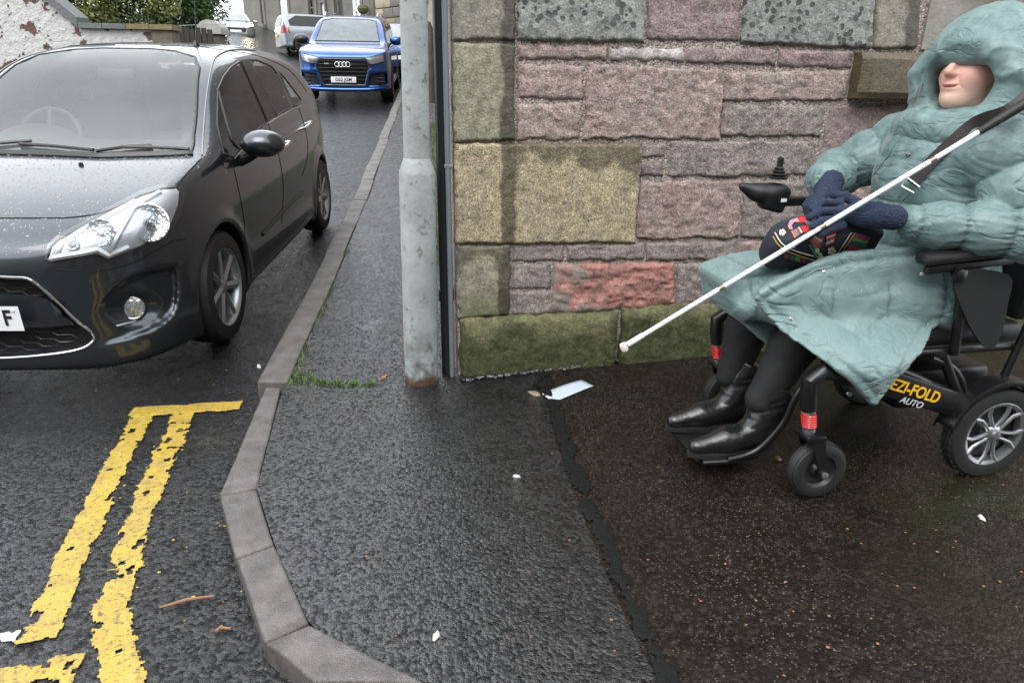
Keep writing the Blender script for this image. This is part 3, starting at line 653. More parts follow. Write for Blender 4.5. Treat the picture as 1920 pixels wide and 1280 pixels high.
class Car:
    def __init__(s, name, label, side, plan, front, axles, wr, half, res, paint, loc, rz, pitch, cut=(), roll=0.0, mod=None, arch=None, ws=None, k=(.07, .10)):
        """side (x,z), plan (x,half width), front (half width,z) outlines; x forward, y left"""
        s.root = empty(name, loc); s.root.rotation_euler = Matrix.Rotation(rz, 4, 'Z').to_3x3().__matmul__(Matrix.Rotation(pitch, 3, 'Y')).to_euler()
        tag(s.root, label, 'car'); bpy.context.view_layer.update(); s.M = s.root.matrix_world.copy(); s.Mi = s.M.inverted(); s.paint = paint
        side = crom(side); pl = crom([(x, y) for x, y in plan] + [(x, -y) for x, y in plan[::-1] if y > 0]); fr = crom([(y, z) for y, z in front] + [(-y, z) for y, z in front[::-1] if y > 0])
        xs = [p[0] for p in side]; zs = [p[1] for p in side]; lo = (min(xs) - .06, -max(p[1] for p in plan) - .06, min(zs) - .06); hi = (max(xs) + .06, -lo[1], max(zs) + .06)
        X, Y, Z = sdf_grid(lo, hi, res)
        d = smax(smax(poly_sdf(X[:, :, 0][:, 0][:, None, None] + 0 * Z, Z + 0 * X, side), poly_sdf(X + 0 * Y, Y + 0 * X, pl), k[0]), poly_sdf(Y + 0 * Z, Z + 0 * Y, fr), k[1])
        for ax in axles:
            r = np.sqrt((X - ax) ** 2 + (Z - wr) ** 2); ar = arch or wr * 1.12
            d = d - .014 * np.exp(-((r - ar * 1.04) / .045) ** 2) * (np.abs(Y) > half * .7)
            d = smax(d, -np.maximum(r - ar, half * .62 - np.abs(Y)), .012)
        if mod is not None: d = mod(d, X, Y, Z)
        V, F = surface_nets(d.astype(np.float32), lo, res); s.V, s.F = V, F
        s.bvh = BVHTree.FromPolygons([Vector(v) for v in V.tolist()], F.tolist())
        s.cuts = []
    def finish(s):
        V, F = s.V, s.F; c = V[F].mean(1); dele = np.zeros(len(F), bool)
        for fn in s.cuts: dele |= fn(c)
        V, F = cut_faces(V, F, dele); s.body = obj('body', mesh('body', V, F, True), s.paint, s.root); return s.body
    # mappers: 2D point -> point and normal on the body, in car space
    def px(s, p):
        o = s.Mi @ Vector(cC); d = (s.Mi.to_3x3() @ Vector(ray(*p))).normalized(); h = s.bvh.ray_cast(o, d)
        if h[0] is None:
            h = s.bvh.find_nearest(o + d * getattr(s, 'reach', 3.6))
        return h[0], h[1]
    def sidev(s, sg):
        def f(p):
            h = s.bvh.ray_cast(Vector((p[0], sg * 2, p[1])), Vector((0, -sg, 0)))
            return (h[0], h[1]) if h[0] is not None else s.bvh.find_nearest(Vector((p[0], sg * .8, p[1])))[:2]
        return f
    def frontv(s, sg=1):
        def f(p):
            h = s.bvh.ray_cast(Vector((sg * 4, p[0], p[1])), Vector((-sg, 0, 0)))
            return (h[0], h[1]) if h[0] is not None else s.bvh.find_nearest(Vector((sg * 2, p[0], p[1])))[:2]
        return f
    def patch(s, name, poly, mp, mat, lift=.004, step=.03, parent=None, mirror=False, smoothpoly=0, thick=0.0):
        P = crom(poly, True, smoothpoly) if smoothpoly else np.asarray(poly, float)
        Q = []
        for a, b in zip(P, np.roll(P, -1, 0)):
            k = max(1, int(np.linalg.norm(b - a) / step)); Q += [a + (b - a) * i / k for i in range(k)]
        Q = np.array(Q); nb = len(Q); lo, hi = Q.min(0), Q.max(0)
        gx, gy = np.meshgrid(np.arange(lo[0], hi[0], step), np.arange(lo[1], hi[1], step)); g = np.stack([gx.ravel(), gy.ravel()], 1)
        g = g[poly_sdf(g[:, 0], g[:, 1], Q) < -step * .45] if len(g) else g
        pts = [Vector(p) for p in Q.tolist()] + [Vector(p) for p in g.tolist()]
        r = delaunay_2d_cdt(pts, [], [list(range(nb))], 1, 1e-7)
        v3 = []; 
        for p in r[0]:
            c, n = mp(p); v3.append(c + n * lift)
        fs = [tuple(f) for f in r[2]]; out = []
        for sg in ((1, -1) if mirror else (1,)):
            vs = [(v.x, v.y * sg, v.z) for v in v3]
            m = MB(); m.add(vs, fs, True); me = bpy.data.meshes.new(name); me.from_pydata(m.v, [], m.f); me.update()
            bm = bmesh.new(); bm.from_mesh(me); bmesh.ops.recalc_face_normals(bm, faces=bm.faces)
            if sum((f.normal.dot(s.bvh.find_nearest(Vector((f.calc_center_median().x, f.calc_center_median().y * sg, f.calc_center_median().z)))[1] * 1) * (1) for f in bm.faces) if sg == 1 else [0]) < 0: bmesh.ops.reverse_faces(bm, faces=bm.faces)
            bm.to_mesh(me); bm.free(); me.polygons.foreach_set('use_smooth', np.ones(len(me.polygons), bool))
            out.append(obj(name, me, mat, parent or s.root))
        return out
    def strip(s, name, line, mp, mat, r=.004, lift=.0, parent=None, mirror=False, step=.03, closed=False, smooth=0, n=6):
        P = crom(line, closed, smooth) if smooth else np.asarray(line, float); Q = []
        pairs = list(zip(P, np.roll(P, -1, 0))) if closed else list(zip(P[:-1], P[1:]))
        for a, b in pairs:
            k = max(1, int(np.linalg.norm(b - a) / step)); Q += [a + (b - a) * i / k for i in range(k)]
        if not closed: Q.append(P[-1])
        v3 = [];
        for q in Q:
            c, nn = mp(q); v3.append(c + nn * lift)
        out = []
        for sg in ((1, -1) if mirror else (1,)):
            m = MB(); m.tube([(v.x, v.y * sg, v.z) for v in v3], r, n, closed=closed); out.append(obj(name, m, mat, parent or s.root))
        return out
def car_paint(name, col, flake=.3, rough=.32, coat=.9):
    t = NT(name); c = t.mix(t.voro(900, out='Color'), [x * (1 - flake) for x in col], [x * (1 + flake) for x in col]); cl = t.mix(t.noise(6), [x * .9 for x in col], [x * 1.1 for x in col]); c = t.mix(.35, cl, c)
    return t.set(c, rough, None, Metallic=.8, Coat_Weight=coat, Coat_Roughness=.04)
def glass_mat(name, tint, haze=.0, hazecol=(.7, .75, .75), rough=.02):
    t = NT(name); nt = t.t; nt.nodes.remove(t.b); out = nt.nodes['Material Output']
    tr = t.n('ShaderNodeBsdfTransparent'); tr.inputs[0].default_value = (*tint, 1); gl = t.n('ShaderNodeBsdfGlossy'); gl.inputs['Roughness'].default_value = rough
    fr = t.n('ShaderNodeFresnel'); fr.inputs[0].default_value = 1.6
    df = t.n('ShaderNodeBsdfDiffuse'); df.inputs[0].default_value = (*hazecol, 1)
    m0 = t.n('ShaderNodeMixShader'); t.l(tr.outputs[0], m0.inputs[1]); t.l(df.outputs[0], m0.inputs[2])
    nz = t.ramp(t.noise(3, 3), [(.3, haze * .75), (.7, haze * 1.2)]); t.l(nz, m0.inputs[0])
    m1 = t.n('ShaderNodeMixShader'); t.l(fr.outputs[0], m1.inputs[0]); t.l(m0.outputs[0], m1.inputs[1]); t.l(gl.outputs[0], m1.inputs[2]); t.l(m1.outputs[0], out.inputs[0]); return t.m
M_BLACK = simple('black_plastic', (.010, .010, .011), .35); M_RUBBER = simple('tyre_rubber', (.014, .014, .014), .55, bumpamp=.001, bscale=120)
M_CHROME = simple('chrome', (.75, .76, .78), .12, 1.0); M_SILVER = simple('alloy_silver', (.42, .43, .44), .3, .85); M_ALLOYD = simple('alloy_dark', (.09, .09, .095), .3, .8)
M_INT = simple('car_interior', (.035, .036, .04), .7); M_SEAT = simple('seat_cloth', (.06, .062, .07), .85)
M_GLASS = glass_mat('window_glass', (.66, .70, .69)); M_WSHIELD = glass_mat('misted_windscreen', (.90, .92, .92), .09, (.60, .68, .68)); M_DGLASS = glass_mat('privacy_glass', (.06, .065, .07))
M_PLATE = simple('plate_white', (.74, .75, .76), .3); M_RED = simple('tail_light_red', (.35, .012, .012), .15, Coat_Weight=.8)
t = NT('lamp_lens'); M_LENS = t.set(t.mix(t.voro(60), (.25, .26, .28), (.72, .74, .77)), .14, t.bump(t.voro(60), .003), Metallic=.75, Coat_Weight=1.0)
M_CLEAR = glass_mat('clear_lens', (.93, .95, .96))
def wheel(parent, c, r, rim, w, sg, mat, spokes=7, style=0):
    """sg +1: outer face towards +y"""
    hub = empty('wheel', c); hub.parent = parent
    Mx = Matrix.Rotation(-sg * math.pi / 2, 4, 'X')
    tp = [(rim * .97, -w / 2 + .01), (rim * 1.03, -w / 2), (r * .93, -w / 2 + .004), (r * .985, -w / 2 + .022), (r, -w / 2 + .05), (r, w / 2 - .05), (r * .985, w / 2 - .022), (r * .93, w / 2 - .004), (rim * 1.03, w / 2), (rim * .97, w / 2 - .01)]
    obj('tyre', MB().lathe(tp, 48, Mx, cap=False), M_RUBBER, hub)
    m = MB(); m.lathe([(rim * .99, -w / 2 + .01), (rim * .93, -w / 2 + .03), (rim * .9, 0), (rim * .92, w / 2 - .03), (rim * .96, w / 2 - .012), (rim * 1.0, w / 2 - .004), (rim * 1.0, w / 2 - .012)], 48, Mx, cap=False)
    for k in range(spokes):
        q = 2 * math.pi * k / spokes + .2; Mq = Mx @ Matrix.Rotation(q, 4, 'Z')
        a, b = rim * .16, rim * .95; wa, wb = rim * .17, rim * .22
        zt, zb = w / 2 - .035, w / 2 - .014
        vs = [(a, -wa / 2, zt - .03), (a, wa / 2, zt - .03), (b, wb / 2, zt - .03), (b, -wb / 2, zt - .03), (a, -wa / 2, zt + .004), (a, 0, zt + .016), (a, wa / 2, zt + .004), (b, wb / 2, zb - .008), (b, 0, zb), (b, -wb / 2, zb - .008)]
        m.add([Mq @ Vector(v) for v in vs], [(4, 5, 8, 9), (5, 6, 7, 8), (0, 4, 9, 3), (1, 2, 7, 6), (0, 3, 2, 1)])
    m.lathe([(rim * .2, w / 2 - .05), (rim * .2, w / 2 - .026), (rim * .13, w / 2 - .018), (.001, w / 2 - .017)], 24, Mx, cap=False)
    obj('rim', m, mat, hub); obj('brake_disc', MB().lathe([(rim * .75, -.02), (rim * .75, .0), (.01, .0)], 32, Mx), simple('brake_grey', (.05, .048, .045), .5, .6), hub)
    return hub
def text_obj(name, txt, size, mat, parent, M, extrude=.001, bold=0.0, align='CENTER', spacing=1.0, sx=1.0):
    cu = bpy.data.curves.new(name, 'FONT'); cu.body = txt; cu.size = size; cu.align_x = align; cu.align_y = 'CENTER'; cu.extrude = extrude; cu.offset = bold; cu.space_character = spacing
    o = bpy.data.objects.new('tmp', cu); COL.objects.link(o); bpy.context.view_layer.update()
    me = bpy.data.meshes.new_from_object(o.evaluated_get(bpy.context.evaluated_depsgraph_get())); bpy.data.objects.remove(o); bpy.data.curves.remove(cu)
    me.transform(M @ Matrix.Diagonal((sx, 1, 1, 1))); me.materials.clear(); me.materials.append(mat); r = bpy.data.objects.new(name, me); COL.objects.link(r); r.parent = parent; return r

# ---- the dark grey hatchback
PA = car_paint('dark_grey_paint', (.046, .053, .062), rough=.30)
side = [(1.99, .16), (2.03, .32), (2.035, .52), (2.0, .66), (1.90, .775), (1.68, .875), (1.38, .955), (1.06, 1.02), (.80, 1.14), (.48, 1.33), (.22, 1.445), (-.15, 1.515), (-.6, 1.525), (-1.1, 1.475), (-1.45, 1.37), (-1.66, 1.2), (-1.79, 1.0), (-1.885, .80), (-1.905, .55), (-1.87, .3), (-1.7, .17), (0, .14), (1.7, .13)]
plan = [(2.035, 0), (2.02, .33), (1.95, .56), (1.80, .725), (1.52, .82), (1.15, .853), (.3, .862), (-.8, .86), (-1.35, .83), (-1.68, .75), (-1.84, .58), (-1.9, .3), (-1.91, 0)]
front = [(0, 1.56), (.38, 1.535), (.54, 1.47), (.63, 1.37), (.715, 1.18), (.80, 1.0), (.838, .9), (.858, .78), (.864, .6), (.855, .4), (.82, .18), (.7, .12), (0, .11)]
dh = R_(2.6); fwd = np.array([math.sin(dh), -math.cos(dh)]); left = np.array([math.cos(dh), math.sin(dh)])
hubF = np.array([-1.578, 3.598]); ori = hubF - fwd * 1.233 - left * .80
zg = lambda y: float(Zs(y) - Drop(y))
pF, pR = hubF[1], hubF[1] + 2.46; slope = math.atan2(zg(pR) - zg(pF), 2.46)
Mh = np.array(Matrix.Translation((ori[0], ori[1], zg(pF) + math.tan(slope) * 1.23)) @ Matrix.Rotation(-math.pi / 2 + dh, 4, 'Z') @ Matrix.Rotation(slope, 4, 'Y'))
_g = [(0, .605), (.22, .602), (.325, .575), (.445, .40), (.483, .338), (.472, .298), (.40, .270), (.2, .250)]
GRILLE = crom(_g + [(0, .243)] + [(-y, z) for y, z in _g[:0:-1]])
def hatch_mod(d, X, Y, Z):
    aY = np.abs(Y)
    # grille pocket, fog pockets and the scooped bumper corners
    g = poly_sdf(Y + 0 * Z, Z + 0 * Y, GRILLE)
    pocket = smax(g, -(d + .045), .008); d = np.where(X > 1.5, smax(d, -pocket, .008), d)
    i0 = int(np.searchsorted(X.ravel(), 1.45)); Xs = X[i0:]; k = Mh @ np.array([0, 0, 0, 1.0])
    Pw = [Mh[r, 0] * Xs + Mh[r, 1] * aY + Mh[r, 2] * Z + Mh[r, 3] - cC[r] for r in range(3)]
    zc = sum(Pw[r] * cF[r] for r in range(3)); px = 960 + FPX * sum(Pw[r] * cR[r] for r in range(3)) / zc; py = 640 - FPX * sum(Pw[r] * cU[r] for r in range(3)) / zc
    sc = poly_sdf(px, py, crom([(120, 642), (190, 560), (240, 522), (320, 500), (333, 515), (333, 560), (322, 592), (285, 618), (215, 643), (140, 662)], True, 4))
    d[i0:] += .032 * sstep(2, -9, sc) * sstep(150, 260, px + .35 * (640 - py) * 0) * (aY > .3)
    f = np.hypot((px - 252) / 44, (py - 577) / 26); d[i0:] += .03 * np.exp(-f ** 4) * (aY > .3)
    d = d + .006 * np.exp(-((Z - .93 + .03 * X) / .02) ** 2) * (X < 1.0) * (X > -1.7) * (aY > .6)
    return d
hb = Car('parked_hatchback', 'dark grey wet hatchback parked by the kerb, nearest the camera', side, plan, front, (1.233, -1.233), .305, .86, .0125, PA, (ori[0], ori[1], zg(pF) + math.tan(slope) * 1.23), -math.pi / 2 + dh, slope, mod=hatch_mod, arch=.342)
H = hb
# openings
_w = [H.px(p)[0] for p in [(285, 288), (359, 285), (363, 255), (369, 190), (374, 128), (366, 108), (330, 97), (285, 93)]]
wsp = np.array([(v.y, v.z) for v in _w] + [(-v.y, v.z) for v in _w[::-1]])
fwin = np.array([(408, 170), (419, 145), (433, 127), (449, 116), (466, 152), (499, 229), (463, 262), (434, 294), (419, 288), (407, 235)], float)
rwin = np.array([(469, 113), (481, 113), (509, 125), (519, 139), (546, 202), (518, 217), (494, 168)], float)
qwin = np.array([(523, 136), (534, 147), (564, 187), (559, 197), (551, 200)], float)
def proj_local(c):
    P = np.array([(H.M @ Vector(p))[:] for p in c.tolist()]) - cC; z = P @ cF; return 960 + FPX * (P @ cR) / z, 640 - FPX * (P @ cU) / z
def cut_px(poly, shrinkpx, both=True):
    def f(c):
        r = np.zeros(len(c), bool)
        for sg in (1, -1) if both else (1,):
            q = c * np.array([1, sg, 1]); m = q[:, 1] > (.3 if both else -9); m &= (q[:, 2] > .8) & (q[:, 0] > -1.75)
            x, y = proj_local(q[m]); r[np.where(m)[0][poly_sdf(x, y, poly) < -shrinkpx]] = True
        return r
    return f
H.cuts = [cut_px(fwin, 2.5), cut_px(rwin, 2.5), cut_px(qwin, 2)]
def cut_ws(c): return (poly_sdf(c[:, 1], c[:, 2], wsp) < -.012) & (c[:, 0] > -.3)
H.cuts.append(cut_ws)
H.cuts.append(lambda c: (c[:, 0] < -1.3) & (np.abs(c[:, 1]) < .5) & (c[:, 2] > 1.08) & (c[:, 2] < 1.36))
H.finish()
H.patch('windscreen', wsp, H.frontv(1), M_WSHIELD, lift=.004, step=.05)
for nm, p in (('front_door_window', fwin), ('rear_door_window', rwin), ('quarter_window', qwin)):
    H.patch(nm, p, H.px, M_GLASS, lift=.002, step=6, mirror=True); H.strip('window_seal', p, H.px, M_BLACK, r=.007, step=5, mirror=True, closed=True)
H.patch('rear_window', [(-.5, 1.08), (.5, 1.08), (.44, 1.34), (-.44, 1.34)], H.frontv(-1), M_GLASS, lift=.003, step=.06)
H.strip('windscreen_seal', wsp, H.frontv(1), M_BLACK, r=.009, step=.03, closed=True)
H.patch('door_pillar', [(451, 114), (467, 111), (493, 168), (516, 218), (502, 229), (468, 152)], H.px, M_BLACK, lift=.004, step=6, mirror=True)
H.strip('quarter_divider', [(409, 172), (420, 215), (434, 262), (447, 279)], H.px, M_BLACK, r=.011, step=6, mirror=True, smooth=4)
H.strip('chrome_trim', [(436, 298), (447, 286), (459, 275)], H.px, M_CHROME, r=.0045, lift=.007, step=6, mirror=True)
H.strip('chrome_trim', [(502, 233), (520, 220), (545, 207), (563, 199)], H.px, M_CHROME, r=.0045, lift=.006, step=6, mirror=True)
H.strip('pillar_trim', [(379, 292), (382, 240), (388, 175), (399, 118), (415, 101), (440, 94), (480, 96)], H.px, simple('dull_trim', (.28, .29, .30), .25, .8), r=.0045, lift=.003, step=6, mirror=True, smooth=4)
GAP = simple('panel_gap', (.004, .004, .004), .9)
H.strip('panel_gap', [(-60, 410), (0, 409), (90, 409), (143, 407), (198, 397), (240, 378)], H.px, GAP, r=.0035, step=8, smooth=4)
H.strip('panel_gap', [(332, 350), (350, 326), (378, 297)], H.px, GAP, r=.0035, step=6, mirror=True, smooth=4)
H.strip('panel_gap', [(434, 300), (446, 350), (458, 420), (458, 490)], H.px, GAP, r=.003, step=6, mirror=True, smooth=4)
H.strip('panel_gap', [(503, 234), (522, 290), (531, 350), (528, 420)], H.px, GAP, r=.003, step=6, mirror=True, smooth=4)
H.strip('panel_gap', [(560, 203), (573, 245), (577, 290), (566, 330)], H.px, GAP, r=.003, step=6, mirror=True, smooth=4)
H.strip('panel_gap', [(98, 505), (180, 508), (250, 492), (318, 455), (348, 448)], H.px, GAP, r=.003, step=6, mirror=True, smooth=4)
H.strip('rub_strip', [(492, 440), (530, 395), (569, 360)], H.px, M_BLACK, r=.013, step=6, mirror=True)
# lamps
hl = np.array([(88, 486), (97, 462), (112, 449), (150, 430), (210, 397), (262, 369), (305, 355), (330, 352), (337, 360), (335, 384), (322, 418), (300, 443), (262, 463), (202, 485), (188, 478), (172, 473), (140, 482), (100, 490)], float)
M_HOUS = simple('lamp_housing', (.74, .75, .77), .28, .3)
for sg, root in zip((1, -1), H.patch('headlamp', hl, H.px, M_HOUS, lift=.002, step=8, mirror=True)): pass
H.strip('headlamp_seal', hl, H.px, M_BLACK, r=.007, step=6, closed=True, mirror=True)
def disc_on(px, r, prof, mat, name, lift, mirror=True, sq=1.0, tiltn=None):
    c, n = H.px(px); n = Vector(tiltn).normalized() if tiltn else n
    for sg in (1, -1) if mirror else (1,):
        nn = Vector((n.x, n.y * sg, n.z)); cc = Vector((c.x, c.y * sg, c.z)) + nn * lift
        Mq = Matrix.Translation(cc) @ nn.to_track_quat('Z', 'Y').to_matrix().to_4x4()
        obj(name, MB().lathe([(a * r, b * r) for a, b in prof], 36, Mq, cap=False), mat, H.root)
disc_on((279, 418), .082, [(1.05, .0), (1.05, .13), (.97, .14), (.93, .06), (.7, -.0), (.3, .02), (.16, .1), (.14, .3), (.001, .34)], M_LENS, 'main_beam_reflector', .004, tiltn=(.86, .28, .42))
disc_on((190, 437), .055, [(1.05, .0), (1.05, .1), (.95, .1), (.7, -.0), (.25, .05), (.2, .3), (.001, .33)], M_LENS, 'dipped_beam_reflector', .004, tiltn=(.9, .2, .40))
disc_on((137, 459), .028, [(1.05, .0), (1.0, .2), (.6, .1), (.001, .5)], M_LENS, 'indicator_lamp', .003)
M_BEZEL = simple('lamp_bezel_white', (.80, .81, .83), .22, .35)
H.strip('lamp_bezel', [(101, 482), (118, 458), (150, 437), (205, 406), (255, 379)], H.px, M_BEZEL, r=.012, lift=.006, step=6, mirror=True)
H.strip('lamp_bezel', [(101, 483), (150, 475), (184, 468), (203, 478), (240, 462)], H.px, M_BEZEL, r=.014, lift=.006, step=6, mirror=True)
H.strip('lamp_bezel', [(205, 474), (228, 430), (252, 392), (300, 362)], H.px, M_BEZEL, r=.013, lift=.006, step=6, mirror=True)
H.patch('headlamp_lens', hl, H.px, M_CLEAR, lift=.028, step=8, mirror=True)
disc_on((249, 576), .046, [(1.25, -.3), (1.25, .1), (1.08, .25), (1.0, .2), (.6, .32), (.001, .36)], M_LENS, 'fog_lamp', .006, tiltn=(.94, .28, .1))
disc_on((249, 576), .0465, [(1.3, -.3), (1.32, .1), (1.2, .28), (1.1, .24), (1.1, -.2)], M_BLACK, 'fog_lamp_ring', .003, tiltn=(.94, .28, .1))
H.strip('bumper_lip', [(218, 611), (250, 603), (270, 592)], H.px, simple('lip_grey', (.3, .31, .33), .3, .5), r=.005, step=5, mirror=True)
# grille
fv = H.frontv(1)
ring = np.array([(y * 1.012, .42 + (z - .42) * 1.03) for y, z in GRILLE])
H.strip('grille_surround', ring, lambda p: (Vector((fv((p[0] * 1.03, .42 + (p[1] - .42) * 1.06))[0].x, p[0], p[1])), Vector((1, 0, 0))), M_CHROME, r=.0058, lift=.002, closed=True, step=.03, n=8)
gp = np.array([(y * .985, .42 + (z - .42) * .97) for y, z in GRILLE])
H.patch('grille', gp, fv, simple('grille_black', (.006, .006, .007), .5), lift=.003, step=.04)
wX, hZ = .094, .034
for r_ in range(12):
    for c_ in range(-8, 9):
        cy = c_ * wX * .78; cz = .262 + r_ * hZ + (c_ % 2) * hZ / 2
        hexp = [(cy - wX / 2, cz), (cy - wX * .28, cz + hZ / 2), (cy + wX * .28, cz + hZ / 2), (cy + wX / 2, cz), (cy + wX * .28, cz - hZ / 2), (cy - wX * .28, cz - hZ / 2)]
        if all(inpoly([p[0]], [p[1]], gp)[0] for p in hexp) and (cz < .385 or cz > .515):
            vv = [fv(p)[0] + Vector((.012, 0, 0)) for p in hexp]; obj('grille_cell', MB().tube(vv, .0026, 4, closed=True), M_BLACK, H.root)
H.patch('number_plate_panel', crom([(-.36, .515), (0, .535), (.36, .515), (.425, .42), (.41, .385), (0, .375), (-.41, .385), (-.425, .42)], True, 4), fv, PA, lift=.034, step=.05)
pl_ = H.patch('number_plate', [(-.26, .385), (.26, .385), (.26, .496), (-.26, .496)], lambda p: (Vector((2.055, p[0], p[1])), Vector((1, 0, 0))), M_PLATE, lift=0, step=.05)[0]
M_TXT = simple('plate_black', (.01, .01, .01), .5)
text_obj('plate_letter', 'F', .098, M_TXT, pl_, Matrix.Translation((2.0575, .205, .441)) @ Matrix(((0, 0, 1, 0), (1, 0, 0, 0), (0, 1, 0, 0), (0, 0, 0, 1))), .0005, .002, sx=.8)
obj('plate_screw', MB().lathe([(.008, 0), (.007, .003), (.001, .004)], 12, Matrix.Translation((2.056, .235, .478)) @ rotm('Y', 90)), M_PLATE, pl_)
# mirror, handles, wipers, aerial, tail lamps
b0, n0 = H.px((448, 296)); mc = b0 + Vector((.035, .155, .085))
def mir(sg):
    c = Vector((mc.x, mc.y * sg, mc.z))
    f = lambda X, Y, Z: smax(ell(X, Y, Z, c, (.10, .125, .075)), -(X - c.x + .055), .02)
    o = obj('mirror_housing', sdf_mesh('mirror_housing', f, c - Vector((.12, .15, .1)), c + Vector((.12, .15, .1)), .008), PA, H.root)
    obj('mirror_glass', MB().lathe([(.001, 0), (1, 0)], 24, Matrix.Translation(c + Vector((-.056, 0, 0))) @ rotm('Y', -90) @ Matrix.Diagonal((.055, .1, 1, 1)), cap=False), M_CHROME, o)
    m = MB(); m.tube([Vector((b0.x, (b0.y - .01) * sg, b0.z - .02)), Vector((b0.x + .01, (b0.y + .05) * sg, b0.z + .0)), Vector((mc.x, (mc.y - .05) * sg, mc.z - .05))], [.035, .028, .03], 12); obj('mirror_stalk', m, M_BLACK, o)
mir(1); mir(-1)
for a, b in (((518, 281), (535, 267)), ((565, 242), (577, 231))):
    (p1, n1), (p2, n2) = H.px(a), H.px(b)
    for sg in (1, -1):
        q = [Vector((p.x, p.y * sg, p.z)) for p in (p1, p1 + n1 * .03, (p1 + p2) / 2 + n1 * .04, p2 + n2 * .03, p2)]; m = MB(); m.tube(q, [.009, .012, .013, .012, .009], 10); obj('door_handle', m, M_CHROME, H.root)
for line in ([(-40, 279), (0, 276), (62, 271)], [(40, 277), (110, 282), (178, 289)], [(182, 291), (235, 283), (286, 280)], [(232, 283), (290, 284), (356, 287)]):
    H.strip('wiper', line, H.px, M_BLACK, r=.009, lift=.022, step=8)
H.strip('scuttle', [(-40, 287), (60, 289), (190, 294), (300, 291), (362, 288)], H.px, M_BLACK, r=.02, lift=.002, step=8)
obj('washer_jet', MB().lathe([(.012, 0), (.010, .012), (.001, .016)], 10, Matrix.Translation(H.px((152, 310))[0])), M_BLACK, H.root)
ab, an = H.px((368, 86)); m = MB(); m.tube([ab, ab + Vector((-.14, .0, .40))], [.004, .002], 8); m.lathe([(.022, 0), (.014, .02), (.004, .03)], 12, Matrix.Translation(ab)); obj('aerial', m, M_BLACK, H.root)
H.patch('tail_lamp', [(-1.80, .98), (-1.66, 1.0), (-1.70, .84), (-1.86, .80)], H.sidev(1), M_RED, lift=.006, step=.03, mirror=True)
H.strip('roof_gutter', [(300, 86), (380, 89), (430, 96), (480, 104), (540, 130), (575, 172)], H.px, GAP, r=.003, step=8, mirror=True, smooth=3)
for ax in (1.233, -1.233):
    for sg in (1, -1): wheel(H.root, (ax, .735 * sg, .305), .305, .212, .19, sg, M_SILVER, 7)
# cabin
m = MB(); m.box((0.0, 0, .33), (2.9, 1.35, .06)); m.box((-1.2, 0, .62), (.9, 1.3, .5)); obj('floor_pan', m, M_INT, H.root)
f = lambda X, Y, Z: smin(rbox(X, Y, Z, (.78, 0, .88), (.55, 1.36, .22), .06), ell(X, Y, Z, (.62, -.36, 1.0), (.16, .2, .08)), .04)
obj('dashboard', sdf_mesh('dashboard', f, (.4, -.75, .7), (1.15, .75, 1.15), .02), M_INT, H.root)
def seat(x, y, w_=.5, bench=False):
    f = lambda X, Y, Z: smin(smin(rbox(X, Y, Z, (x, y, .55), (.5, w_, .16), .06), rbox(X, Y, Z, (x - .28, y, .86), (.14, w_, .62), .06, rotm('Y', -14)), .05), rbox(X, Y, Z, (x - .38, y, 1.24), (.1, .27 if not bench else w_ * .8, .17), .045), .02)
    obj('car_seat', sdf_mesh('car_seat', f, (x - .6, y - w_ / 2 - .05, .4), (x + .32, y + w_ / 2 + .05, 1.4), .02), M_SEAT, H.root)
seat(.05, .36); seat(.05, -.36); seat(-.75, 0, 1.2, True)
m = MB(); cst = Vector((.50, -.36, .98)); Ms = Matrix.Translation(cst) @ rotm('Y', 65)
m.tube([Ms @ Vector((.18 * math.cos(q), .18 * math.sin(q), 0)) for q in np.linspace(0, 2 * math.pi, 28, endpoint=False)], .016, 8, closed=True); m.tube([Ms @ Vector((-.17, 0, 0)), Ms @ Vector((.17, 0, 0))], .02, 6); m.tube([cst, cst + Vector((.2, 0, -.08))], .04, 8); obj('steering_wheel', m, M_INT, H.root)
obj('rear_view_mirror', MB().box((.30, 0, 1.34), (.03, .22, .06), bev=.02), M_INT, H.root)
# rain beads on bonnet, roof and wings
def beads(n, fn, rmin, rmax, name, mat, parent, seed, flat=.45):
    r_ = np.random.default_rng(seed); V = []; F = []
    base = [(math.cos(q), math.sin(q), 0) for q in np.linspace(0, 2 * math.pi, 6, endpoint=False)] + [(.62 * math.cos(q + .5), .62 * math.sin(q + .5), .75) for q in np.linspace(0, 2 * math.pi, 6, endpoint=False)] + [(0, 0, 1)]
    bf = [(i, (i + 1) % 6, 6 + i) for i in range(6)] + [((i + 1) % 6, 6 + (i + 1) % 6, 6 + i) for i in range(6)] + [(6 + i, 6 + (i + 1) % 6, 12) for i in range(6)]
    for _ in range(n):
        h = fn(r_)
        if h is None: continue
        c, nn = h; r = rmin + (rmax - rmin) * r_.random() ** 3; q = nn.to_track_quat('Z', 'Y'); sx_, sy_ = r * r_.uniform(.8, 1.3), r * r_.uniform(.8, 1.2); b = len(V)
        V += [c + q @ Vector((v[0] * sx_, v[1] * sy_, v[2] * r * flat - r * .06)) for v in base]; F += [tuple(b + i for i in f) for f in bf]
    me = bpy.data.meshes.new(name); me.from_pydata([v[:] for v in V], [], F); me.update(); me.polygons.foreach_set('use_smooth', np.ones(len(F), bool)); o = obj(name, me, mat, parent); o['kind'] = 'stuff'; return o
t = NT('rain_water'); M_DROP = t.set((.75, .78, .8), .03, None, Transmission_Weight=.75, IOR=1.33)
def on_top(x0, x1, yw):
    def f(r_):
        x, y = r_.uniform(x0, x1), r_.uniform(-yw, yw); h = H.bvh.ray_cast(Vector((x, y, 3)), Vector((0, 0, -1)))
        return (h[0], h[1]) if h[0] is not None and h[1].z > .3 else None
    return f
beads(3600, on_top(1.08, 1.98, .78), .0018, .0065, 'rain_beads', M_DROP, H.root, 1)
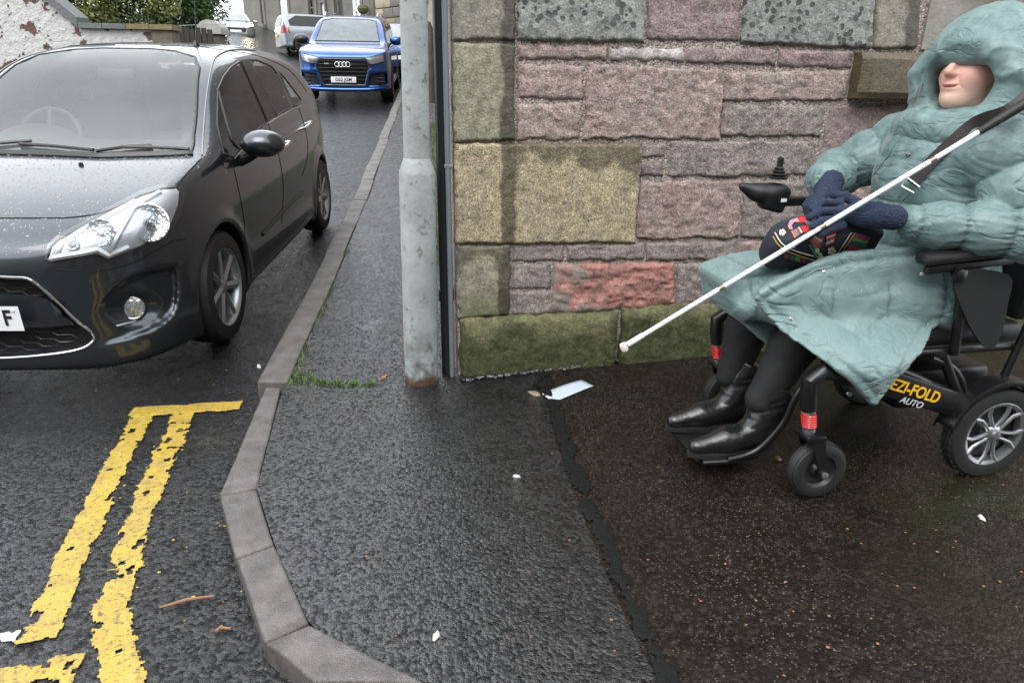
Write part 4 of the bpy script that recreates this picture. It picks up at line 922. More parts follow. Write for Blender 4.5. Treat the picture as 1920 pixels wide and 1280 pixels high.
def on_side(r_):
    p = (r_.uniform(380, 560), r_.uniform(92, 300)); h = H.px(p)
    x, y = p
    if any(inpoly([x], [y], w_)[0] for w_ in (fwin, rwin, qwin)): return None
    return h if h[0].y > .4 and r_.random() < (1.0 if y < 150 or x < 410 else .15) else None
beads(900, on_side, .0015, .005, 'rain_beads', M_DROP, H.root, 2)
# ------------------------------------------------------------------ the blue SUV up the lane
def street_pose(x, y, heading_deg):
    return
def place(y, lateral_x): return lateral_x
BLUE = car_paint('bright_blue_paint', (.006, .058, .25), rough=.28)
side = [(2.38, .26), (2.43, .45), (2.435, .75), (2.38, .95), (2.2, 1.05), (1.7, 1.13), (1.2, 1.19), (.8, 1.40), (.4, 1.60), (.05, 1.69), (-.6, 1.735), (-1.5, 1.71), (-2.2, 1.60), (-2.5, 1.3), (-2.6, 1.0), (-2.62, .6), (-2.5, .3), (0, .25), (2.2, .24)]
plan = [(2.435, 0), (2.42, .45), (2.33, .78), (2.1, .93), (1.6, .975), (.3, .985), (-1.2, .98), (-2.2, .93), (-2.52, .7), (-2.62, 0)]
front = [(0, 1.76), (.5, 1.74), (.66, 1.68), (.76, 1.52), (.86, 1.2), (.94, 1.1), (.975, .95), (.985, .7), (.975, .4), (.93, .26), (0, .2)]
fw = np.array([-SL, -1.0]); fw /= np.linalg.norm(fw); lf = np.array([-fw[1], fw[0]])
wc = atdepth(738, 200, 15.6)[:2]; orS = wc - fw * 1.497 - lf * .96; sl = math.atan(.088)
def suv_mod(d, X, Y, Z):
    aY = np.abs(Y); g = poly_sdf(Y + 0 * Z, Z + 0 * Y, np.array([(.46, .90), (.55, .77), (.43, .40), (-.43, .40), (-.55, .77), (-.46, .90)]))
    d = np.where(X > 2.0, smax(d, -smax(g, -(d + .05), .01), .01), d)
    g2 = poly_sdf(aY + 0 * Z, Z + 0 * Y, np.array([(.56, .60), (.88, .63), (.9, .40), (.50, .38)])); d = np.where(X > 1.9, smax(d, -smax(g2, -(d + .05), .01), .01), d)
    return d - .012 * np.exp(-((Z - .68) / .03) ** 2) * (X > 1.9) * (aY > .55)
AU = Car('parked_suv', 'bright blue SUV with black grille parked facing the camera up the lane', side, plan, front, (1.497, -1.497), .385, .985, .024, BLUE, (orS[0], orS[1], zg(wc[1]) + .088 * 1.49), -math.pi / 2 + math.atan(-SL), sl, mod=suv_mod, arch=.43)
fv = AU.frontv(1)
wsA = [(-.70, 1.20), (.70, 1.20), (.60, 1.60), (.40, 1.64), (-.40, 1.64), (-.60, 1.60)]
AU.cuts = [lambda c: inpoly(c[:, 1], c[:, 2], np.array(wsA) * [.97, 1] ) & (c[:, 0] > -.1) & (c[:, 0] < 1.3)]
sw1 = [(.95, 1.22), (.62, 1.42), (.30, 1.57), (-.25, 1.61), (-.25, 1.17)]; sw2 = [(-.33, 1.17), (-.33, 1.61), (-1.2, 1.60), (-1.25, 1.2)]; sw3 = [(-1.33, 1.2), (-1.3, 1.59), (-2.0, 1.52), (-2.1, 1.3)]
AU.finish()
AU.patch('windscreen', wsA, fv, glass_mat('suv_windscreen', (.35, .38, .4), .22, (.55, .62, .68)), step=.08); AU.strip('windscreen_seal', wsA, fv, M_BLACK, r=.014, closed=True, step=.06)
for p in (sw1, sw2, sw3): AU.patch('side_window', p, AU.sidev(1), M_DGLASS, step=.08, mirror=True)
obj('cabin', MB().box((-.4, 0, 1.0), (2.6, 1.4, .25)).box((.2, .4, 1.25), (.2, .5, .5), bev=.05).box((.2, -.4, 1.25), (.2, .5, .5), bev=.05), M_INT, AU.root)
M_DARKGR = simple('grille_gloss_black', (.008, .008, .009), .3)
AU.patch('grille', [(.44, .88), (.53, .77), (.415, .415), (-.415, .415), (-.53, .77), (-.44, .88)], fv, M_DARKGR, lift=.003, step=.08)
AU.strip('grille_frame', [(.46, .905), (.555, .77), (.435, .39), (-.435, .39), (-.555, .77), (-.46, .905)], lambda p: (Vector((2.425 - .06 * abs(p[0]), p[0], p[1])), Vector((1, 0, 0))), simple('frame_grey', (.05, .052, .056), .3, .5), r=.017, closed=True, step=.1)
for z in (.50, .575, .65, .725, .80, .865):
    hw = np.interp(z, [.40, .77, .90], [.41, .53, .45]); obj('grille_bar', MB().box((2.40, 0, z), (.03, hw * 2 - .02, .022), bev=.006), simple('bar_black', (.02, .02, .022), .3), AU.root)
for i in range(4):
    m = MB(); cy = (i - 1.5) * .073; m.tube([(2.445, cy + .047 * math.cos(q), .80 + .047 * math.sin(q)) for q in np.linspace(0, 2 * math.pi, 28, endpoint=False)], .0075, 8, closed=True); obj('ring_emblem', m, simple('emblem_chrome', (.85, .86, .88), .2, .6), AU.root)
obj('grille_badge', MB().box((2.425, -.33, .805), (.01, .10, .025), bev=.004), M_CHROME, AU.root)
TXM = lambda x, y, z: Matrix.Translation((x, y, z)) @ Matrix(((0, 0, 1, 0), (1, 0, 0, 0), (0, 1, 0, 0), (0, 0, 0, 1)))
pA = obj('number_plate', MB().box((2.452, 0, .50), (.012, .52, .115), bev=.003), M_PLATE, AU.root); text_obj('plate_text', 'D22 JGM', .098, M_TXT, pA, TXM(2.4595, 0, .50), .0005, .0025, sx=.92)
for poly in ([(.84, 1.0), (.47, .925), (.53, .815), (.64, .80), (.86, .86)],):
    a = AU.patch('headlamp', poly, fv, simple('suv_lamp', (.62, .64, .66), .2, .5), lift=.006, step=.05, mirror=True); AU.patch('headlamp_lens', poly, fv, M_CLEAR, lift=.02, step=.05, mirror=True)
    AU.strip('headlamp_seal', poly, fv, M_BLACK, r=.012, closed=True, step=.05, mirror=True)
AU.patch('bumper_intake', [(.57, .59), (.87, .62), (.885, .41), (.52, .39)], fv, M_BLACK, lift=.004, step=.06, mirror=True)
for z in (.47, .54):
    for sg in (1, -1): obj('intake_bar', MB().box((2.30, .70 * sg, z), (.10, .30, .018), rotm('Z', -sg * 24).to_3x3().to_4x4()), M_BLACK, AU.root)
AU.strip('bumper_lip', [(-.85, .335), (-.5, .315), (0, .31), (.5, .315), (.85, .335)], fv, BLUE, r=.022, lift=.01, step=.08)
AU.patch('lower_bumper', [(-.85, .315), (0, .29), (.85, .315), (.8, .24), (-.8, .24)], fv, M_BLACK, lift=.006, step=.1)
for ax in (1.497, -1.497):
    for sg in (1, -1): wheel(AU.root, (ax, .84 * sg, .385), .385, .27, .27, sg, M_ALLOYD, 5)
for sg in (1, -1):
    c = Vector((.80, 1.06 * sg, 1.22)); f = lambda X, Y, Z: smax(ell(X, Y, Z, c, (.12, .15, .10)), -(X - c.x + .06), .03)
    mo = obj('mirror_housing', sdf_mesh('mirror_housing', f, c - Vector((.14, .18, .13)), c + Vector((.14, .18, .13)), .02), BLUE if sg > 0 else M_BLACK, AU.root); obj('mirror_stalk', MB().tube([c - Vector((0, .17 * sg, .08)), c], .03, 8), M_BLACK, mo)
    m = MB(); m.tube([(-.0, .60 * sg, 1.70), (-.15, .61 * sg, 1.765), (-1.9, .60 * sg, 1.735), (-2.05, .58 * sg, 1.66)], .016, 8); obj('roof_rail', m, M_CHROME, AU.root)
    for x in (.35, -.75): m = MB(); m.tube([(x - .1, .99 * sg, 1.0), (x - .08, 1.03 * sg, 1.01), (x + .08, 1.03 * sg, 1.01), (x + .1, .99 * sg, 1.0)], .013, 6); obj('door_handle', m, M_CHROME, AU.root)
obj('tax_disc', MB().box((.62, .50, 1.36), (.02, .07, .10), rotm('Y', -40)), M_BLACK, AU.root)

# ------------------------------------------------------------------ smaller far cars: one builder
def far_car(name, label, px, t, L, Wd, Ht, heading, paint, wheelcol, estate=False, lights=False, dark=False, clip_z=None):
    p = atdepth(*px, t); z = p[2]; hl_, hw = L / 2, Wd / 2; k = Ht / 1.5
    roofb = -hl_ + (.25 if estate else .75)
    side = [(hl_ - .02, .25), (hl_, .5), (hl_ - .06, .72 * k), (hl_ - .35, .86 * k), (hl_ - 1.05, .97 * k), (hl_ - 1.5, 1.22 * k), (hl_ - 1.9, 1.42 * k), (hl_ - 2.4, 1.5 * k), (roofb + .3, 1.47 * k), (roofb, 1.40 * k), (-hl_ + .08, 1.0 * k), (-hl_, .8), (-hl_ + .02, .35), (-hl_ + .2, .22), (hl_ - .3, .2)]
    plan = [(hl_, 0), (hl_ - .03, hw * .5), (hl_ - .2, hw * .85), (hl_ - .6, hw * .97), (0, hw), (-hl_ + .6, hw * .98), (-hl_ + .15, hw * .85), (-hl_, hw * .4), (-hl_ - .005, 0)]
    front = [(0, 1.54 * k), (hw * .55, 1.5 * k), (hw * .7, 1.42 * k), (hw * .82, 1.2 * k), (hw * .96, .95 * k), (hw, .75), (hw, .45), (hw * .95, .22), (0, .18)]
    ax = (hl_ - .85, -hl_ + .85); wr = .32
    rz = math.atan2(heading[1], heading[0]); C = Car(name, label, side, plan, front, ax, wr, hw, .04, paint, (p[0], p[1], z), rz, 0.0, arch=.36)
    C.finish(); ws = [(-hw * .72, 1.0 * k), (hw * .72, 1.0 * k), (hw * .58, 1.38 * k), (-hw * .58, 1.38 * k)]
    C.patch('windscreen', ws, C.frontv(1), M_DGLASS if dark else glass_mat('far_glass', (.25, .28, .3), .35), lift=.012, step=.1)
    C.patch('rear_window', [(-hw * .65, 1.0 * k), (hw * .65, 1.0 * k), (hw * .55, 1.33 * k), (-hw * .55, 1.33 * k)], C.frontv(-1), M_DGLASS, lift=.012, step=.1)
    sw = [(hl_ - 1.3, 1.02 * k), (hl_ - 1.85, 1.33 * k), (hl_ - 2.3, 1.40 * k), (roofb + .45, 1.38 * k), (roofb + .12, 1.2 * k), (roofb + .15, 1.0 * k)]
    C.patch('side_window', sw, C.sidev(1), M_DGLASS, lift=.012, step=.1, mirror=True)
    C.strip('door_gap', [(.1, .35), (.12, 1.0 * k)], C.sidev(1), GAP, r=.008, step=.08, mirror=True)
    for a in ax:
        for sg in (1, -1): wheel(C.root, (a, (hw - .10) * sg, wr), wr, .22, .2, sg, wheelcol, 5)
    hlp = [(hw * .5, .66 * k), (hw * .93, .74 * k), (hw * .9, .86 * k), (hw * .6, .78 * k)]
    if lights:
        t_ = NT('lit_headlamp'); t_.set((.9, .9, .85), .3, None, Emission_Color=(1, .86, .6, 1), Emission_Strength=25.0); ml = t_.m
    else: ml = M_HOUS
    C.patch('headlamp', hlp, C.frontv(1), ml, lift=.01, step=.06, mirror=True)
    C.patch('grille', [(-hw * .5, .42), (hw * .5, .42), (hw * .58, .62), (-hw * .58, .62)], C.frontv(1), M_BLACK, lift=.01, step=.1)
    C.patch('tail_lamp', [(hw * .62, .72 * k), (hw * .95, .72 * k), (hw * .93, 1.0 * k), (hw * .75, 1.0 * k)], C.frontv(-1), M_RED, lift=.01, step=.06, mirror=True)
    for e in (1, -1): obj('number_plate', MB().box((e * (hl_ + .01), 0, .47 if e > 0 else .7), (.015, .52, .11)), M_PLATE if e > 0 else simple('plate_yellow', (.7, .5, .05), .4), C.root)
    for sg in (1, -1): obj('door_mirror', MB().box((hl_ - 1.45, (hw + .08) * sg, 1.0 * k), (.10, .2, .14), bev=.04), paint, C.root)
    return C
SILV = car_paint('silver_paint', (.26, .285, .31), rough=.3); WHT = car_paint('pale_silver_paint', (.36, .375, .385), rough=.3); NAVY = car_paint('mid_blue_paint', (.03, .08, .22), rough=.3)
far_car('oncoming_car', 'pale silver hatchback driving towards the camera with headlights lit, far left', (446, 82), 35.0, 4.0, 1.75, 1.5, (.34, -.94), WHT, M_ALLOYD, lights=True)
far_car('parked_estate', 'silver estate car with dark windows parked by the grey house', (622, 104), 31.0, 4.7, 1.8, 1.62, (.86, .5), SILV, M_ALLOYD, estate=True, dark=True)
far_car('blue_car', 'mid blue car half hidden behind the bright blue SUV', (768, 142), 22.5, 4.4, 1.8, 1.62, (.11, -.99), NAVY, M_ALLOYD)
# twin wheels of the estate face the house; nothing more to see

# ------------------------------------------------------------------ left: whitewashed rubble wall, hedge plants, gatepost
t = NT('whitewashed_rubble'); v = t.voro(3.4, 'DISTANCE_TO_EDGE'); n1 = t.noise(2.6, 6, .7)
c = t.mix(t.noise(9, 5), (.36, .355, .34), (.54, .53, .52)); peel = t.ramp(t.noise(3.1, 6, .62), [(.545, 0.0), (.575, 1.0)])
c = t.mix(peel, c, t.ramp(t.noise(16, 4), [(.3, (.045, .03, .025)), (.7, (.15, .075, .055))])); c = t.mix(t.ramp(t.noise(18, 6, .75), [(.63, 0.0), (.70, .8)]), c, (.09, .085, .075))
M_WWALL = t.set(c, .8, t.bump(t.math('SUBTRACT', t.math('MULTIPLY', t.noise(7, 5, .65), 1.2), t.math('MULTIPLY', peel, .35)), .05))
M_COPE = simple('coping_stone', (.10, .105, .105), .5, var=.35, vscale=3, bumpamp=.01, bscale=14); M_COPE2 = simple('lichen_coping', (.15, .125, .06), .7, var=.4, vscale=4, bumpamp=.01, bscale=14)
wB, wA2 = atdepth(320, 57, 14.0), atdepth(150, 52, 13.8); zT = float(wB[2]); wd = (wA2 - wB)[:2]; wLen = np.linalg.norm(wd); wd /= wLen; wn_ = np.array([-wd[1], wd[0]]); wn_ *= -np.sign(wn_[1])
ww = empty('rubble_wall', (wB[0], wB[1], float(Zs(wB[1])) - .2)); tag(ww, 'whitewashed peeling rubble wall with stone coping across the lane', 'wall'); wo = np.array(ww.location)
def WP(s, o_, z): p = wB[:2] + wd * s + wn_ * o_; return (p[0] - wo[0], p[1] - wo[1], z - wo[2])
RK = .93
def wtop(s): return zT if s < wLen else zT + (s - wLen) * RK
m = MB(); ss = np.concatenate([np.linspace(0, wLen, 20), np.linspace(wLen + .05, wLen + 3.2, 24)]); V = []; F = []
for s in ss:
    for o_, z in ((0, float(wo[2]) - .6), (0, wtop(s)), (-.4, wtop(s)), (-.4, float(wo[2]) - .6)): V.append(WP(s, o_, z))
for i in range(len(ss) - 1):
    for k in range(4): F.append((4 * i + k, 4 * i + (k + 1) % 4, 4 * i + 4 + (k + 1) % 4, 4 * i + 4 + k))
F += [(0, 3, 2, 1), tuple(4 * (len(ss) - 1) + k for k in range(4))]; m.add(V, F); obj('wall_face', m, M_WWALL, ww)
def cope(s0, s1, mt, th=.10):
    m = MB(); V = []
    for s in (s0, s1):
        for o_, dz in ((.09, .002), (.09, th), (-.5, th + .02), (-.5, .002)): V.append(WP(s, o_, wtop(s) + dz))
    m.add(V, [(0, 1, 2, 3), (7, 6, 5, 4)] + [(k, 4 + k, 4 + (k + 1) % 4, (k + 1) % 4) for k in range(4)]); obj('coping', m, mt, ww)
e = np.linspace(-.06, wLen, 5)
for i in range(4): cope(e[i], e[i + 1] - .01, M_COPE2 if i < 2 else M_COPE)
e = np.linspace(wLen, wLen + 3.2, 4)
for i in range(3): cope(e[i] + .002, e[i + 1] - .01, M_COPE, .2)
pz = WP(.18, -.2, (zT + wo[2]) / 2 - .2); obj('end_pier', MB().box(pz, (.40, .46, zT - wo[2] + .38), Matrix.Rotation(math.atan2(wd[1], wd[0]), 4, 'Z')), simple('brown_rubble', (.12, .095, .075), .8, var=.4, bumpamp=.03, bscale=8), ww)
# gatepost with a half-round cap
gp_ = atdepth(405, 100, 17.0); g = empty('gatepost', (gp_[0], gp_[1], gp_[2])); tag(g, 'stone gatepost with a rounded cap beyond the whitewashed wall', 'gatepost')
M_OLD = simple('old_gate_stone', (.10, .09, .075), .8, var=.5, vscale=4, bumpamp=.03, bscale=9)
obj('shaft', MB().box((0, 0, -.1), (.44, .42, 1.1), bev=.03), M_OLD, g)
arc = [(.29 * math.cos(q), .24 * math.sin(q)) for q in np.linspace(0, math.pi, 14)] ; obj('cap', MB().prism([(.29, -.08)] + arc + [(-.29, -.08)], -.26, .26, Matrix.Translation((0, 0, .5)) @ rotm('X', 90)), simple('cap_stone', (.30, .29, .26), .8, var=.45, vscale=6), g)
fn_ = empty('low_fence', tuple(atdepth(355, 88, 16.5))); tag(fn_, 'low dark fence between the white wall and the gatepost', 'fence')
for i in range(9): obj('fence_board', MB().box((-.55 + i * .135, .02 * math.sin(i), .1), (.115, .03, .62 + .05 * math.sin(i * 2.2))), simple('dark_timber', (.025, .022, .018), .8, var=.4), fn_)
obj('fence_wire', MB().tube([(-.9, 0, .42), (0, 0, .47), (1.0, 0, .52)], .008, 6), M_GREYPIPE, fn_)

# plants: a crown of many small leaves on a few stems
def leaf_mat(name, c1, c2, c3):
    t = NT(name); r = t.attr('tone'); c = t.ramp(r, [(0, c1), (.55, c2), (1, c3)]); return t.set(c, .45, None, Subsurface_Weight=0.0)
def shrub(name, label, base, rx, rz_, h, n, leaf, mat, seed, lobes=9, stems=5, droop=0.0, sparse=False, cat='shrub', aspect=.5):
    r_ = np.random.default_rng(seed); root = empty(name, tuple(base)); tag(root, label, cat)
    L = [np.array([r_.uniform(-.75, .75) * rx, r_.uniform(-.6, .6) * rx, h * (.25 + .7 * r_.random())]) for _ in range(lobes)]; LR = r_.uniform(.32, .55, lobes) * min(rx, h * .6)
    k = r_.integers(0, lobes, n); u = r_.normal(size=(n, 3)); u /= np.linalg.norm(u, axis=1)[:, None]
    C = np.array(L)[k] + u * LR[k][:, None] * (r_.random(n) ** .33)[:, None] * np.array([1, 1, .85]); C[:, 2] = np.maximum(C[:, 2], .03)
    a = u + r_.normal(size=(n, 3)) * .7 + np.array([0, 0, -droop]); a /= np.linalg.norm(a, axis=1)[:, None]
    b = np.cross(a, r_.normal(size=(n, 3))); b /= np.linalg.norm(b, axis=1)[:, None]; s = leaf * r_.uniform(.6, 1.4, n)[:, None]
    V = np.stack([C - a * s * .5, C + b * s * aspect * .5, C + a * s * .5, C - b * s * aspect * .5], 1).reshape(-1, 3)
    me = mesh('foliage', V, np.arange(4 * n).reshape(n, 4)); tone = np.clip(r_.random(lobes)[k] * .6 + r_.random(n) * .5, 0, 1); fattr(me, 'tone', np.repeat(tone, 4))
    fo = obj('foliage', me, mat, root); fo['kind'] = 'stuff'
    for i in range(stems):
        q = L[i % lobes]; m = MB(); m.tube([(q[0] * .15, q[1] * .15, -.2), (q[0] * .5, q[1] * .5, q[2] * .45), tuple(q)], [.05, .03, .012], 6); obj('stem', m, M_BARK, root)
        if sparse:
            for j in range(7):
                e = q + r_.normal(size=3) * LR[i % lobes] * 1.1; e2 = e + r_.normal(size=3) * .25; m = MB(); m.tube([tuple(q * .7), tuple((q + e) / 2 + r_.normal(size=3) * .06), tuple(e), tuple(e2)], [.018, .012, .008, .003], 5); obj('twig', m, M_BARK, root)
    return root
M_BARK = simple('bark', (.06, .05, .04), .85, var=.3)
L_DARK = leaf_mat('dark_conifer', (.008, .014, .008), (.016, .026, .014), (.04, .05, .03)); L_YEL = leaf_mat('variegated_leaves', (.015, .030, .006), (.035, .06, .010), (.17, .17, .03)); L_GRN = leaf_mat('green_leaves', (.018, .045, .010), (.035, .085, .016), (.07, .14, .03)); L_BRN = leaf_mat('brown_twigs', (.03, .022, .016), (.06, .045, .032), (.10, .08, .055))
def gpos(px, t): p = atdepth(px, 60, t); p[2] = float(Zs(p[1]) + bank(p[0], p[1])) - .12; return p
shrub('conifer', 'dark drooping conifer rising behind the white wall', gpos(172, 17.5), 1.3, 1, 4.4, 16000, .17, L_DARK, 1, 18, droop=.9, aspect=.3)
shrub('laurel_bush', 'yellow and green variegated bush behind the white wall', gpos(255, 17.0), 1.25, 1, 3.6, 15000, .10, L_YEL, 2, 22)
shrub('green_bush', 'bright green bush right of the variegated bush', gpos(335, 19.5), 1.1, 1, 3.8, 14000, .11, L_GRN, 3, 20)
shrub('bare_bush', 'brown leafless bush above the gatepost', gpos(376, 21.5), .75, 1, 2.6, 4000, .09, L_BRN, 4, 14, 12, sparse=True)
shrub('hedge_tree', 'olive green tree behind the gatepost and brown bush', gpos(345, 25), 2.0, 1, 5.6, 14000, .15, L_GRN, 6, 22, cat='tree')
shrub('garden_tree', 'large dark evergreen tree above the sloping coping', gpos(95, 22), 2.2, 1, 6.5, 16000, .19, L_DARK, 8, 22, cat='tree')

# ------------------------------------------------------------------ grey rendered house at the top of the lane
hA, hB = atdepth(462, 62, 41.0), atdepth(760, 96, 30.0)
hd = (hB - hA)[:2]; hd /= np.linalg.norm(hd); hn = np.array([hd[1], -hd[0]]); hz0 = min(hA[2], hB[2]) - 1.0
house = empty('grey_house', (hA[0], hA[1], hz0)); tag(house, 'grey rendered two storey house with white panels at the top of the lane', 'house'); house.rotation_euler = (0, 0, math.atan2(hd[1], hd[0]))
def on_house(px, py):
    d = ray(px, py); n2 = np.array([hn[0], hn[1]]); tt = (hA[:2] @ n2) / (d[:2] @ n2); P = cC + d * tt; return float((P[:2] - hA[:2]) @ hd), float(P[2] - hz0)
t = NT('grey_render'); c = t.mix(t.ramp(t.noise(1.2, 5, .6), [(.3, 0.0), (.7, 1.0)]), (.10, .092, .082), (.155, .145, .13)); M_GR = t.set(c, .85, t.bump(t.noise(20, 4), .01))
Lh = float((hB - hA)[:2] @ hd) + .6; uS_ = on_house(700, 20)[0]
openings = []
def opening(x0, y0, x1, y1): a, b = on_house(x0, y0), on_house(x1, y1); openings.append((min(a[0], b[0]), max(a[0], b[0]), min(a[1], b[1]), max(a[1], b[1]))); return openings[-1]
W1, W2, W3_, D1, D2, W4 = opening(485, -30, 497, 46), opening(524, 0, 543, 41), opening(576, -30, 592, 29), opening(600, 6, 611, 60), opening(622, -40, 646, 60), opening(660, -50, 677, 44)
m = MB(); us = sorted({0.0, uS_, *[o[0] for o in openings], *[o[1] for o in openings]}); zs = sorted({0.0, 9.0, *[o[2] for o in openings], *[min(9.0, o[3]) for o in openings]})
for a, b in zip(us, us[1:]):
    for z_a, z_b in zip(zs, zs[1:]):
        cu, cz = (a + b) / 2, (z_a + z_b) / 2
        if any(o[0] < cu < o[1] and o[2] < cz < o[3] for o in openings): continue
        m.add([(a, 0, z_a), (b, 0, z_a), (b, 0, z_b), (a, 0, z_b), (a, .3, z_a), (b, .3, z_a), (b, .3, z_b), (a, .3, z_b)], [(0, 1, 2, 3), (7, 6, 5, 4), (0, 4, 5, 1), (1, 5, 6, 2), (2, 6, 7, 3), (3, 7, 4, 0)])
me = m.mesh('wall'); bm = bmesh.new(); bm.from_mesh(me); bmesh.ops.remove_doubles(bm, verts=bm.verts, dist=.001); bm.to_mesh(me); bm.free(); obj('wall', me, M_GR, house)
obj('inside', MB().box((uS_ / 2, 4, 4.5), (uS_ - .2, 7.0, 8.8)), simple('dark_inside', (.015, .015, .016), .8), house)
obj('roof', MB().add([(-.3, -.3, 9), (Lh, -.3, 9), (Lh, 8, 9), (-.3, 8, 9), (-.3, 4, 12), (Lh, 4, 12)], [(0, 1, 5, 4), (1, 2, 5), (2, 3, 4, 5), (3, 0, 4), (0, 3, 2, 1)]), simple('slate2', (.06, .065, .07), .5, var=.3), house)
M_WP = simple('white_board', (.72, .73, .75), .5); M_SILL = simple('stone_trim', (.13, .12, .105), .8, var=.3); M_PVC = simple('white_frame', (.75, .75, .75), .4)
def sill(o): obj('window_sill', MB().box(((o[0] + o[1]) / 2, -.10, o[2] - .12), (o[1] - o[0] + .5, .3, .24), bev=.02), M_SILL, house)
def surround(o):
    for s_ in (0, 1): obj('window_surround', MB().box((o[s_] + (.12 if s_ else -.12), -.02, (o[2] + o[3]) / 2), (.24, .1, o[3] - o[2])), M_SILL, house)
def pane(o, nm, mt, dep=.12):
    return obj(nm, MB().box(((o[0] + o[1]) / 2, dep, (o[2] + o[3]) / 2), (o[1] - o[0], .03, o[3] - o[2])), mt, house)
for o in (W1, W2, W3_): sill(o); surround(o)
pane(W1, 'window', M_DGLASS); pane(W3_, 'window', M_DGLASS); pane(W2, 'boarded_window', M_WP, .05); pane(D1, 'white_door', M_WP); pane(D2, 'doorway', simple('dark_door', (.03, .032, .03), .6), .2); wf = pane(W4, 'window', simple('dim_pane', (.06, .065, .07), .08, Coat_Weight=.5), .08)
for o, nx_, nz_ in ((W1, 3, 8), (W3_, 2, 4)):
    for i in range(1, nx_): obj('glazing_bar', MB().box((o[0] + (o[1] - o[0]) * i / nx_, .06, (o[2] + o[3]) / 2), (.05, .05, o[3] - o[2])), M_SILL, house)
    for i in range(1, nz_): obj('glazing_bar', MB().box(((o[0] + o[1]) / 2, .06, o[2] + (o[3] - o[2]) * i / nz_), (o[1] - o[0], .05, .05)), M_SILL, house)
for e_ in (W4[0] + .08, W4[1] - .08): obj('window_frame', MB().box((e_, .0, (W4[2] + W4[3]) / 2), (.16, .12, W4[3] - W4[2])), M_PVC, house)
for z_ in (W4[2] + .08, on_house(668, 19)[1]): obj('window_frame', MB().box(((W4[0] + W4[1]) / 2, .0, z_), (W4[1] - W4[0] - .33, .12, .16)), M_PVC, house)
for px in (613.5, 637): u_ = on_house(px, 20)[0]; obj('drainpipe', MB().tube([(u_, -.08, .5), (u_, -.08, 8.9)], .05, 8), M_OLD, house)
bx_ = on_house(693, 16); bk = obj('basket', MB().lathe([(.02, -.28), (.2, -.2), (.27, -.05), (.2, .08), (.02, .12)], 16, Matrix.Translation((bx_[0], -.35, bx_[1]))), simple('basket_moss', (.07, .075, .03), .9, var=.4, vscale=20), house); obj('bracket', MB().tube([(bx_[0], -.35, bx_[1] + .1), (bx_[0], -.35, bx_[1] + .5), (bx_[0], -.02, bx_[1] + .55)], .02, 6), M_BLACK, bk)
st = empty('sandstone_house', (hA[0] + hd[0] * (uS_ + .02), hA[1] + hd[1] * (uS_ + .02), hz0)); st.rotation_euler = house.rotation_euler; tag(st, 'buff sandstone house front beside the grey house', 'house')
M_BUFF = simple('buff_stone', (.30, .25, .18), .8, var=.35, vscale=2.5, bumpamp=.02, bscale=9)
obj('core', MB().box((4.6, 3.2, 4.5), (9.2, 6, 9)), M_MORT, st)
r_ = random.Random(5)
for k_ in range(16):
    z_ = .3 + k_ * .42; u_ = .02
    while u_ < 3.4: wl_ = r_.uniform(.5, 1.0); obj('stone', MB().box((u_ + wl_ / 2, .14, z_ + .2), (wl_ - .03, .16, .39), bev=.02), [M_BUFF, M_SILL, simple('buff_dark', (.22, .17, .11), .8, var=.3)][r_.choice([0, 0, 1, 2])], st); u_ += wl_
# wall continuing along the pavement beyond the corner building, with a short stone post
lw = empty('lane_wall', (float(side_x(12)), 12, float(Zs(12)))); tag(lw, 'pinkish lane wall running uphill beyond the downpipe', 'wall')
V = []; 
for y in np.linspace(11.9, 34, 12):
    for o_, z in ((0, Zs(y) - .3), (0, Zs(y) + 3.2), (.4, Zs(y) + 3.2), (.4, Zs(y) - .3)): V.append((float(side_x(y)) + .05 + o_ - lw.location[0], y - 12, float(z) - lw.location[2]))
F = [(4 * i + k, 4 * i + (k + 1) % 4, 4 * i + 4 + (k + 1) % 4, 4 * i + 4 + k) for i in range(11) for k in range(4)] + [(0, 3, 2, 1), (44, 45, 46, 47)]
m = MB(); m.add(V, F); obj('wall_body', m, simple('lane_stone', (.26, .20, .17), .8, var=.4, vscale=2, bumpamp=.02, bscale=10), lw)
kp = atdepth(803, 158, 11.5); tag(obj('stone_post', MB().lathe([(.12, -.3), (.12, .55), (.10, .85), (.07, .95), (.01, .97)], 16, Matrix.Translation(kp)), M_OLD), 'short old stone post against the lane wall behind the lamp post', 'post')
# ------------------------------------------------------------------ unseen terrace added behind the camera to shade what faces it; shows in reflections
te = empty('added_terrace', (0, -8.5, -.3)); tag(te, 'plain stone terrace added out of view behind the camera to shade the street', 'building')
M_TER = simple('terrace_stone', (.20, .175, .15), .85, var=.3, vscale=1.5, bumpamp=.01, bscale=12)
obj('wall', MB().box((0, -3, 3.4), (44, 6, 6.8)), M_TER, te); obj('roof', MB().add([(-22.3, -6.3, 6.8), (22.3, -6.3, 6.8), (22.3, .3, 6.8), (-22.3, .3, 6.8), (-22.3, -3, 9.4), (22.3, -3, 9.4)], [(3, 2, 5, 4), (2, 1, 5), (1, 0, 4, 5), (0, 3, 4), (0, 1, 2, 3)]), simple('terrace_slate', (.06, .065, .07), .5, var=.3), te)
for i in range(-8, 9):
    for z_ in (1.6, 4.7):
        if z_ < 2 and i % 3 == 0: obj('door', MB().box((i * 2.6, .03, 1.1), (1.0, .08, 2.1), bev=.01), simple('terrace_door', (.03, .06, .05), .4), te)
        else: wd_ = obj('window', MB().box((i * 2.6, .02, z_), (1.1, .06, 1.5)), M_DGLASS, te); obj('window_sill', MB().box((0, 0, 0), (1.3, .2, .1)), M_SILL, wd_).location = (i * 2.6, .1, z_ - .82)
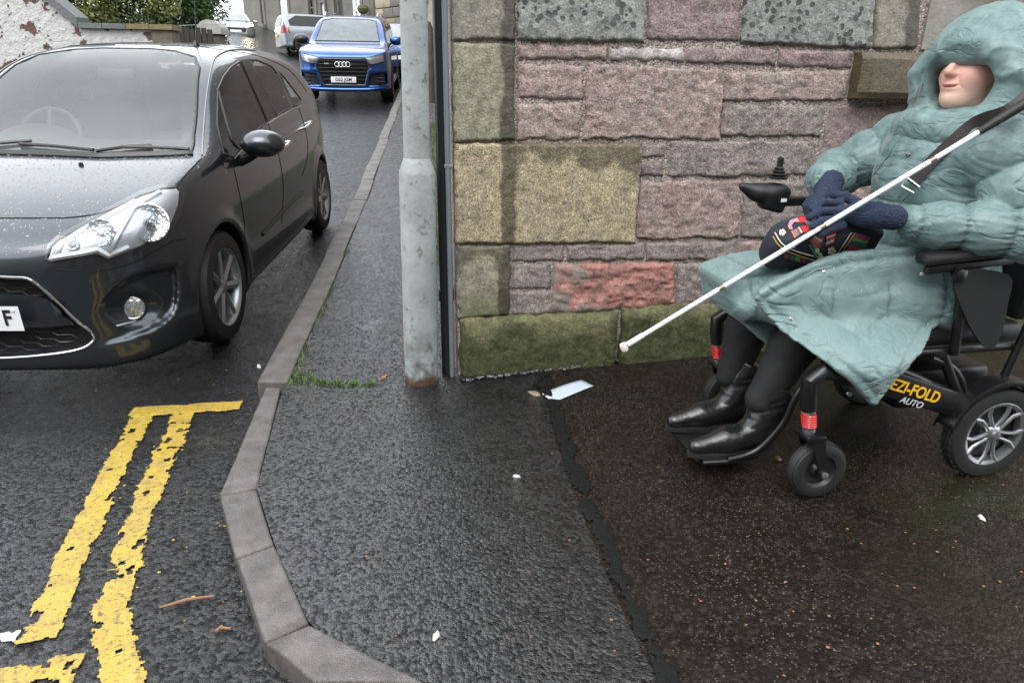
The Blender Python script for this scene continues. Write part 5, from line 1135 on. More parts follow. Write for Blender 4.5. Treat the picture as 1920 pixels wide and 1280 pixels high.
# ------------------------------------------------------------------ powered wheelchair and its occupant (shared frame: x forward, y towards the camera)
CO = np.array([1.274, 2.255, .018]); CA = R_(192)
Mc = Matrix.Translation(CO) @ Matrix.Rotation(CA, 4, 'Z'); Mci = Mc.inverted()
def PL(x, y, ly):
    """pixel -> point in the chair's frame at a given sideways offset"""
    o = Mci @ Vector(cC); d = Mci.to_3x3() @ Vector(ray(x, y)); t_ = (ly - o.y) / d.y; return o + d * t_
chair = empty('wheelchair', tuple(CO), CA); tag(chair, 'black powered folding wheelchair on the brown footpath, carrying a person', 'wheelchair')
person = empty('person', tuple(CO), CA); tag(person, 'seated person in a pale teal hooded puffer coat holding a white cane', 'person')
M_FRAME = simple('black_powder_coat', (.006, .006, .0065), .32); M_VINYL = simple('black_vinyl', (.007, .007, .007), .45, bumpamp=.0008, bscale=400); M_CLOTHB = simple('black_nylon', (.006, .006, .0065), .7, bumpamp=.0006, bscale=600)
M_ALU = simple('brushed_alloy', (.40, .41, .42), .32, .9); M_SPRING = simple('red_spring', (.55, .015, .015), .3, Coat_Weight=.5); M_HUBB = simple('rim_black', (.015, .015, .016), .35)
Y90 = rotm('X', 90)
def rear_wheel(y):
    w_ = empty('drive_wheel', (-.262, y, .166)); w_.parent = chair; sg = 1 if y > 0 else -1; Mx = rotm('X', -90 * sg)
    r = .165
    obj('tyre', MB().lathe([(.112, -.026), (.135, -.031), (.156, -.026), (.165, -.012), (.165, .012), (.156, .026), (.135, .031), (.112, .026)], 48, Mx, cap=False), M_RUBBER, w_)
    for k in range(40):
        q = 2 * math.pi * k / 40; Mq = Mx @ Matrix.Rotation(q, 4, 'Z'); obj('tread_block', MB().box((0, 0, 0), (.004, .009, .044), Mq @ Matrix.Translation((.1665, 0, 0)) if False else None), M_RUBBER, w_).matrix_local = Mq @ Matrix.Translation((.1645, 0, 0)) @ rotm('X', 20)
    obj('rim', MB().lathe([(.118, -.02), (.112, .0), (.112, .018), (.118, .024), (.112, .027), (.100, .022), (.098, .0)], 48, Mx, cap=False), M_ALU, w_)
    obj('wheel_disc', MB().lathe([(.104, -.012), (.104, -.008), (.001, -.006)], 40, Mx), M_HUBB, w_)
    for k in range(5):
        for s_ in (-1, 1):
            q = 2 * math.pi * k / 5 + .35; Mq = Mx @ Matrix.Rotation(q, 4, 'Z'); m = MB()
            m.tube([Mq @ Vector(v) for v in ((.022, s_ * .010, .016), (.05, s_ * .0115, .018), (.08, s_ * .016, .019), (.106, s_ * .034, .020))], [.006, .0065, .007, .008], 8); obj('spoke', m, M_ALU, w_)
    obj('hub', MB().lathe([(.030, -.01), (.030, .016), (.022, .024), (.016, .026), (.014, .034), (.001, .036)], 24, Mx), M_ALU, w_)
for y in (.285, -.285): rear_wheel(y)
def caster(y):
    sg = 1 if y > 0 else -1; w_ = empty('caster', (.371, y, .096)); w_.parent = chair; Mx = rotm('X', -90 * sg) @ rotm('Y', 0)
    obj('tyre', MB().lathe([(.055, -.022), (.075, -.027), (.090, -.021), (.0955, -.008), (.0955, .008), (.090, .021), (.075, .027), (.055, .022)], 40, Mx, cap=False), M_RUBBER, w_)
    for o_ in (-.014, -.007, 0.0, .007, .014): m = MB(); m.tube([Mx @ Vector((.0945 * math.cos(q), .0945 * math.sin(q), o_)) for q in np.linspace(0, 2 * math.pi, 40, endpoint=False)], .0018, 5, closed=True); obj('tyre_rib', m, M_RUBBER, w_)
    obj('rim', MB().lathe([(.058, -.02), (.050, -.008), (.03, -.006), (.02, -.02), (.02, .02), (.03, .006), (.050, .008), (.058, .02)], 32, Mx, cap=False), M_HUBB, w_)
    for s_ in (-1, 1):
        obj('fork_blade', MB().add([(.062, s_ * .036, .125), (.020, s_ * .036, .125), (-.014, s_ * .036, -.012), (.012, s_ * .036, -.016), (.062, s_ * .041, .125), (.020, s_ * .041, .125), (-.014, s_ * .041, -.012), (.012, s_ * .041, -.016)], [(0, 1, 2, 3), (7, 6, 5, 4), (0, 4, 5, 1), (1, 5, 6, 2), (2, 6, 7, 3), (3, 7, 4, 0)]), M_FRAME, w_)
        obj('axle_bolt', MB().lathe([(.011, 0), (.011, .005), (.006, .007), (.001, .007)], 12, Matrix.Translation((0, s_ * .042, 0)) @ rotm('X', -90 * s_)), M_ALU, w_)
    obj('fork_crown', MB().box((.045, 0, .128), (.062, .082, .022), bev=.006), M_FRAME, w_)
    base = Vector((.052, 0, .14)); top = Vector((.075, 0, .262)); ax = (top - base)
    m = MB(); m.tube([base + ax * (.15 + .36 * k / 90) + Vector((.019 * math.cos(k * .5), .019 * math.sin(k * .5), 0)) for k in range(91)], .0048, 6); obj('spring_coil', m, M_SPRING, w_)
    m = MB(); m.tube([base, base + ax * .12], .02, 16); obj('spring_seat', m, M_ALU, w_); m = MB(); m.tube([base + ax * .53, base + ax * .63], .021, 16); obj('spring_collar', m, M_ALU, w_)
    m = MB(); m.tube([base, base + ax * .6], .010, 10); obj('damper_rod', m, M_FRAME, w_)
    m = MB(); m.tube([base + ax * .62, top, top + Vector((.004, 0, .05)), top + Vector((-.03, 0, .075)), top + Vector((-.17, -.02 * sg, .05))], [.025, .026, .027, .025, .022], 14); obj('caster_housing', m, M_FRAME, w_)
for y in (.29, -.29): caster(y)
M_LOGOY = simple('logo_yellow', (.75, .42, .02), .45); M_LOGOW = simple('logo_silver', (.55, .57, .6), .4)
def tilt_box(a, b, h, th, name, mat, parent, bev=.01):
    a, b = Vector(a), Vector(b); d = b - a; L = d.length; rot = d.to_track_quat('X', 'Z').to_matrix().to_4x4(); return obj(name, MB().box((a + b) / 2, (L, th, h), rot, bev), mat, parent)
pa, pb_2 = PL(1655, 716, .29), PL(1790, 758, .29)
dirb = (pb_2 - pa).normalized(); A0 = pa - dirb * .16; B0 = pb_2 + dirb * .10
for sg in (1, -1):
    bm_ = tilt_box((A0.x, .267 * sg, A0.z), (B0.x, .267 * sg, B0.z), .088, .045, 'side_beam', M_FRAME, chair, .012)
    if sg > 0:
        q = (Vector((B0.x, 0, B0.z)) - Vector((A0.x, 0, A0.z))).normalized(); ang = math.atan2(q.z, -q.x)
        T = lambda P_, dz: Matrix.Translation((P_.x, .2915, P_.z + dz)) @ Matrix(((-1, 0, 0, 0), (0, 0, 1, 0), (0, 1, 0, 0), (0, 0, 0, 1))) @ rotm('Z', math.degrees(ang))
        ce = PL(1716, 737, .2915); ca_ = PL(1712, 746, .2915)
        text_obj('logo_text', 'EZI-FOLD', .052, M_LOGOY, bm_, T(ce, .006), .0006, .0011, sx=.92); text_obj('logo_text', 'AUTO', .030, M_LOGOW, bm_, T(ca_, -.017) @ Matrix(((1, .25, 0, 0), (0, 1, 0, 0), (0, 0, 1, 0), (0, 0, 0, 1))), .0006, .0, sx=1.1)
        for p_ in ((1612, 727), (1592, 738)): c_ = PL(*p_, .2915); obj('bolt', MB().lathe([(.009, 0), (.008, .004), (.001, .005)], 12, Matrix.Translation(c_) @ rotm('X', -90)), M_ALU, chair)
def pipe(name, pts, r, mat=M_FRAME, parent=chair, n=12): m = MB(); m.tube(crom([tuple(p) for p in pts], False, 5), r, n); return obj(name, m, mat, parent)
obj('battery_box', MB().box((-.12, 0, .30), (.34, .42, .14), bev=.02), M_FRAME, chair)
obj('seat', MB().box((-.10, 0, .49), (.50, .47, .07), bev=.025), M_VINYL, chair)
obj('backrest', MB().box((-.39, 0, .80), (.06, .44, .56), rotm('Y', -8), .025), M_VINYL, chair)
for sg in (1, -1):
    y = .27 * sg
    pipe('back_tube', [(-.27, y, .30), (-.33, y, .60), (-.40, y, .98), (-.48, y, 1.02)], .013); pipe('seat_rail', [(.26, y * .93, .455), (-.30, y * .93, .455)], .014)
    pipe('cross_strut', [(.22, y, .44), (.02, y, .36), (-.22, y, .22)], .013); pipe('cross_strut', [(-.02, y, .45), (-.10, y, .33), (-.20, y, .20)], .016); pipe('link_arm', [(.02, y, .44), (-.07, y, .40), (-.14, y, .31), (-.12, y, .24)], .012)
    obj('armrest_pad', MB().box((-.05, .270 * sg, .772), (.38, .060, .034), rotm('Y', 4), .014), M_VINYL, chair)
    obj('armrest_bar', MB().box((-.03, .275 * sg, .738), (.30, .02, .024), rotm('Y', 4), .004), M_FRAME, chair)
    pipe('armrest_post', [(.02, .28 * sg, .725), (-.02, .278 * sg, .66), (-.06, .272 * sg, .45)], .015)
    obj('pivot', MB().lathe([(.02, 0), (.02, .012), (.012, .016), (.001, .017)], 18, Matrix.Translation((.02, .296 * sg, .715)) @ rotm('X', -90 * sg)), M_FRAME, chair)
    for x_ in (.15, .0): obj('bolt', MB().lathe([(.006, 0), (.005, .004), (.001, .004)], 10, Matrix.Translation((x_, .296 * sg, .724)) @ rotm('X', -90 * sg)), M_ALU, chair)
    m = MB(); arc = [(-.262 + .195 * math.cos(q), .166 + .195 * math.sin(q)) for q in np.radians(np.linspace(12, 150, 20))]
    V = []; 
    for (x_, z_) in arc:
        for yy, dz in ((.250, -.018), (.258, .0), (.320, .0), (.327, -.016)): V.append((x_, yy * sg, z_ + dz))
    m.add(V, [(4 * i + k, 4 * i + k + 1, 4 * i + 5 + k, 4 * i + 4 + k) for i in range(19) for k in range(3)], True); me = m.mesh('mudguard'); g_ = obj('mudguard', me, M_FRAME, chair); so = g_.modifiers.new('s', 'SOLIDIFY'); so.thickness = .005
# cloth side pocket hanging from the near armrest
pk = [PL(*p, .29) for p in ((1788, 512), (1888, 514), (1886, 570), (1874, 625), (1858, 652), (1836, 642), (1806, 590))]
m = MB(); m.prism(crom([(p.x, p.z) for p in pk], True, 4).tolist(), -.004, .004, Matrix.Translation((0, .293, 0)) @ Matrix(((1, 0, 0, 0), (0, 0, 1, 0), (0, 1, 0, 0), (0, 0, 0, 1)))); obj('side_pocket', m, M_CLOTHB, chair)
# footrest
for sg in (1, -1): pipe('footrest_hanger', [(.30, .20 * sg, .42), (.40, .19 * sg, .33), (.43, .17 * sg, .20), (.50, .155 * sg, .10), (.60, .15 * sg, .072)], .012)
obj('foot_plate', MB().box((.595, 0, .066), (.20, .25, .014), rotm('Y', 3), .005), M_FRAME, chair); pipe('foot_plate_rim', [(.49, .145, .075), (.58, .15, .066), (.68, .135, .06)], .010)
# joystick on the far armrest
jb = PL(1440, 368, -.30); jt = PL(1462, 332, -.30)
f = lambda X, Y, Z: smin(ell(X, Y, Z, (jb.x - .01, -.30, jb.z + .012), (.075, .045, .036)), cone(X, Y, Z, (jb.x + .05, -.30, jb.z + .016), (jb.x + .105, -.30, jb.z + .036), .026, .014), .03)
jo = obj('joystick_pod', sdf_mesh('joystick_pod', lambda X, Y, Z: smin(f(X, Y, Z), rbox(X, Y, Z, (jb.x - .02, -.30, jb.z - .028), (.085, .06, .05), .015, rotm('Y', -14)), .03), (jb.x - .13, -.37, jb.z - .09), (jb.x + .15, -.23, jb.z + .08), .005), M_VINYL, chair)
obj('joystick_boot', MB().lathe([(.030, 0), (.031, .006), (.022, .010), (.027, .016), (.019, .021), (.023, .027), (.015, .032), (.018, .037), (.011, .042), (.010, .050), (.012, .056), (.011, .072), (.004, .076)], 24, Matrix.Translation((jt.x + .006, -.30, jt.z - .006))), M_VINYL, jo)
obj('pod_sticker', MB().box((jb.x - .035, -.253, jb.z - .008), (.022, .003, .012), rotm('Z', 4)), M_PLATE, jo)
obj('pod_bracket', MB().box((jb.x - .13, -.30, jb.z - .02), (.16, .05, .03), bev=.008), M_FRAME, chair)

# ---- the person: body, then clothing
SK = NT('skin'); lip = SK.attr('lip'); c = SK.mix(SK.noise(30), (.60, .38, .30), (.68, .44, .36)); c = SK.mix(SK.attr('blush'), c, (.64, .29, .24)); c = SK.mix(SK.attr('lash'), c, (.10, .06, .05)); c = SK.mix(lip, c, (.46, .18, .17)); M_SKIN = SK.set(c, .45, SK.bump(SK.noise(300), .0006), Subsurface_Weight=.12, Subsurface_Radius=(.012, .005, .003))
HC = Vector((-.165, 0, 1.275)); TURN = rotm('Z', 20)
HTURN = rotm('Z', 6) @ rotm('Y', -11)
def head_sdf(X, Y, Z):
    Ti = np.array(HTURN.inverted())[:3, :3]; x0, y0, z0 = X - HC.x, Y - HC.y, Z - HC.z
    x, y, z = [Ti[k, 0] * x0 + Ti[k, 1] * y0 + Ti[k, 2] * z0 for k in range(3)]
    d = ell(x, y, z, (-.01, 0, .035), (.098, .078, .105)); d = smin(d, ell(x, y, z, (.028, 0, -.035), (.066, .062, .082)), .04)
    d = smin(d, ell(x, y, z, (.062, 0, -.092), (.026, .028, .022)), .03)                                   # chin
    for s_ in (1, -1): d = smin(d, ell(x, y, z, (.052, .036 * s_, -.022), (.032, .028, .028)), .025)        # cheeks
    d = smin(d, ell(x, y, z, (.080, 0, .040), (.020, .045, .014)), .022)                                    # brow
    for s_ in (1, -1): d = smax(d, -ell(x, y, z, (.098, .032 * s_, .018), (.018, .019, .012)), .014); d = smin(d, ell(x, y, z, (.076, .031 * s_, .016), (.013, .016, .011)), .006)
    d = smin(d, cone(x, y, z, (.088, 0, .030), (.112, 0, -.016), .008, .0125), .014); d = smin(d, ell(x, y, z, (.108, 0, -.021), (.014, .013, .011)), .008)
    for s_ in (1, -1): d = smin(d, ell(x, y, z, (.097, .012 * s_, -.023), (.011, .008, .008)), .006)
    d = smin(d, ell(x, y, z, (.088, 0, -.052), (.014, .024, .0065)), .008); d = smin(d, ell(x, y, z, (.086, 0, -.064), (.013, .021, .007)), .008)
    d = d + .0055 * np.exp(-((z + .060 - 9 * y * y) / .0024) ** 2 - (y / .027) ** 4) * (x > .05)
    d = d + .0022 * np.exp(-((np.abs(y) - .026 - .35 * (-.03 - z)) / .0035) ** 2) * (z < -.024) * (z > -.06) * (x > .05)   # smile lines
    for s_ in (1, -1): d = smin(d, ell(x, y, z, (-.015, .078 * s_, .005), (.02, .010, .03)), .008)
    return d
def body_sdf(X, Y, Z):
    d = head_sdf(X, Y, Z); d = smin(d, cone(X, Y, Z, (-.185, 0, 1.20), (-.17, 0, 1.06), .055, .062), .03)
    return smin(d, cone(X, Y, Z, (-.17, -.09, 1.0), (-.17, .09, 1.0), .05, .05), .04)
me = sdf_mesh('body', body_sdf, (-.33, -.16, .94), (.0, .16, 1.44), .0036)
Vv = np.empty(len(me.vertices) * 3, np.float32); me.vertices.foreach_get('co', Vv); Vv = Vv.reshape(-1, 3)
rel = (Vv - np.array(HC)) @ np.array(HTURN)[:3, :3]
fattr(me, 'lip', np.exp(-((rel[:, 2] + .060 - 9 * rel[:, 1] ** 2) / .0085) ** 4 - (rel[:, 1] / .025) ** 4) * (rel[:, 0] > .055)); fattr(me, 'lash', .9 * np.exp(-((rel[:, 2] - .010 + 5 * (np.abs(rel[:, 1]) - .031) ** 2) / .0018) ** 2 - ((np.abs(rel[:, 1]) - .031) / .014) ** 4) * (rel[:, 0] > .05)); fattr(me, 'blush', .6 * np.exp(-((rel[:, 2] + .022) / .03) ** 2) * (rel[:, 0] > .03))
obj('body', me, M_SKIN, person)
# eyelids and brows are in the hood's shade; a few loose hairs show by the cheek
hm = simple('grey_brown_hair', (.16, .12, .09), .5)
for i in range(26):
    r_ = random.Random(i); y0 = -.055 - .02 * r_.random(); m = MB(); a_ = Vector((HC.x + .06 + .03 * r_.random(), y0, HC.z + .03 * r_.random())); b_ = a_ + Vector((.02 + .03 * r_.random(), -.01 - .02 * r_.random(), -.07 - .04 * r_.random())); c_ = b_ + Vector((.02 * r_.uniform(-1, 1), .01, -.06 * r_.random()))
    m.tube([a_, (a_ + b_) / 2 + Vector((.015, -.008, 0)), b_, c_], [.0012, .0012, .0010, .0005], 4); obj('hair_strand', m, hm, person)
def sleeve_noise(X, Y, Z, amp, s, seed): return amp * fbm(np.broadcast_arrays(X * s, Y * s, Z * s)[0], np.broadcast_arrays(X * s, Y * s, Z * s)[1], np.broadcast_arrays(X * s, Y * s, Z * s)[2], seed, 3)
flap = crom([(p.x, p.z) for p in [PL(*q) for q in ((1425, 545, .18), (1446, 604, .19), (1496, 646, .24), (1570, 700, .30), (1626, 753, .33), (1638, 755, .33), (1690, 694, .325), (1760, 648, .315), (1798, 610, .30), (1806, 545, .25), (1780, 470, .2), (1600, 480, .2))]], True, 4)
fflap = crom([(p.x, p.z) for p in [PL(*q, -.06) for q in ((1345, 500), (1340, 545), (1372, 586), (1405, 620), (1422, 628), (1446, 600), (1470, 560), (1500, 480))]], True, 4)
SEAM = None
def puff(X, Y, Z, a, b, ra, rb, L, ph=0.0, amp=.011, ysc=1.0):
    """padded tube: a tapering capsule pinched by stitched seams every L metres"""
    a = np.asarray(a, float); b = np.asarray(b, float); d = b - a; n_ = np.linalg.norm(d); u = d / n_; px_, py_, pz_ = X - a[0], Y * ysc - a[1], Z - a[2]
    s = px_ * u[0] + py_ * u[1] + pz_ * u[2]; t_ = np.clip(s / n_, 0, 1); r = np.sqrt((px_ - t_ * d[0]) ** 2 + (py_ - t_ * d[1]) ** 2 + (pz_ - t_ * d[2]) ** 2)
    sd = np.abs(((s / L + ph + .5) % 1.0) - .5) * L                                   # distance to the nearest seam
    ang = np.arctan2(py_ - t_ * d[1], pz_ - t_ * d[2] + .3 * (px_ - t_ * d[0]))
    SEAM.append((r - (ra + (rb - ra) * t_), sd)) if SEAM is not None else None
    q = amp * 2.0 * (1 - np.clip(sd / (L * .5), 0, 1) ** .42) - amp * .45 + .0042 * np.sin(ang * 19 + 3 * np.sin(ang * 3 + s * 20)) * np.exp(-sd / .026)
    return r - (ra + (rb - ra) * t_) + q
def coat_sdf(X, Y, Z):
    d = puff(X, Y, Z, (-.18, 0, .60), (-.145, 0, 1.0), .188, .176, .135, .3, .012, .9)
    d = smin(d, cone(X, Y, Z, (-.13, -.17, 1.05), (-.13, .19, 1.05), .112, .112), .05); d = smin(d, puff(X, Y, Z, (-.08, -.01, .70), (-.06, -.01, 1.0), .155, .13, .135, .55, .010, .85), .04)
    arms = [((-.12, .20, 1.05), (-.165, .335, .845), .100, .092, .12, .5), ((-.165, .335, .845), (.095, .195, .850), .090, .062, .115, .35), ((-.11, -.20, 1.05), (.04, -.29, .945), .10, .085, .11, .5), ((.04, -.29, .945), (.205, -.14, .935), .082, .060, .10, .4)]
    for a, b, ra, rb, L_, ph in arms: d = smin(d, puff(X, Y, Z, a, b, ra, rb, L_, ph, .010), .012)
    sk = None
    for s_, xe in ((1, .455), (-1, .50)):
        q = puff(X, Y, Z, (-.12, .115 * s_, .60), (xe, .10 * s_, .60), .152, .080, .185, .45, .010); sk = q if sk is None else smin(sk, q, .05)
    sk = smin(sk, rbox(X, Y, Z, (.10, .03, .61), (.62, .34, .10), .04), .04)
    Xb, Yb, Zb = np.broadcast_arrays(X, Y, Z)
    yc = .165 + .165 * sstep(.62, .43, Z) + .010 * np.sin(X * 17 + Z * 7); pan = poly_sdf(X + 0 * Z, Z + 0 * X, flap); fl = smax(pan, np.abs(Y - yc) - .016 - .012 * sstep(0, -.05, pan), .010)
    for o_ in (.028, .125, .235): e_ = np.abs(pan + o_); SEAM.append((fl + 0 * Xb, e_ + 0 * Xb)) if SEAM is not None else None; fl = fl + .013 * np.exp(-e_ / .014) - .0018 * np.sin(X * 120 + Z * 60 + 3 * np.sin(X * 25)) * np.exp(-e_ / .022) * (o_ > .05)
    sk = smin(sk, fl, .03)
    pan2 = poly_sdf(X + 0 * Z, Z + 0 * X, fflap); sk = smin(sk, smax(pan2, np.abs(Y + .06) - .10, .02) + .006 * np.exp(-np.abs(pan2 + .03) / .01), .03)
    sk = smin(sk, cone(X, Y, Z, (.545, -.16, .565), (.53, .06, .565), .035, .035), .05)
    d = smin(d, sk, .035)
    w1 = fbm(Xb * 6 + Zb * 3, Yb * 6, Zb * 7, 3, 2); w2 = 1 - 2 * np.abs(fbm(Xb * 7 + Zb * 10, Yb * 8, Zb * 9 - Xb * 6, 8, 2))
    return d - .003 * w1 - .008 * np.clip(w2 - .7, 0, 1)
def hood_sdf(X, Y, Z):
    Ti = np.array(TURN.inverted())[:3, :3]; x0, y0 = X - HC.x, Y - HC.y; x = Ti[0, 0] * x0 + Ti[0, 1] * y0; y = Ti[1, 0] * x0 + Ti[1, 1] * y0; z = Z - HC.z
    o = ell(x, y, z, (-.085, 0, .018), (.225, .182, .186)); o = smin(o, cone(X, Y, Z, (-.21, -.10, 1.13), (-.21, .10, 1.13), .12, .12), .05)
    inn = ell(x, y, z, (.0, 0, -.005), (.15, .100, .125)); d = smax(o, -inn, .02); d = smax(d, -cone(x, y, z, (.02, 0, -.03), (.40, .0, -.05), .088, .16), .02)
    zc = z + .032; q = np.sqrt((y / 1.18) ** 2 + zc ** 2) - .113; tx = x - .035 - .22 * np.clip(zc, 0, 1) - .10 * np.clip(-zc, 0, 1)
    xb, yb, zb = np.broadcast_arrays(x, y, z); rim = np.sqrt(q ** 2 + (tx * .72) ** 2) - .036 - .006 * vnoise(yb * 24, zb * 24, xb * 10, 5); d = smin(d, rim, .018)
    vis = cone(x, y, z, (.070, -.075, .058), (.070, .075, .058), .030, .030); d = smin(d, smin(vis, cone(x, y, z, (.088, -.03, .052), (.088, .03, .052), .026, .026), .03), .02)      # padded peak over the eyes
    col = np.sqrt(((np.sqrt((X + .13) ** 2 + Y ** 2) - .135)) ** 2 + (Z - 1.108) ** 2 * .55) - .040; d = smin(d, col, .02)
    d = smin(d, cone(X, Y, Z, (-.0, -.06, 1.10), (.015, .02, 1.135), .028, .03), .012)                                                                                  # collar tab
    for o_ in (.075,): d = d + .006 * np.exp(-((z - .30 * x - o_) / .007) ** 2) * (x < .0)
    d = d + .005 * np.exp(-((x + .055 + .25 * z) / .007) ** 2)
    Xb, Yb, Zb = np.broadcast_arrays(X, Y, Z); w2 = 1 - 2 * np.abs(fbm(Xb * 9, Yb * 14 + Xb * 6, Zb * 13, 18, 2)); w3 = 1 - 2 * np.abs(fbm(Xb * 22, Yb * 22, Zb * 26, 38, 2)); return d - .010 * np.clip(w2 - .5, 0, 1) - .0015 * np.clip(w3, .3, 1)
t = NT('teal_puffer_fabric'); n1 = t.noise(5, 5, .6, t.objco()); sxx = t.n('ShaderNodeSeparateXYZ'); t.l(t.objco(), sxx.inputs[0])
wetm = t.math('MULTIPLY', t.ramp(t.noise(16, 5, .7, t.objco()), [(.42, 0.0), (.62, 1.0)]), t.ramp(sxx.outputs[2], [(.55, .25), (1.15, .9)]))
c = t.mix(t.ramp(n1, [(.3, 0.0), (.7, 1.0)]), (.135, .205, .203), (.160, .235, .230)); c = t.mix(t.math('MULTIPLY', wetm, .7), c, (.055, .108, .108))
c = t.mix(t.math('MULTIPLY', t.ramp(t.noise(70, 4, .7, t.objco()), [(.60, 0.0), (.68, .6)]), .8), c, (.06, .115, .115))
cz = None
for sc_, wd_ in ((4.5, .022), (10, .026)):
    mp_ = t.n('ShaderNodeMapping'); mp_.inputs['Scale'].default_value = (1, .8, 1.7); mp_.inputs['Rotation'].default_value = (.3, .5 + sc_, .2); t.l(t.objco(), mp_.inputs[0])
    k_ = t.ramp(t.math('ABSOLUTE', t.math('SUBTRACT', t.noise(sc_, 2, .5, mp_.outputs[0], 1.3), .5)), [(0, 1.0), (wd_ * 2.4, 0.0)], 'EASE'); k_ = t.math('MULTIPLY', t.math('MULTIPLY', k_, 4.5 / sc_), t.ramp(t.noise(sc_ * .8, 2, .5, t.objco()), [(.45, 0.0), (.62, 1.0)])); cz = k_ if cz is None else t.math('ADD', cz, k_)
c = t.mix(t.math('MULTIPLY', t.attr('seam'), .6), c, (.045, .085, .085))  # stitch lines darker: thread colour, plus seam shade put into the colour
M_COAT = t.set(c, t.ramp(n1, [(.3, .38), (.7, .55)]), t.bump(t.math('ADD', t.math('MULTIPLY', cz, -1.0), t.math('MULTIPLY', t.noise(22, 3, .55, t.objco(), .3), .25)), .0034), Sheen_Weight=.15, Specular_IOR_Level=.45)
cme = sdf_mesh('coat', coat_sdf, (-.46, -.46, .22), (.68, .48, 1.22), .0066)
cv = np.empty(len(cme.vertices) * 3, np.float32); cme.vertices.foreach_get('co', cv); cv = cv.reshape(-1, 3).astype(float)
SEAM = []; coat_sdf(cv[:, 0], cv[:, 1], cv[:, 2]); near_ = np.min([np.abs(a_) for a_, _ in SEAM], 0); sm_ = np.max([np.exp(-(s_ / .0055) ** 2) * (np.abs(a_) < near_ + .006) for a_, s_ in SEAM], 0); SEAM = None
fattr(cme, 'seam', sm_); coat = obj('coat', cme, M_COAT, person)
hood = obj('coat_hood', sdf_mesh('coat_hood', hood_sdf, (-.48, -.24, 1.0), (.06, .24, 1.5), .0068), M_COAT, person)
class Skin(Car):
    def __init__(s, o, parent, reach=2.4):
        me = o.data; s.bvh = BVHTree.FromPolygons([v.co[:] for v in me.vertices], [p.vertices[:] for p in me.polygons]); s.M = Mc; s.Mi = Mci; s.root = parent; s.reach = reach
SC_ = Skin(coat, person); 
M_SNAP = simple('snap_metal', (.3, .3, .3), .25, .9)
for p_ in ((1703, 291), (1545, 508), (1483, 597)):
    c_, n_ = SC_.px(p_); obj('snap_fastener', MB().lathe([(.007, 0), (.006, .002), (.003, .003), (.001, .002)], 14, Matrix.Translation(c_) @ n_.to_track_quat('Z', 'Y').to_matrix().to_4x4()), M_SNAP, person)
SC_.strip('placket_seam', [(1700, 215), (1690, 250), (1660, 300), (1625, 345)], SC_.px, simple('seam_shadow', (.09, .15, .15), .6), r=.0035, step=8, smooth=4); SC_.strip('placket_seam', [(1505, 520), (1530, 505), (1560, 500)], SC_.px, M_COAT, r=.003, step=8)
def on_coat(r_):
    p = (r_.uniform(1350, 1790), r_.uniform(440, 700)) if r_.random() < .75 else (r_.uniform(1600, 1900), r_.uniform(230, 470)); h = SC_.bvh.ray_cast(Mci @ Vector(cC), (Mci.to_3x3() @ Vector(ray(*p))).normalized())
    return (h[0], h[1]) if h[0] is not None and h[1].z > .25 else None
beads(1100, on_coat, .0010, .0030, 'rain_beads', M_DROP, person, 12)
# trousers and boots
def leg(sg, xk, name):
    f = lambda X, Y, Z: smin(cone(X, Y, Z, (.0, .1 * sg, .575), (xk - .02, .1 * sg, .575), .07, .07), smin(cone(X, Y, Z, (xk - .015, .1 * sg, .575), (xk + .045, .1 * sg, .44), .070, .074), cone(X, Y, Z, (xk + .045, .1 * sg, .44), (.475, .1 * sg, .26), .074, .052), .02), .03) - .003 * fbm(*np.broadcast_arrays(X * 14, Y * 14, Z * 18), 6, 3)
    obj('trouser_leg', sdf_mesh('trouser_leg', f, (-.12, .1 * sg - .13, .18), (.60, .1 * sg + .13, .72), .008), simple('black_leggings', (.006, .006, .0065), .75, bumpamp=.0008, bscale=500), person)
leg(1, .345, 'near'); leg(-1, .395, 'far')
t = NT('black_leather'); c = t.mix(t.noise(20), (.005, .005, .0055), (.009, .009, .0095)); M_LEATH = t.set(c, t.ramp(t.noise(12), [(.3, .22), (.7, .4)]), t.bump(t.noise(60, 5), .002), Coat_Weight=.3)
def boot(y, dx, dz):
    def f(X, Y, Z):
        X, Y, Z = np.broadcast_arrays(X - dx, Y - y, Z - dz)
        d = cone(X, Y, Z, (.425, 0, .36), (.478, 0, .16), .070, .055); d = smax(d, Z - .315 - .45 * (X - .45), .007)
        d = smin(d, cone(X, Y, Z, (.465, 0, .135), (.60, 0, .118), .046, .042), .03); d = smin(d, cone(X, Y * 1.0, Z * 1.0, (.60, 0, .113), (.705, 0, .101), .040, .026), .03)
        d = smax(d, .082 - Z, .006); wr_ = 1 - 2 * np.abs(fbm(X * 10 + Z * 6, Y * 9, Z * 34 + X * 12, 3, 2)); d = d - .0055 * np.clip(wr_, .0, 1) * sstep(.13, .19, Z) * sstep(.33, .27, Z) - .0015 * fbm(X * 20, Y * 20, Z * 20, 2, 3)
        return d
    b = obj('boot', sdf_mesh('boot', f, (.36 + dx, y - .09, .06 + dz), (.78 + dx, y + .09, .36 + dz), .0055), M_LEATH, person)
    so = crom([(.425, -.035), (.43, .035), (.50, .045), (.60, .045), (.69, .034), (.738, 0), (.69, -.034), (.60, -.045), (.50, -.045)], True, 4); obj('boot_sole', MB().prism((so + np.array([dx, y])).tolist(), .070 + dz, .086 + dz), M_RUBBER, b)
    return b
boot(.10, -.015, .002); boot(-.085, -.018, .004)
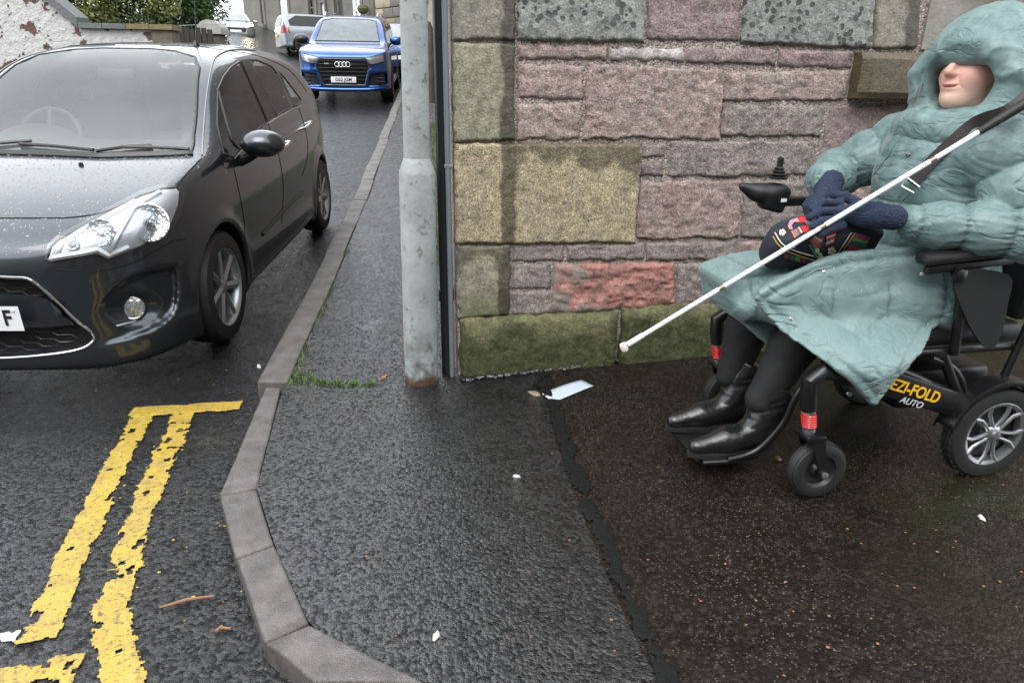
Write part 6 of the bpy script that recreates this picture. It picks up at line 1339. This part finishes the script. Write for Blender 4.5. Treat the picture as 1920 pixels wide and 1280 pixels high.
# gloves
KN = NT('navy_knit'); wv = KN.n('ShaderNodeTexWave'); wv.wave_type = 'BANDS'; wv.bands_direction = 'DIAGONAL'; wv.inputs['Scale'].default_value = 75; wv.inputs['Distortion'].default_value = 1.5; KN.l(KN.objco(), wv.inputs[0])
M_KNIT = KN.set(KN.mix(wv.outputs[0], (.008, .015, .036), (.014, .026, .058)), .9, KN.bump(KN.math('ADD', wv.outputs[0], KN.noise(400)), .0014))
def glove(name, wrist, palm, knuck, tips, thumb, rw=.036):
    W_, P_, K_ = Vector(wrist), Vector(palm), Vector(knuck)
    def f(X, Y, Z):
        d = cone(X, Y, Z, W_, P_, rw, .036); d = smin(d, cone(X, Y, Z, P_, K_, .036, .025), .02)
        dirp = (K_ - P_).normalized()
        for base, mid, tip in tips:
            q = smin(cone(X, Y, Z, base, mid, .0125, .0118), cone(X, Y, Z, mid, tip, .0118, .0105), .004); d = smin(d, q, .0035)
        q = smin(cone(X, Y, Z, thumb[0], thumb[1], .018, .0145), cone(X, Y, Z, thumb[1], thumb[2], .0145, .0125), .006); d = smin(d, q, .008)
        u = (P_ - W_).normalized(); s_ = (X - W_.x) * u.x + (Y - W_.y) * u.y + (Z - W_.z) * u.z; d = d - .0022 * np.sin(np.arctan2(Z - W_.z, Y - W_.y) * 22) * (s_ < .045) - .004 * (np.abs(s_ - .05) < .006)
        return d - .0012 * vnoise(*np.broadcast_arrays(X * 60, Y * 60, Z * 60), 3)
    pts = [W_, P_, K_] + [Vector(p) for t3 in tips for p in t3] + [Vector(p) for p in thumb]; lo = [min(p[k] for p in pts) - .06 for k in range(3)]; hi = [max(p[k] for p in pts) + .06 for k in range(3)]
    return obj('glove', sdf_mesh('glove', f, lo, hi, .0045), M_KNIT, person)
def P3(x, y, ly): return PL(x, y, ly)
nw, npalm, nk = P3(1676, 408, .205), P3(1622, 402, .180), P3(1582, 400, .155)
tips = [(P3(1575, 381, .130), P3(1542, 379, .130), P3(1523, 391, .140)), (P3(1573, 395, .150), P3(1536, 396, .155), P3(1517, 408, .162)), (P3(1574, 410, .165), P3(1540, 414, .175), P3(1523, 425, .178)), (P3(1580, 423, .175), P3(1554, 430, .186), P3(1540, 440, .185))]
glove('near', nw, npalm, nk, tips, (P3(1612, 385, 0.145), P3(1585, 368, 0.120), P3(1563, 365, 0.105)))
fw_, fp, fk = P3(1558, 342, -.10), P3(1550, 362, -.055), P3(1535, 380, -.02)
tips = [(P3(1545, 366, -.005), P3(1530, 384, .015), P3(1528, 400, .02)), (P3(1535, 368, -.02), P3(1521, 388, .0), P3(1520, 404, .008)), (P3(1526, 370, -.04), P3(1515, 388, -.02), P3(1516, 402, -.012)), (P3(1520, 372, -.06), P3(1511, 386, -.045), P3(1513, 398, -.035))]
glove('far', fw_, fp, fk, tips, (P3(1562, 362, -.03), P3(1560, 378, .0), P3(1552, 392, .015)), .04)

# ------------------------------------------------------------------ embroidered bag on the lap
bag = empty('handbag', tuple(CO), CA); tag(bag, 'dark embroidered fabric handbag with red elephants resting on the lap', 'bag')
bc = PL(1543, 448, .085); Mb = rotm('X', 52) @ rotm('Z', 0) @ rotm('Y', 4)
def bag_sdf(X, Y, Z):
    d = rbox(X, Y, Z, bc, (.40, .20, .095), .046, Mb); Xb, Yb, Zb = np.broadcast_arrays(X - bc.x, Y - bc.y, Z - bc.z); lx = Xb; 
    m_ = np.array(Mb)[:3, :3].T; ly_ = m_[1, 0] * Xb + m_[1, 1] * Yb + m_[1, 2] * Zb; r = np.sqrt((lx / .205) ** 2 + (np.maximum(ly_ + .02, -.2) / .125) ** 2)
    return smax(d, (r - 1) * .10, .02) - .004 * fbm(Xb * 16, Yb * 16, Zb * 16, 3, 2)
t = NT('bag_cloth'); M_BAG = t.set(t.mix(t.noise(200), (.008, .009, .018), (.02, .022, .035)), .85, t.bump(t.noise(500), .001))
bo = obj('bag_body', sdf_mesh('bag_body', bag_sdf, (bc.x - .22, bc.y - .15, bc.z - .15), (bc.x + .22, bc.y + .15, bc.z + .15), .006), M_BAG, bag)
SB = Skin(bo, bag, 2.2)
thread = lambda n_, c_: simple('thread_' + n_, c_, .8, bumpamp=.0015, bscale=700, var=.3, vscale=150)
T_RED, T_PINK, T_ORG, T_WHT, T_GRY, T_TEAL, T_GRN, T_MAG, T_BRICK, T_BLU, T_GOLD = thread('red', (.50, .02, .03)), thread('pink', (.5, .22, .28)), thread('orange', (.6, .16, .03)), thread('cream', (.62, .58, .45)), thread('grey', (.18, .18, .2)), thread('teal', (.02, .10, .13)), thread('green', (.12, .25, .05)), thread('magenta', (.25, .03, .10)), thread('brick', (.22, .06, .04)), thread('blue', (.03, .06, .16)), thread('gold', (.4, .28, .06))
def emb(name, poly, mt, lift=.002, sm=0): SB.patch(name, poly, SB.px, mt, lift=lift, step=4, smoothpoly=sm)
emb('elephant_patch', [(1496, 403), (1517, 398), (1527, 405), (1518, 417), (1500, 417)], T_RED); emb('trunk_patch', [(1495, 409), (1481, 414), (1477, 424), (1481, 431), (1487, 429), (1484, 423), (1489, 417), (1499, 416)], T_PINK)
emb('elephant_patch', [(1501, 424), (1526, 422), (1520, 435), (1507, 436)], T_RED); emb('elephant_patch', [(1538, 434), (1549, 425), (1577, 424), (1565, 438), (1543, 443)], T_RED); emb('ear_patch', [(1508, 416), (1528, 409), (1536, 417), (1524, 424), (1512, 422)], T_GRY, .0035)
def striped(q, n_, cols):
    q = [np.array(p, float) for p in q]
    for i in range(n_):
        a, b = i / n_, (i + .86) / n_; emb('stripe_patch', [q[0] + (q[3] - q[0]) * a, q[1] + (q[2] - q[1]) * a, q[1] + (q[2] - q[1]) * b, q[0] + (q[3] - q[0]) * b], cols[i % len(cols)], .0025)
striped([(1505, 436), (1499, 426), (1483, 434), (1489, 447)], 5, [T_WHT, T_RED, T_GRY, T_GRY, T_ORG]); striped([(1530, 439), (1545, 447), (1530, 461), (1517, 452)], 5, [T_RED, T_WHT, T_ORG, T_GRY, T_RED]); striped([(1549, 443), (1566, 438), (1562, 455), (1548, 461)], 5, [T_WHT, T_RED, T_GRY, T_WHT, T_RED])
for (fx, fy, rr) in ((1532, 469, 5), (1559, 470, 9), (1467, 436, 7), (1488, 461, 4)):
    for k in range(5): q = k * 1.257; emb('flower_petal', [(fx + rr * .55 * math.cos(q) + rr * .4 * math.cos(u), fy + rr * .55 * math.sin(q) + rr * .4 * math.sin(u)) for u in np.linspace(0, 6.28, 8)[:-1]], T_WHT, .002)
for dx_, mt in ((0, T_WHT), (7, T_GOLD)):
    line = [(1453 - dx_ * .5, 436 + dx_), (1467 - dx_ * .6, 457 + dx_ * .7), (1491, 470 + dx_), (1538, 482 + dx_), (1566 + dx_ * .6, 478 + dx_ * .6), (1579 + dx_, 462), (1596 + dx_, 436)]
    SB.strip('braid', line, SB.px, mt, r=.0016, lift=.001, step=4, smooth=5)
for i, mt in enumerate((T_MAG, T_GRN, T_TEAL, T_BRICK, T_RED, T_TEAL)):
    t0, t1 = i / 6, (i + .9) / 6; A_, B_ = np.array((1603, 436)), np.array((1582, 478)); C_, D_ = np.array((1632, 444)), np.array((1610, 486)); emb('side_stripe', [A_ + (B_ - A_) * t0, C_ + (D_ - C_) * t0, C_ + (D_ - C_) * t1, A_ + (B_ - A_) * t1], mt)
for i in range(10):
    x0, x1 = 1470 + i * 10.5, 1479 + i * 10.5; yy = lambda x: 474 + 14 * math.sin((x - 1470) / 105 * 2.0); emb('base_stripe', [(x0, yy(x0)), (x1, yy(x1)), (x1, yy(x1) + 9), (x0, yy(x0) + 9)], [T_BRICK, T_TEAL, T_GRN, T_MAG, T_BLU][i % 5])
# strap up over the near shoulder, with its slider
M_STRAP = simple('brown_strap', (.028, .020, .020), .6, bumpamp=.0006, bscale=500)
def ribbon(name, pts, half, mat, parent, th=.0025):
    P = [Vector(p) for p in crom(pts, False, 6)]; V = []; F = []
    for i, p in enumerate(P):
        t_ = (P[min(i + 1, len(P) - 1)] - P[max(i - 1, 0)]).normalized(); vd = (Mci @ Vector(cC) - p).normalized(); s_ = t_.cross(vd).normalized() * half; n_ = s_.cross(t_).normalized() * th
        V += [p + s_ + n_, p - s_ + n_, p - s_ - n_, p + s_ - n_]
    for i in range(len(P) - 1): F += [(4 * i + k, 4 * i + (k + 1) % 4, 4 * i + 4 + (k + 1) % 4, 4 * i + 4 + k) for k in range(4)]
    F += [(3, 2, 1, 0), tuple(4 * (len(P) - 1) + k for k in range(4))]; m = MB(); m.add(V, F); return obj(name, m, mat, parent)
lift_ = lambda p, e=.008: (lambda h: tuple(h[0] + h[1] * e))(SC_.px(p))
ribbon('strap', [lift_((1712, 343), .014), lift_((1745, 308), .014), lift_((1790, 268), .014), lift_((1835, 235), .014), tuple(PL(1888, 208, .27)), tuple(PL(1935, 172, .25)), tuple(PL(1990, 135, .2))], .017, M_STRAP, bag)
m = MB(); m.tube([lift_(p, .02) for p in ((1697, 345), (1706, 334), (1727, 348), (1718, 359))], .0028, 8, closed=True); obj('strap_slider', m, M_CHROME, bag)
for a_, b_ in (((1700, 349), (1680, 370)), ((1714, 357), (1694, 376))): m = MB(); m.tube([lift_(a_, .016), lift_(b_, .012)], .002, 6); obj('slider_wire', m, M_CHROME, bag)

# ------------------------------------------------------------------ white cane
ct, cu_ = PL(1170, 650, .07), PL(1838, 246, .275); cane = empty('white_cane', tuple(CO), CA); tag(cane, 'long white cane with black grip held across the lap', 'cane')
M_CANE = simple('cane_white', (.80, .81, .83), .3); M_JOINT = simple('cane_joint', (.28, .24, .19), .35, .6); M_TIP = simple('cane_tip', (.70, .64, .56), .5)
def cseg(name, a, b, r, mt, n=16): m = MB(); m.tube([ct.lerp(cu_, a), ct.lerp(cu_, b)], r, n); obj(name, m, mt, cane)
def frac(px): return min(np.linspace(0, 1, 400), key=lambda f: abs((lambda P: 960 + FPX * float(np.dot(np.array(P) - cC, cR)) / float(np.dot(np.array(P) - cC, cF)))(Mc @ ct.lerp(cu_, f)) - px))
f1, f2, f3 = frac(1353), frac(1542), frac(1748)
for a_, b_ in ((.02, f1 - .006), (f1 + .006, f2 - .006), (f2 + .006, f3 - .006), (f3 + .006, .998)): cseg('cane_section', a_, b_, .0072, M_CANE)
for f_ in (f1, f2, f3): cseg('cane_joint', f_ - .0075, f_ + .0075, .0078, M_JOINT)
cseg('cane_ferrule', .012, .06, .0088, M_CANE); cseg('cane_tip_rod', .0, .014, .007, M_JOINT)
obj('cane_tip', MB().lathe([(.003, -.018), (.011, -.012), (.013, 0), (.011, .010), (.004, .014)], 20, Matrix.Translation(ct) @ rotm('Y', 20)), M_TIP, cane)
gd = (cu_ - ct).normalized(); ge = PL(1932, 188, .31); m = MB(); m.tube([cu_ - gd * .004, cu_.lerp(ge, .5), ge, ge + (ge - cu_) * .5], [.0105, .0135, .0135, .012], 14); obj('cane_grip', m, simple('grip_black', (.014, .012, .013), .55, bumpamp=.001, bscale=300), cane)
# ------------------------------------------------------------------ litter, leaves, grass
pp_ = [onz(*q, .008) for q in ((1016, 738), (1090, 712), (1113, 724), (1036, 755))]
bm = bmesh.new(); n = 10
for i in range(n + 1):
    for j in range(5):
        a, b = i / n, j / 4; p = (np.array(pp_[0]) * (1 - a) + np.array(pp_[1]) * a) * (1 - b) + (np.array(pp_[3]) * (1 - a) + np.array(pp_[2]) * a) * b; p[2] = .004 + float(Zr(p[0])) + .003 * math.sin(a * 4) * a + .0015 * math.sin(b * 3 + a * 4); bm.verts.new(p)
bm.verts.ensure_lookup_table()
for i in range(n):
    for j in range(4): bm.faces.new([bm.verts[k] for k in (i * 5 + j, i * 5 + 5 + j, i * 5 + 6 + j, i * 5 + 1 + j)])
bmesh.ops.recalc_face_normals(bm, faces=bm.faces); me = bpy.data.meshes.new('paper_slip'); bm.to_mesh(me); bm.free()
t = NT('wet_paper'); br = t.n('ShaderNodeTexBrick'); br.inputs['Scale'].default_value = 60; t.l(t.objco(), br.inputs[0]); br.inputs['Color1'].default_value = (.42, .48, .55, 1); br.inputs['Color2'].default_value = (.45, .51, .58, 1); br.inputs['Mortar'].default_value = (.33, .37, .44, 1)
o = obj('paper_slip', me, t.set(br.outputs[0], .5), None, True); tag(o, 'pale blue printed paper slip lying on the wet footpath', 'paper'); so = o.modifiers.new('s', 'SOLIDIFY'); so.thickness = .0012
M_LEAF = simple('wet_dead_leaf', (.20, .09, .05), .4, var=.5, vscale=60); M_PEB = simple('white_chip', (.62, .60, .55), .6, var=.2, vscale=60); M_TWIG = simple('twig_bark', (.22, .11, .06), .6, var=.3, vscale=60)
def flat_bit(name, px, r, mat, seed, z=None, h=.006, squash=.7, asp=1.5):
    p = onz(*px, z if z is not None else .0); zz = float(Zr(p[0])) + .002 if z is None else float(Zs(p[1]) - Drop(p[1])) + .004; r_ = random.Random(seed); m = MB(); n = 9
    ring = [(r * (1 + .35 * r_.uniform(-1, 1)) * math.cos(q) * asp, r * (1 + .35 * r_.uniform(-1, 1)) * math.sin(q) * squash) for q in np.linspace(0, 2 * math.pi, n, endpoint=False)]; a = r_.uniform(0, 3.1)
    R2 = lambda x, y: (p[0] + x * math.cos(a) - y * math.sin(a), p[1] + x * math.sin(a) + y * math.cos(a))
    V = [(*R2(x, y), zz - .002) for x, y in ring] + [(*R2(x * .7, y * .7), zz + h * r_.uniform(.6, 1)) for x, y in ring]; m.add(V, [tuple(range(n))[::-1], tuple(range(n, 2 * n))] + [(i, (i + 1) % n, n + (i + 1) % n, n + i) for i in range(n)], True); return obj(name, m, mat)
tag(flat_bit('white_chip', (968, 895), .009, M_PEB, 1), 'white stone chip in the middle of the worn pavement', 'stone chip'); tag(flat_bit('white_chip', (817, 1193), .010, M_PEB, 2), 'white stone chip near the bottom of the worn pavement', 'stone chip')
tag(flat_bit('white_chip', (1836, 983), .010, M_PEB, 3), 'white stone chip on the brown path below the drive wheel', 'stone chip'); tag(flat_bit('white_pebble', (484, 677), .012, M_PEB, 4, z=-.08, h=.012), 'small white pebble on the road by the front wheel', 'pebble')
tag(flat_bit('dead_leaf', (720, 708), .016, M_LEAF, 5), 'reddish brown leaf beside the foot of the lamp post', 'leaf'); tag(flat_bit('dead_leaf', (1003, 740), .022, simple('tan_leaf', (.20, .15, .10), .6), 6), 'crumpled tan leaf touching the paper slip', 'leaf'); tag(flat_bit('dead_leaf', (1458, 868), .012, M_LEAF, 7), 'small brown leaf left of the near caster', 'leaf')
g0, g1 = G(300, 1143), G(402, 1121); zz = float(Zs(g0[1]) - Drop(g0[1])) + .008; m = MB(); m.tube([(g0[0], g0[1], zz), ((g0[0] + g1[0]) / 2, (g0[1] + g1[1]) / 2 + .004, zz + .004), (g1[0], g1[1], zz)], [.003, .005, .003], 7); tag(obj('twig', m, M_TWIG), 'thin reddish twig lying on the road by the yellow line', 'twig')
for k, (a_, b_) in enumerate((((405, 1188), (418, 1178)), ((412, 1180), (434, 1184)))):
    g0, g1 = G(*a_), G(*b_); m = MB(); m.tube([(*g0, zz), (*g1, zz + .003)], [.004, .003], 6); tag(obj('wood_splinter', m, M_TWIG), ['short wood splinter on the road below the twig, pointing up', 'short wood splinter on the road below the twig, lying flat'][k], 'splinter')
def scatter(name, n, region, zf, rmin, rmax, mat, seed, label, cat, flat=.5):
    r_ = np.random.default_rng(seed); V = []; F = []
    for _ in range(n):
        p = region(r_); r = r_.uniform(rmin, rmax); z = float(zf(p[0], p[1])); a = r_.uniform(0, 6.28); b = len(V); asp = r_.uniform(.5, 1)
        for k in range(5): q = a + k * 1.2566; V.append((p[0] + r * math.cos(q) * (.7 + .5 * r_.random()), p[1] + r * asp * math.sin(q), z - .001))
        V.append((p[0] + r * .2 * r_.uniform(-1, 1), p[1], z + r * flat)); F += [(b + k, b + (k + 1) % 5, b + 5) for k in range(5)]
    o = obj(name, mesh(name, V, np.array(F), False), mat); tag(o, label, cat, kind='stuff'); return o
def in_px(x0, y0, x1, y1, z=0.0): return lambda r_: onz(r_.uniform(x0, x1), y0 + (y1 - y0) * r_.random() ** .8, z)[:2]
zpath = lambda x, y: Zr(x) + .001; zrd = lambda x, y: Zs(y) - Drop(y) + .003
scatter('leaf_flecks', 70, in_px(1130, 850, 1915, 1280), zpath, .0014, .0048, simple('orange_flecks', (.30, .10, .045), .5, var=.4, vscale=40), 4, 'orange brown leaf flecks scattered over the brown path', 'leaf litter', .2)
scatter('red_grit', 14, in_px(560, 800, 1100, 1270), zpath, .002, .0045, simple('red_grit', (.24, .08, .06), .5), 5, 'red grit scattered on the worn pavement', 'grit', .4)
scatter('yellow_flakes', 46, lambda r_: G(r_.uniform(170, 470), r_.uniform(690, 1180)), zrd, .002, .006, M_YEL, 6, 'yellow paint flakes scattered on the road', 'paint flakes', .2)
scatter('road_grit', 900, lambda r_: (lambda s: (float(kin_x(s)) - .15 - .30 * r_.random() ** 2, s))(r_.uniform(1.3, 8)), zrd, .002, .007, simple('dark_grit', (.03, .028, .026), .6, var=.5, vscale=30), 7, 'dark grit gathered along the road beside the kerb', 'grit', .6)
def grass(name, n, region, zf, h, mat, seed, label):
    r_ = np.random.default_rng(seed); V = []; F = []
    for _ in range(n):
        p = region(r_); z = float(zf(p[0], p[1])); a = r_.uniform(0, 6.28); l = h * r_.uniform(.4, 1.2); w_ = .0022; b = len(V); dx, dy = math.cos(a), math.sin(a); k = r_.uniform(.2, .9)
        V += [(p[0] - dy * w_, p[1] + dx * w_, z - .004), (p[0] + dy * w_, p[1] - dx * w_, z - .004), (p[0] + dx * l * k * .45 + dy * w_ * .7, p[1] + dy * l * k * .45 - dx * w_ * .7, z + l * .6), (p[0] + dx * l * k * .45 - dy * w_ * .7, p[1] + dy * l * k * .45 + dx * w_ * .7, z + l * .6), (p[0] + dx * l * k, p[1] + dy * l * k, z + l * .85)]; F += [(b, b + 1, b + 2, b + 3), (b + 3, b + 2, b + 4)]
    me = bpy.data.meshes.new(name); me.from_pydata([tuple(map(float, v)) for v in V], [], F); me.update(); fattr(me, 'tone', np.repeat(r_.random(n), 5)); o = obj(name, me, mat); tag(o, label, 'grass', kind='stuff')
L_GRASS = leaf_mat('grass_blades', (.03, .07, .01), (.07, .14, .02), (.16, .22, .05))
def tuft(r_):
    x = r_.uniform(0, 1); x = r_.choice([.05, .12, .2, .3, .42, .55, .72, .9]) + .04 * r_.normal(); px = 540 + 170 * x; py = 722 - 24 * math.exp(-((x - .12) / .2) ** 2) * r_.random() - 6 * r_.random() ** 2 + 2 * r_.normal(); return onz(px, py)[:2]
grass('verge_grass', 520, tuft, lambda x, y: Zs(y) + .001, .016, L_GRASS, 1, 'tuft of grass growing in the pavement joint left of the lamp post')
grass('kerb_weeds', 420, lambda r_: (lambda s: (float(kin_x(s)) + (-.145 if r_.random() < .55 else .01) + .012 * r_.normal(), s))(r_.choice([2.9, 3.1, 3.6, 3.75, 4.1, 4.9]) + .10 * r_.normal()), lambda x, y: Zs(y) - (.10 if x < float(kin_x(y)) - .07 else 0), .022, L_GRASS, 2, 'small green weeds along both edges of the kerb')
grass('wall_foot_weeds', 1800, lambda r_: (lambda s: (float(side_x(s)) - .02 - .10 * r_.random() ** 2, s))(r_.uniform(4.6, 12)), lambda x, y: Zs(y), .07, L_GRASS, 3, 'weeds growing along the foot of the side wall behind the pipe')
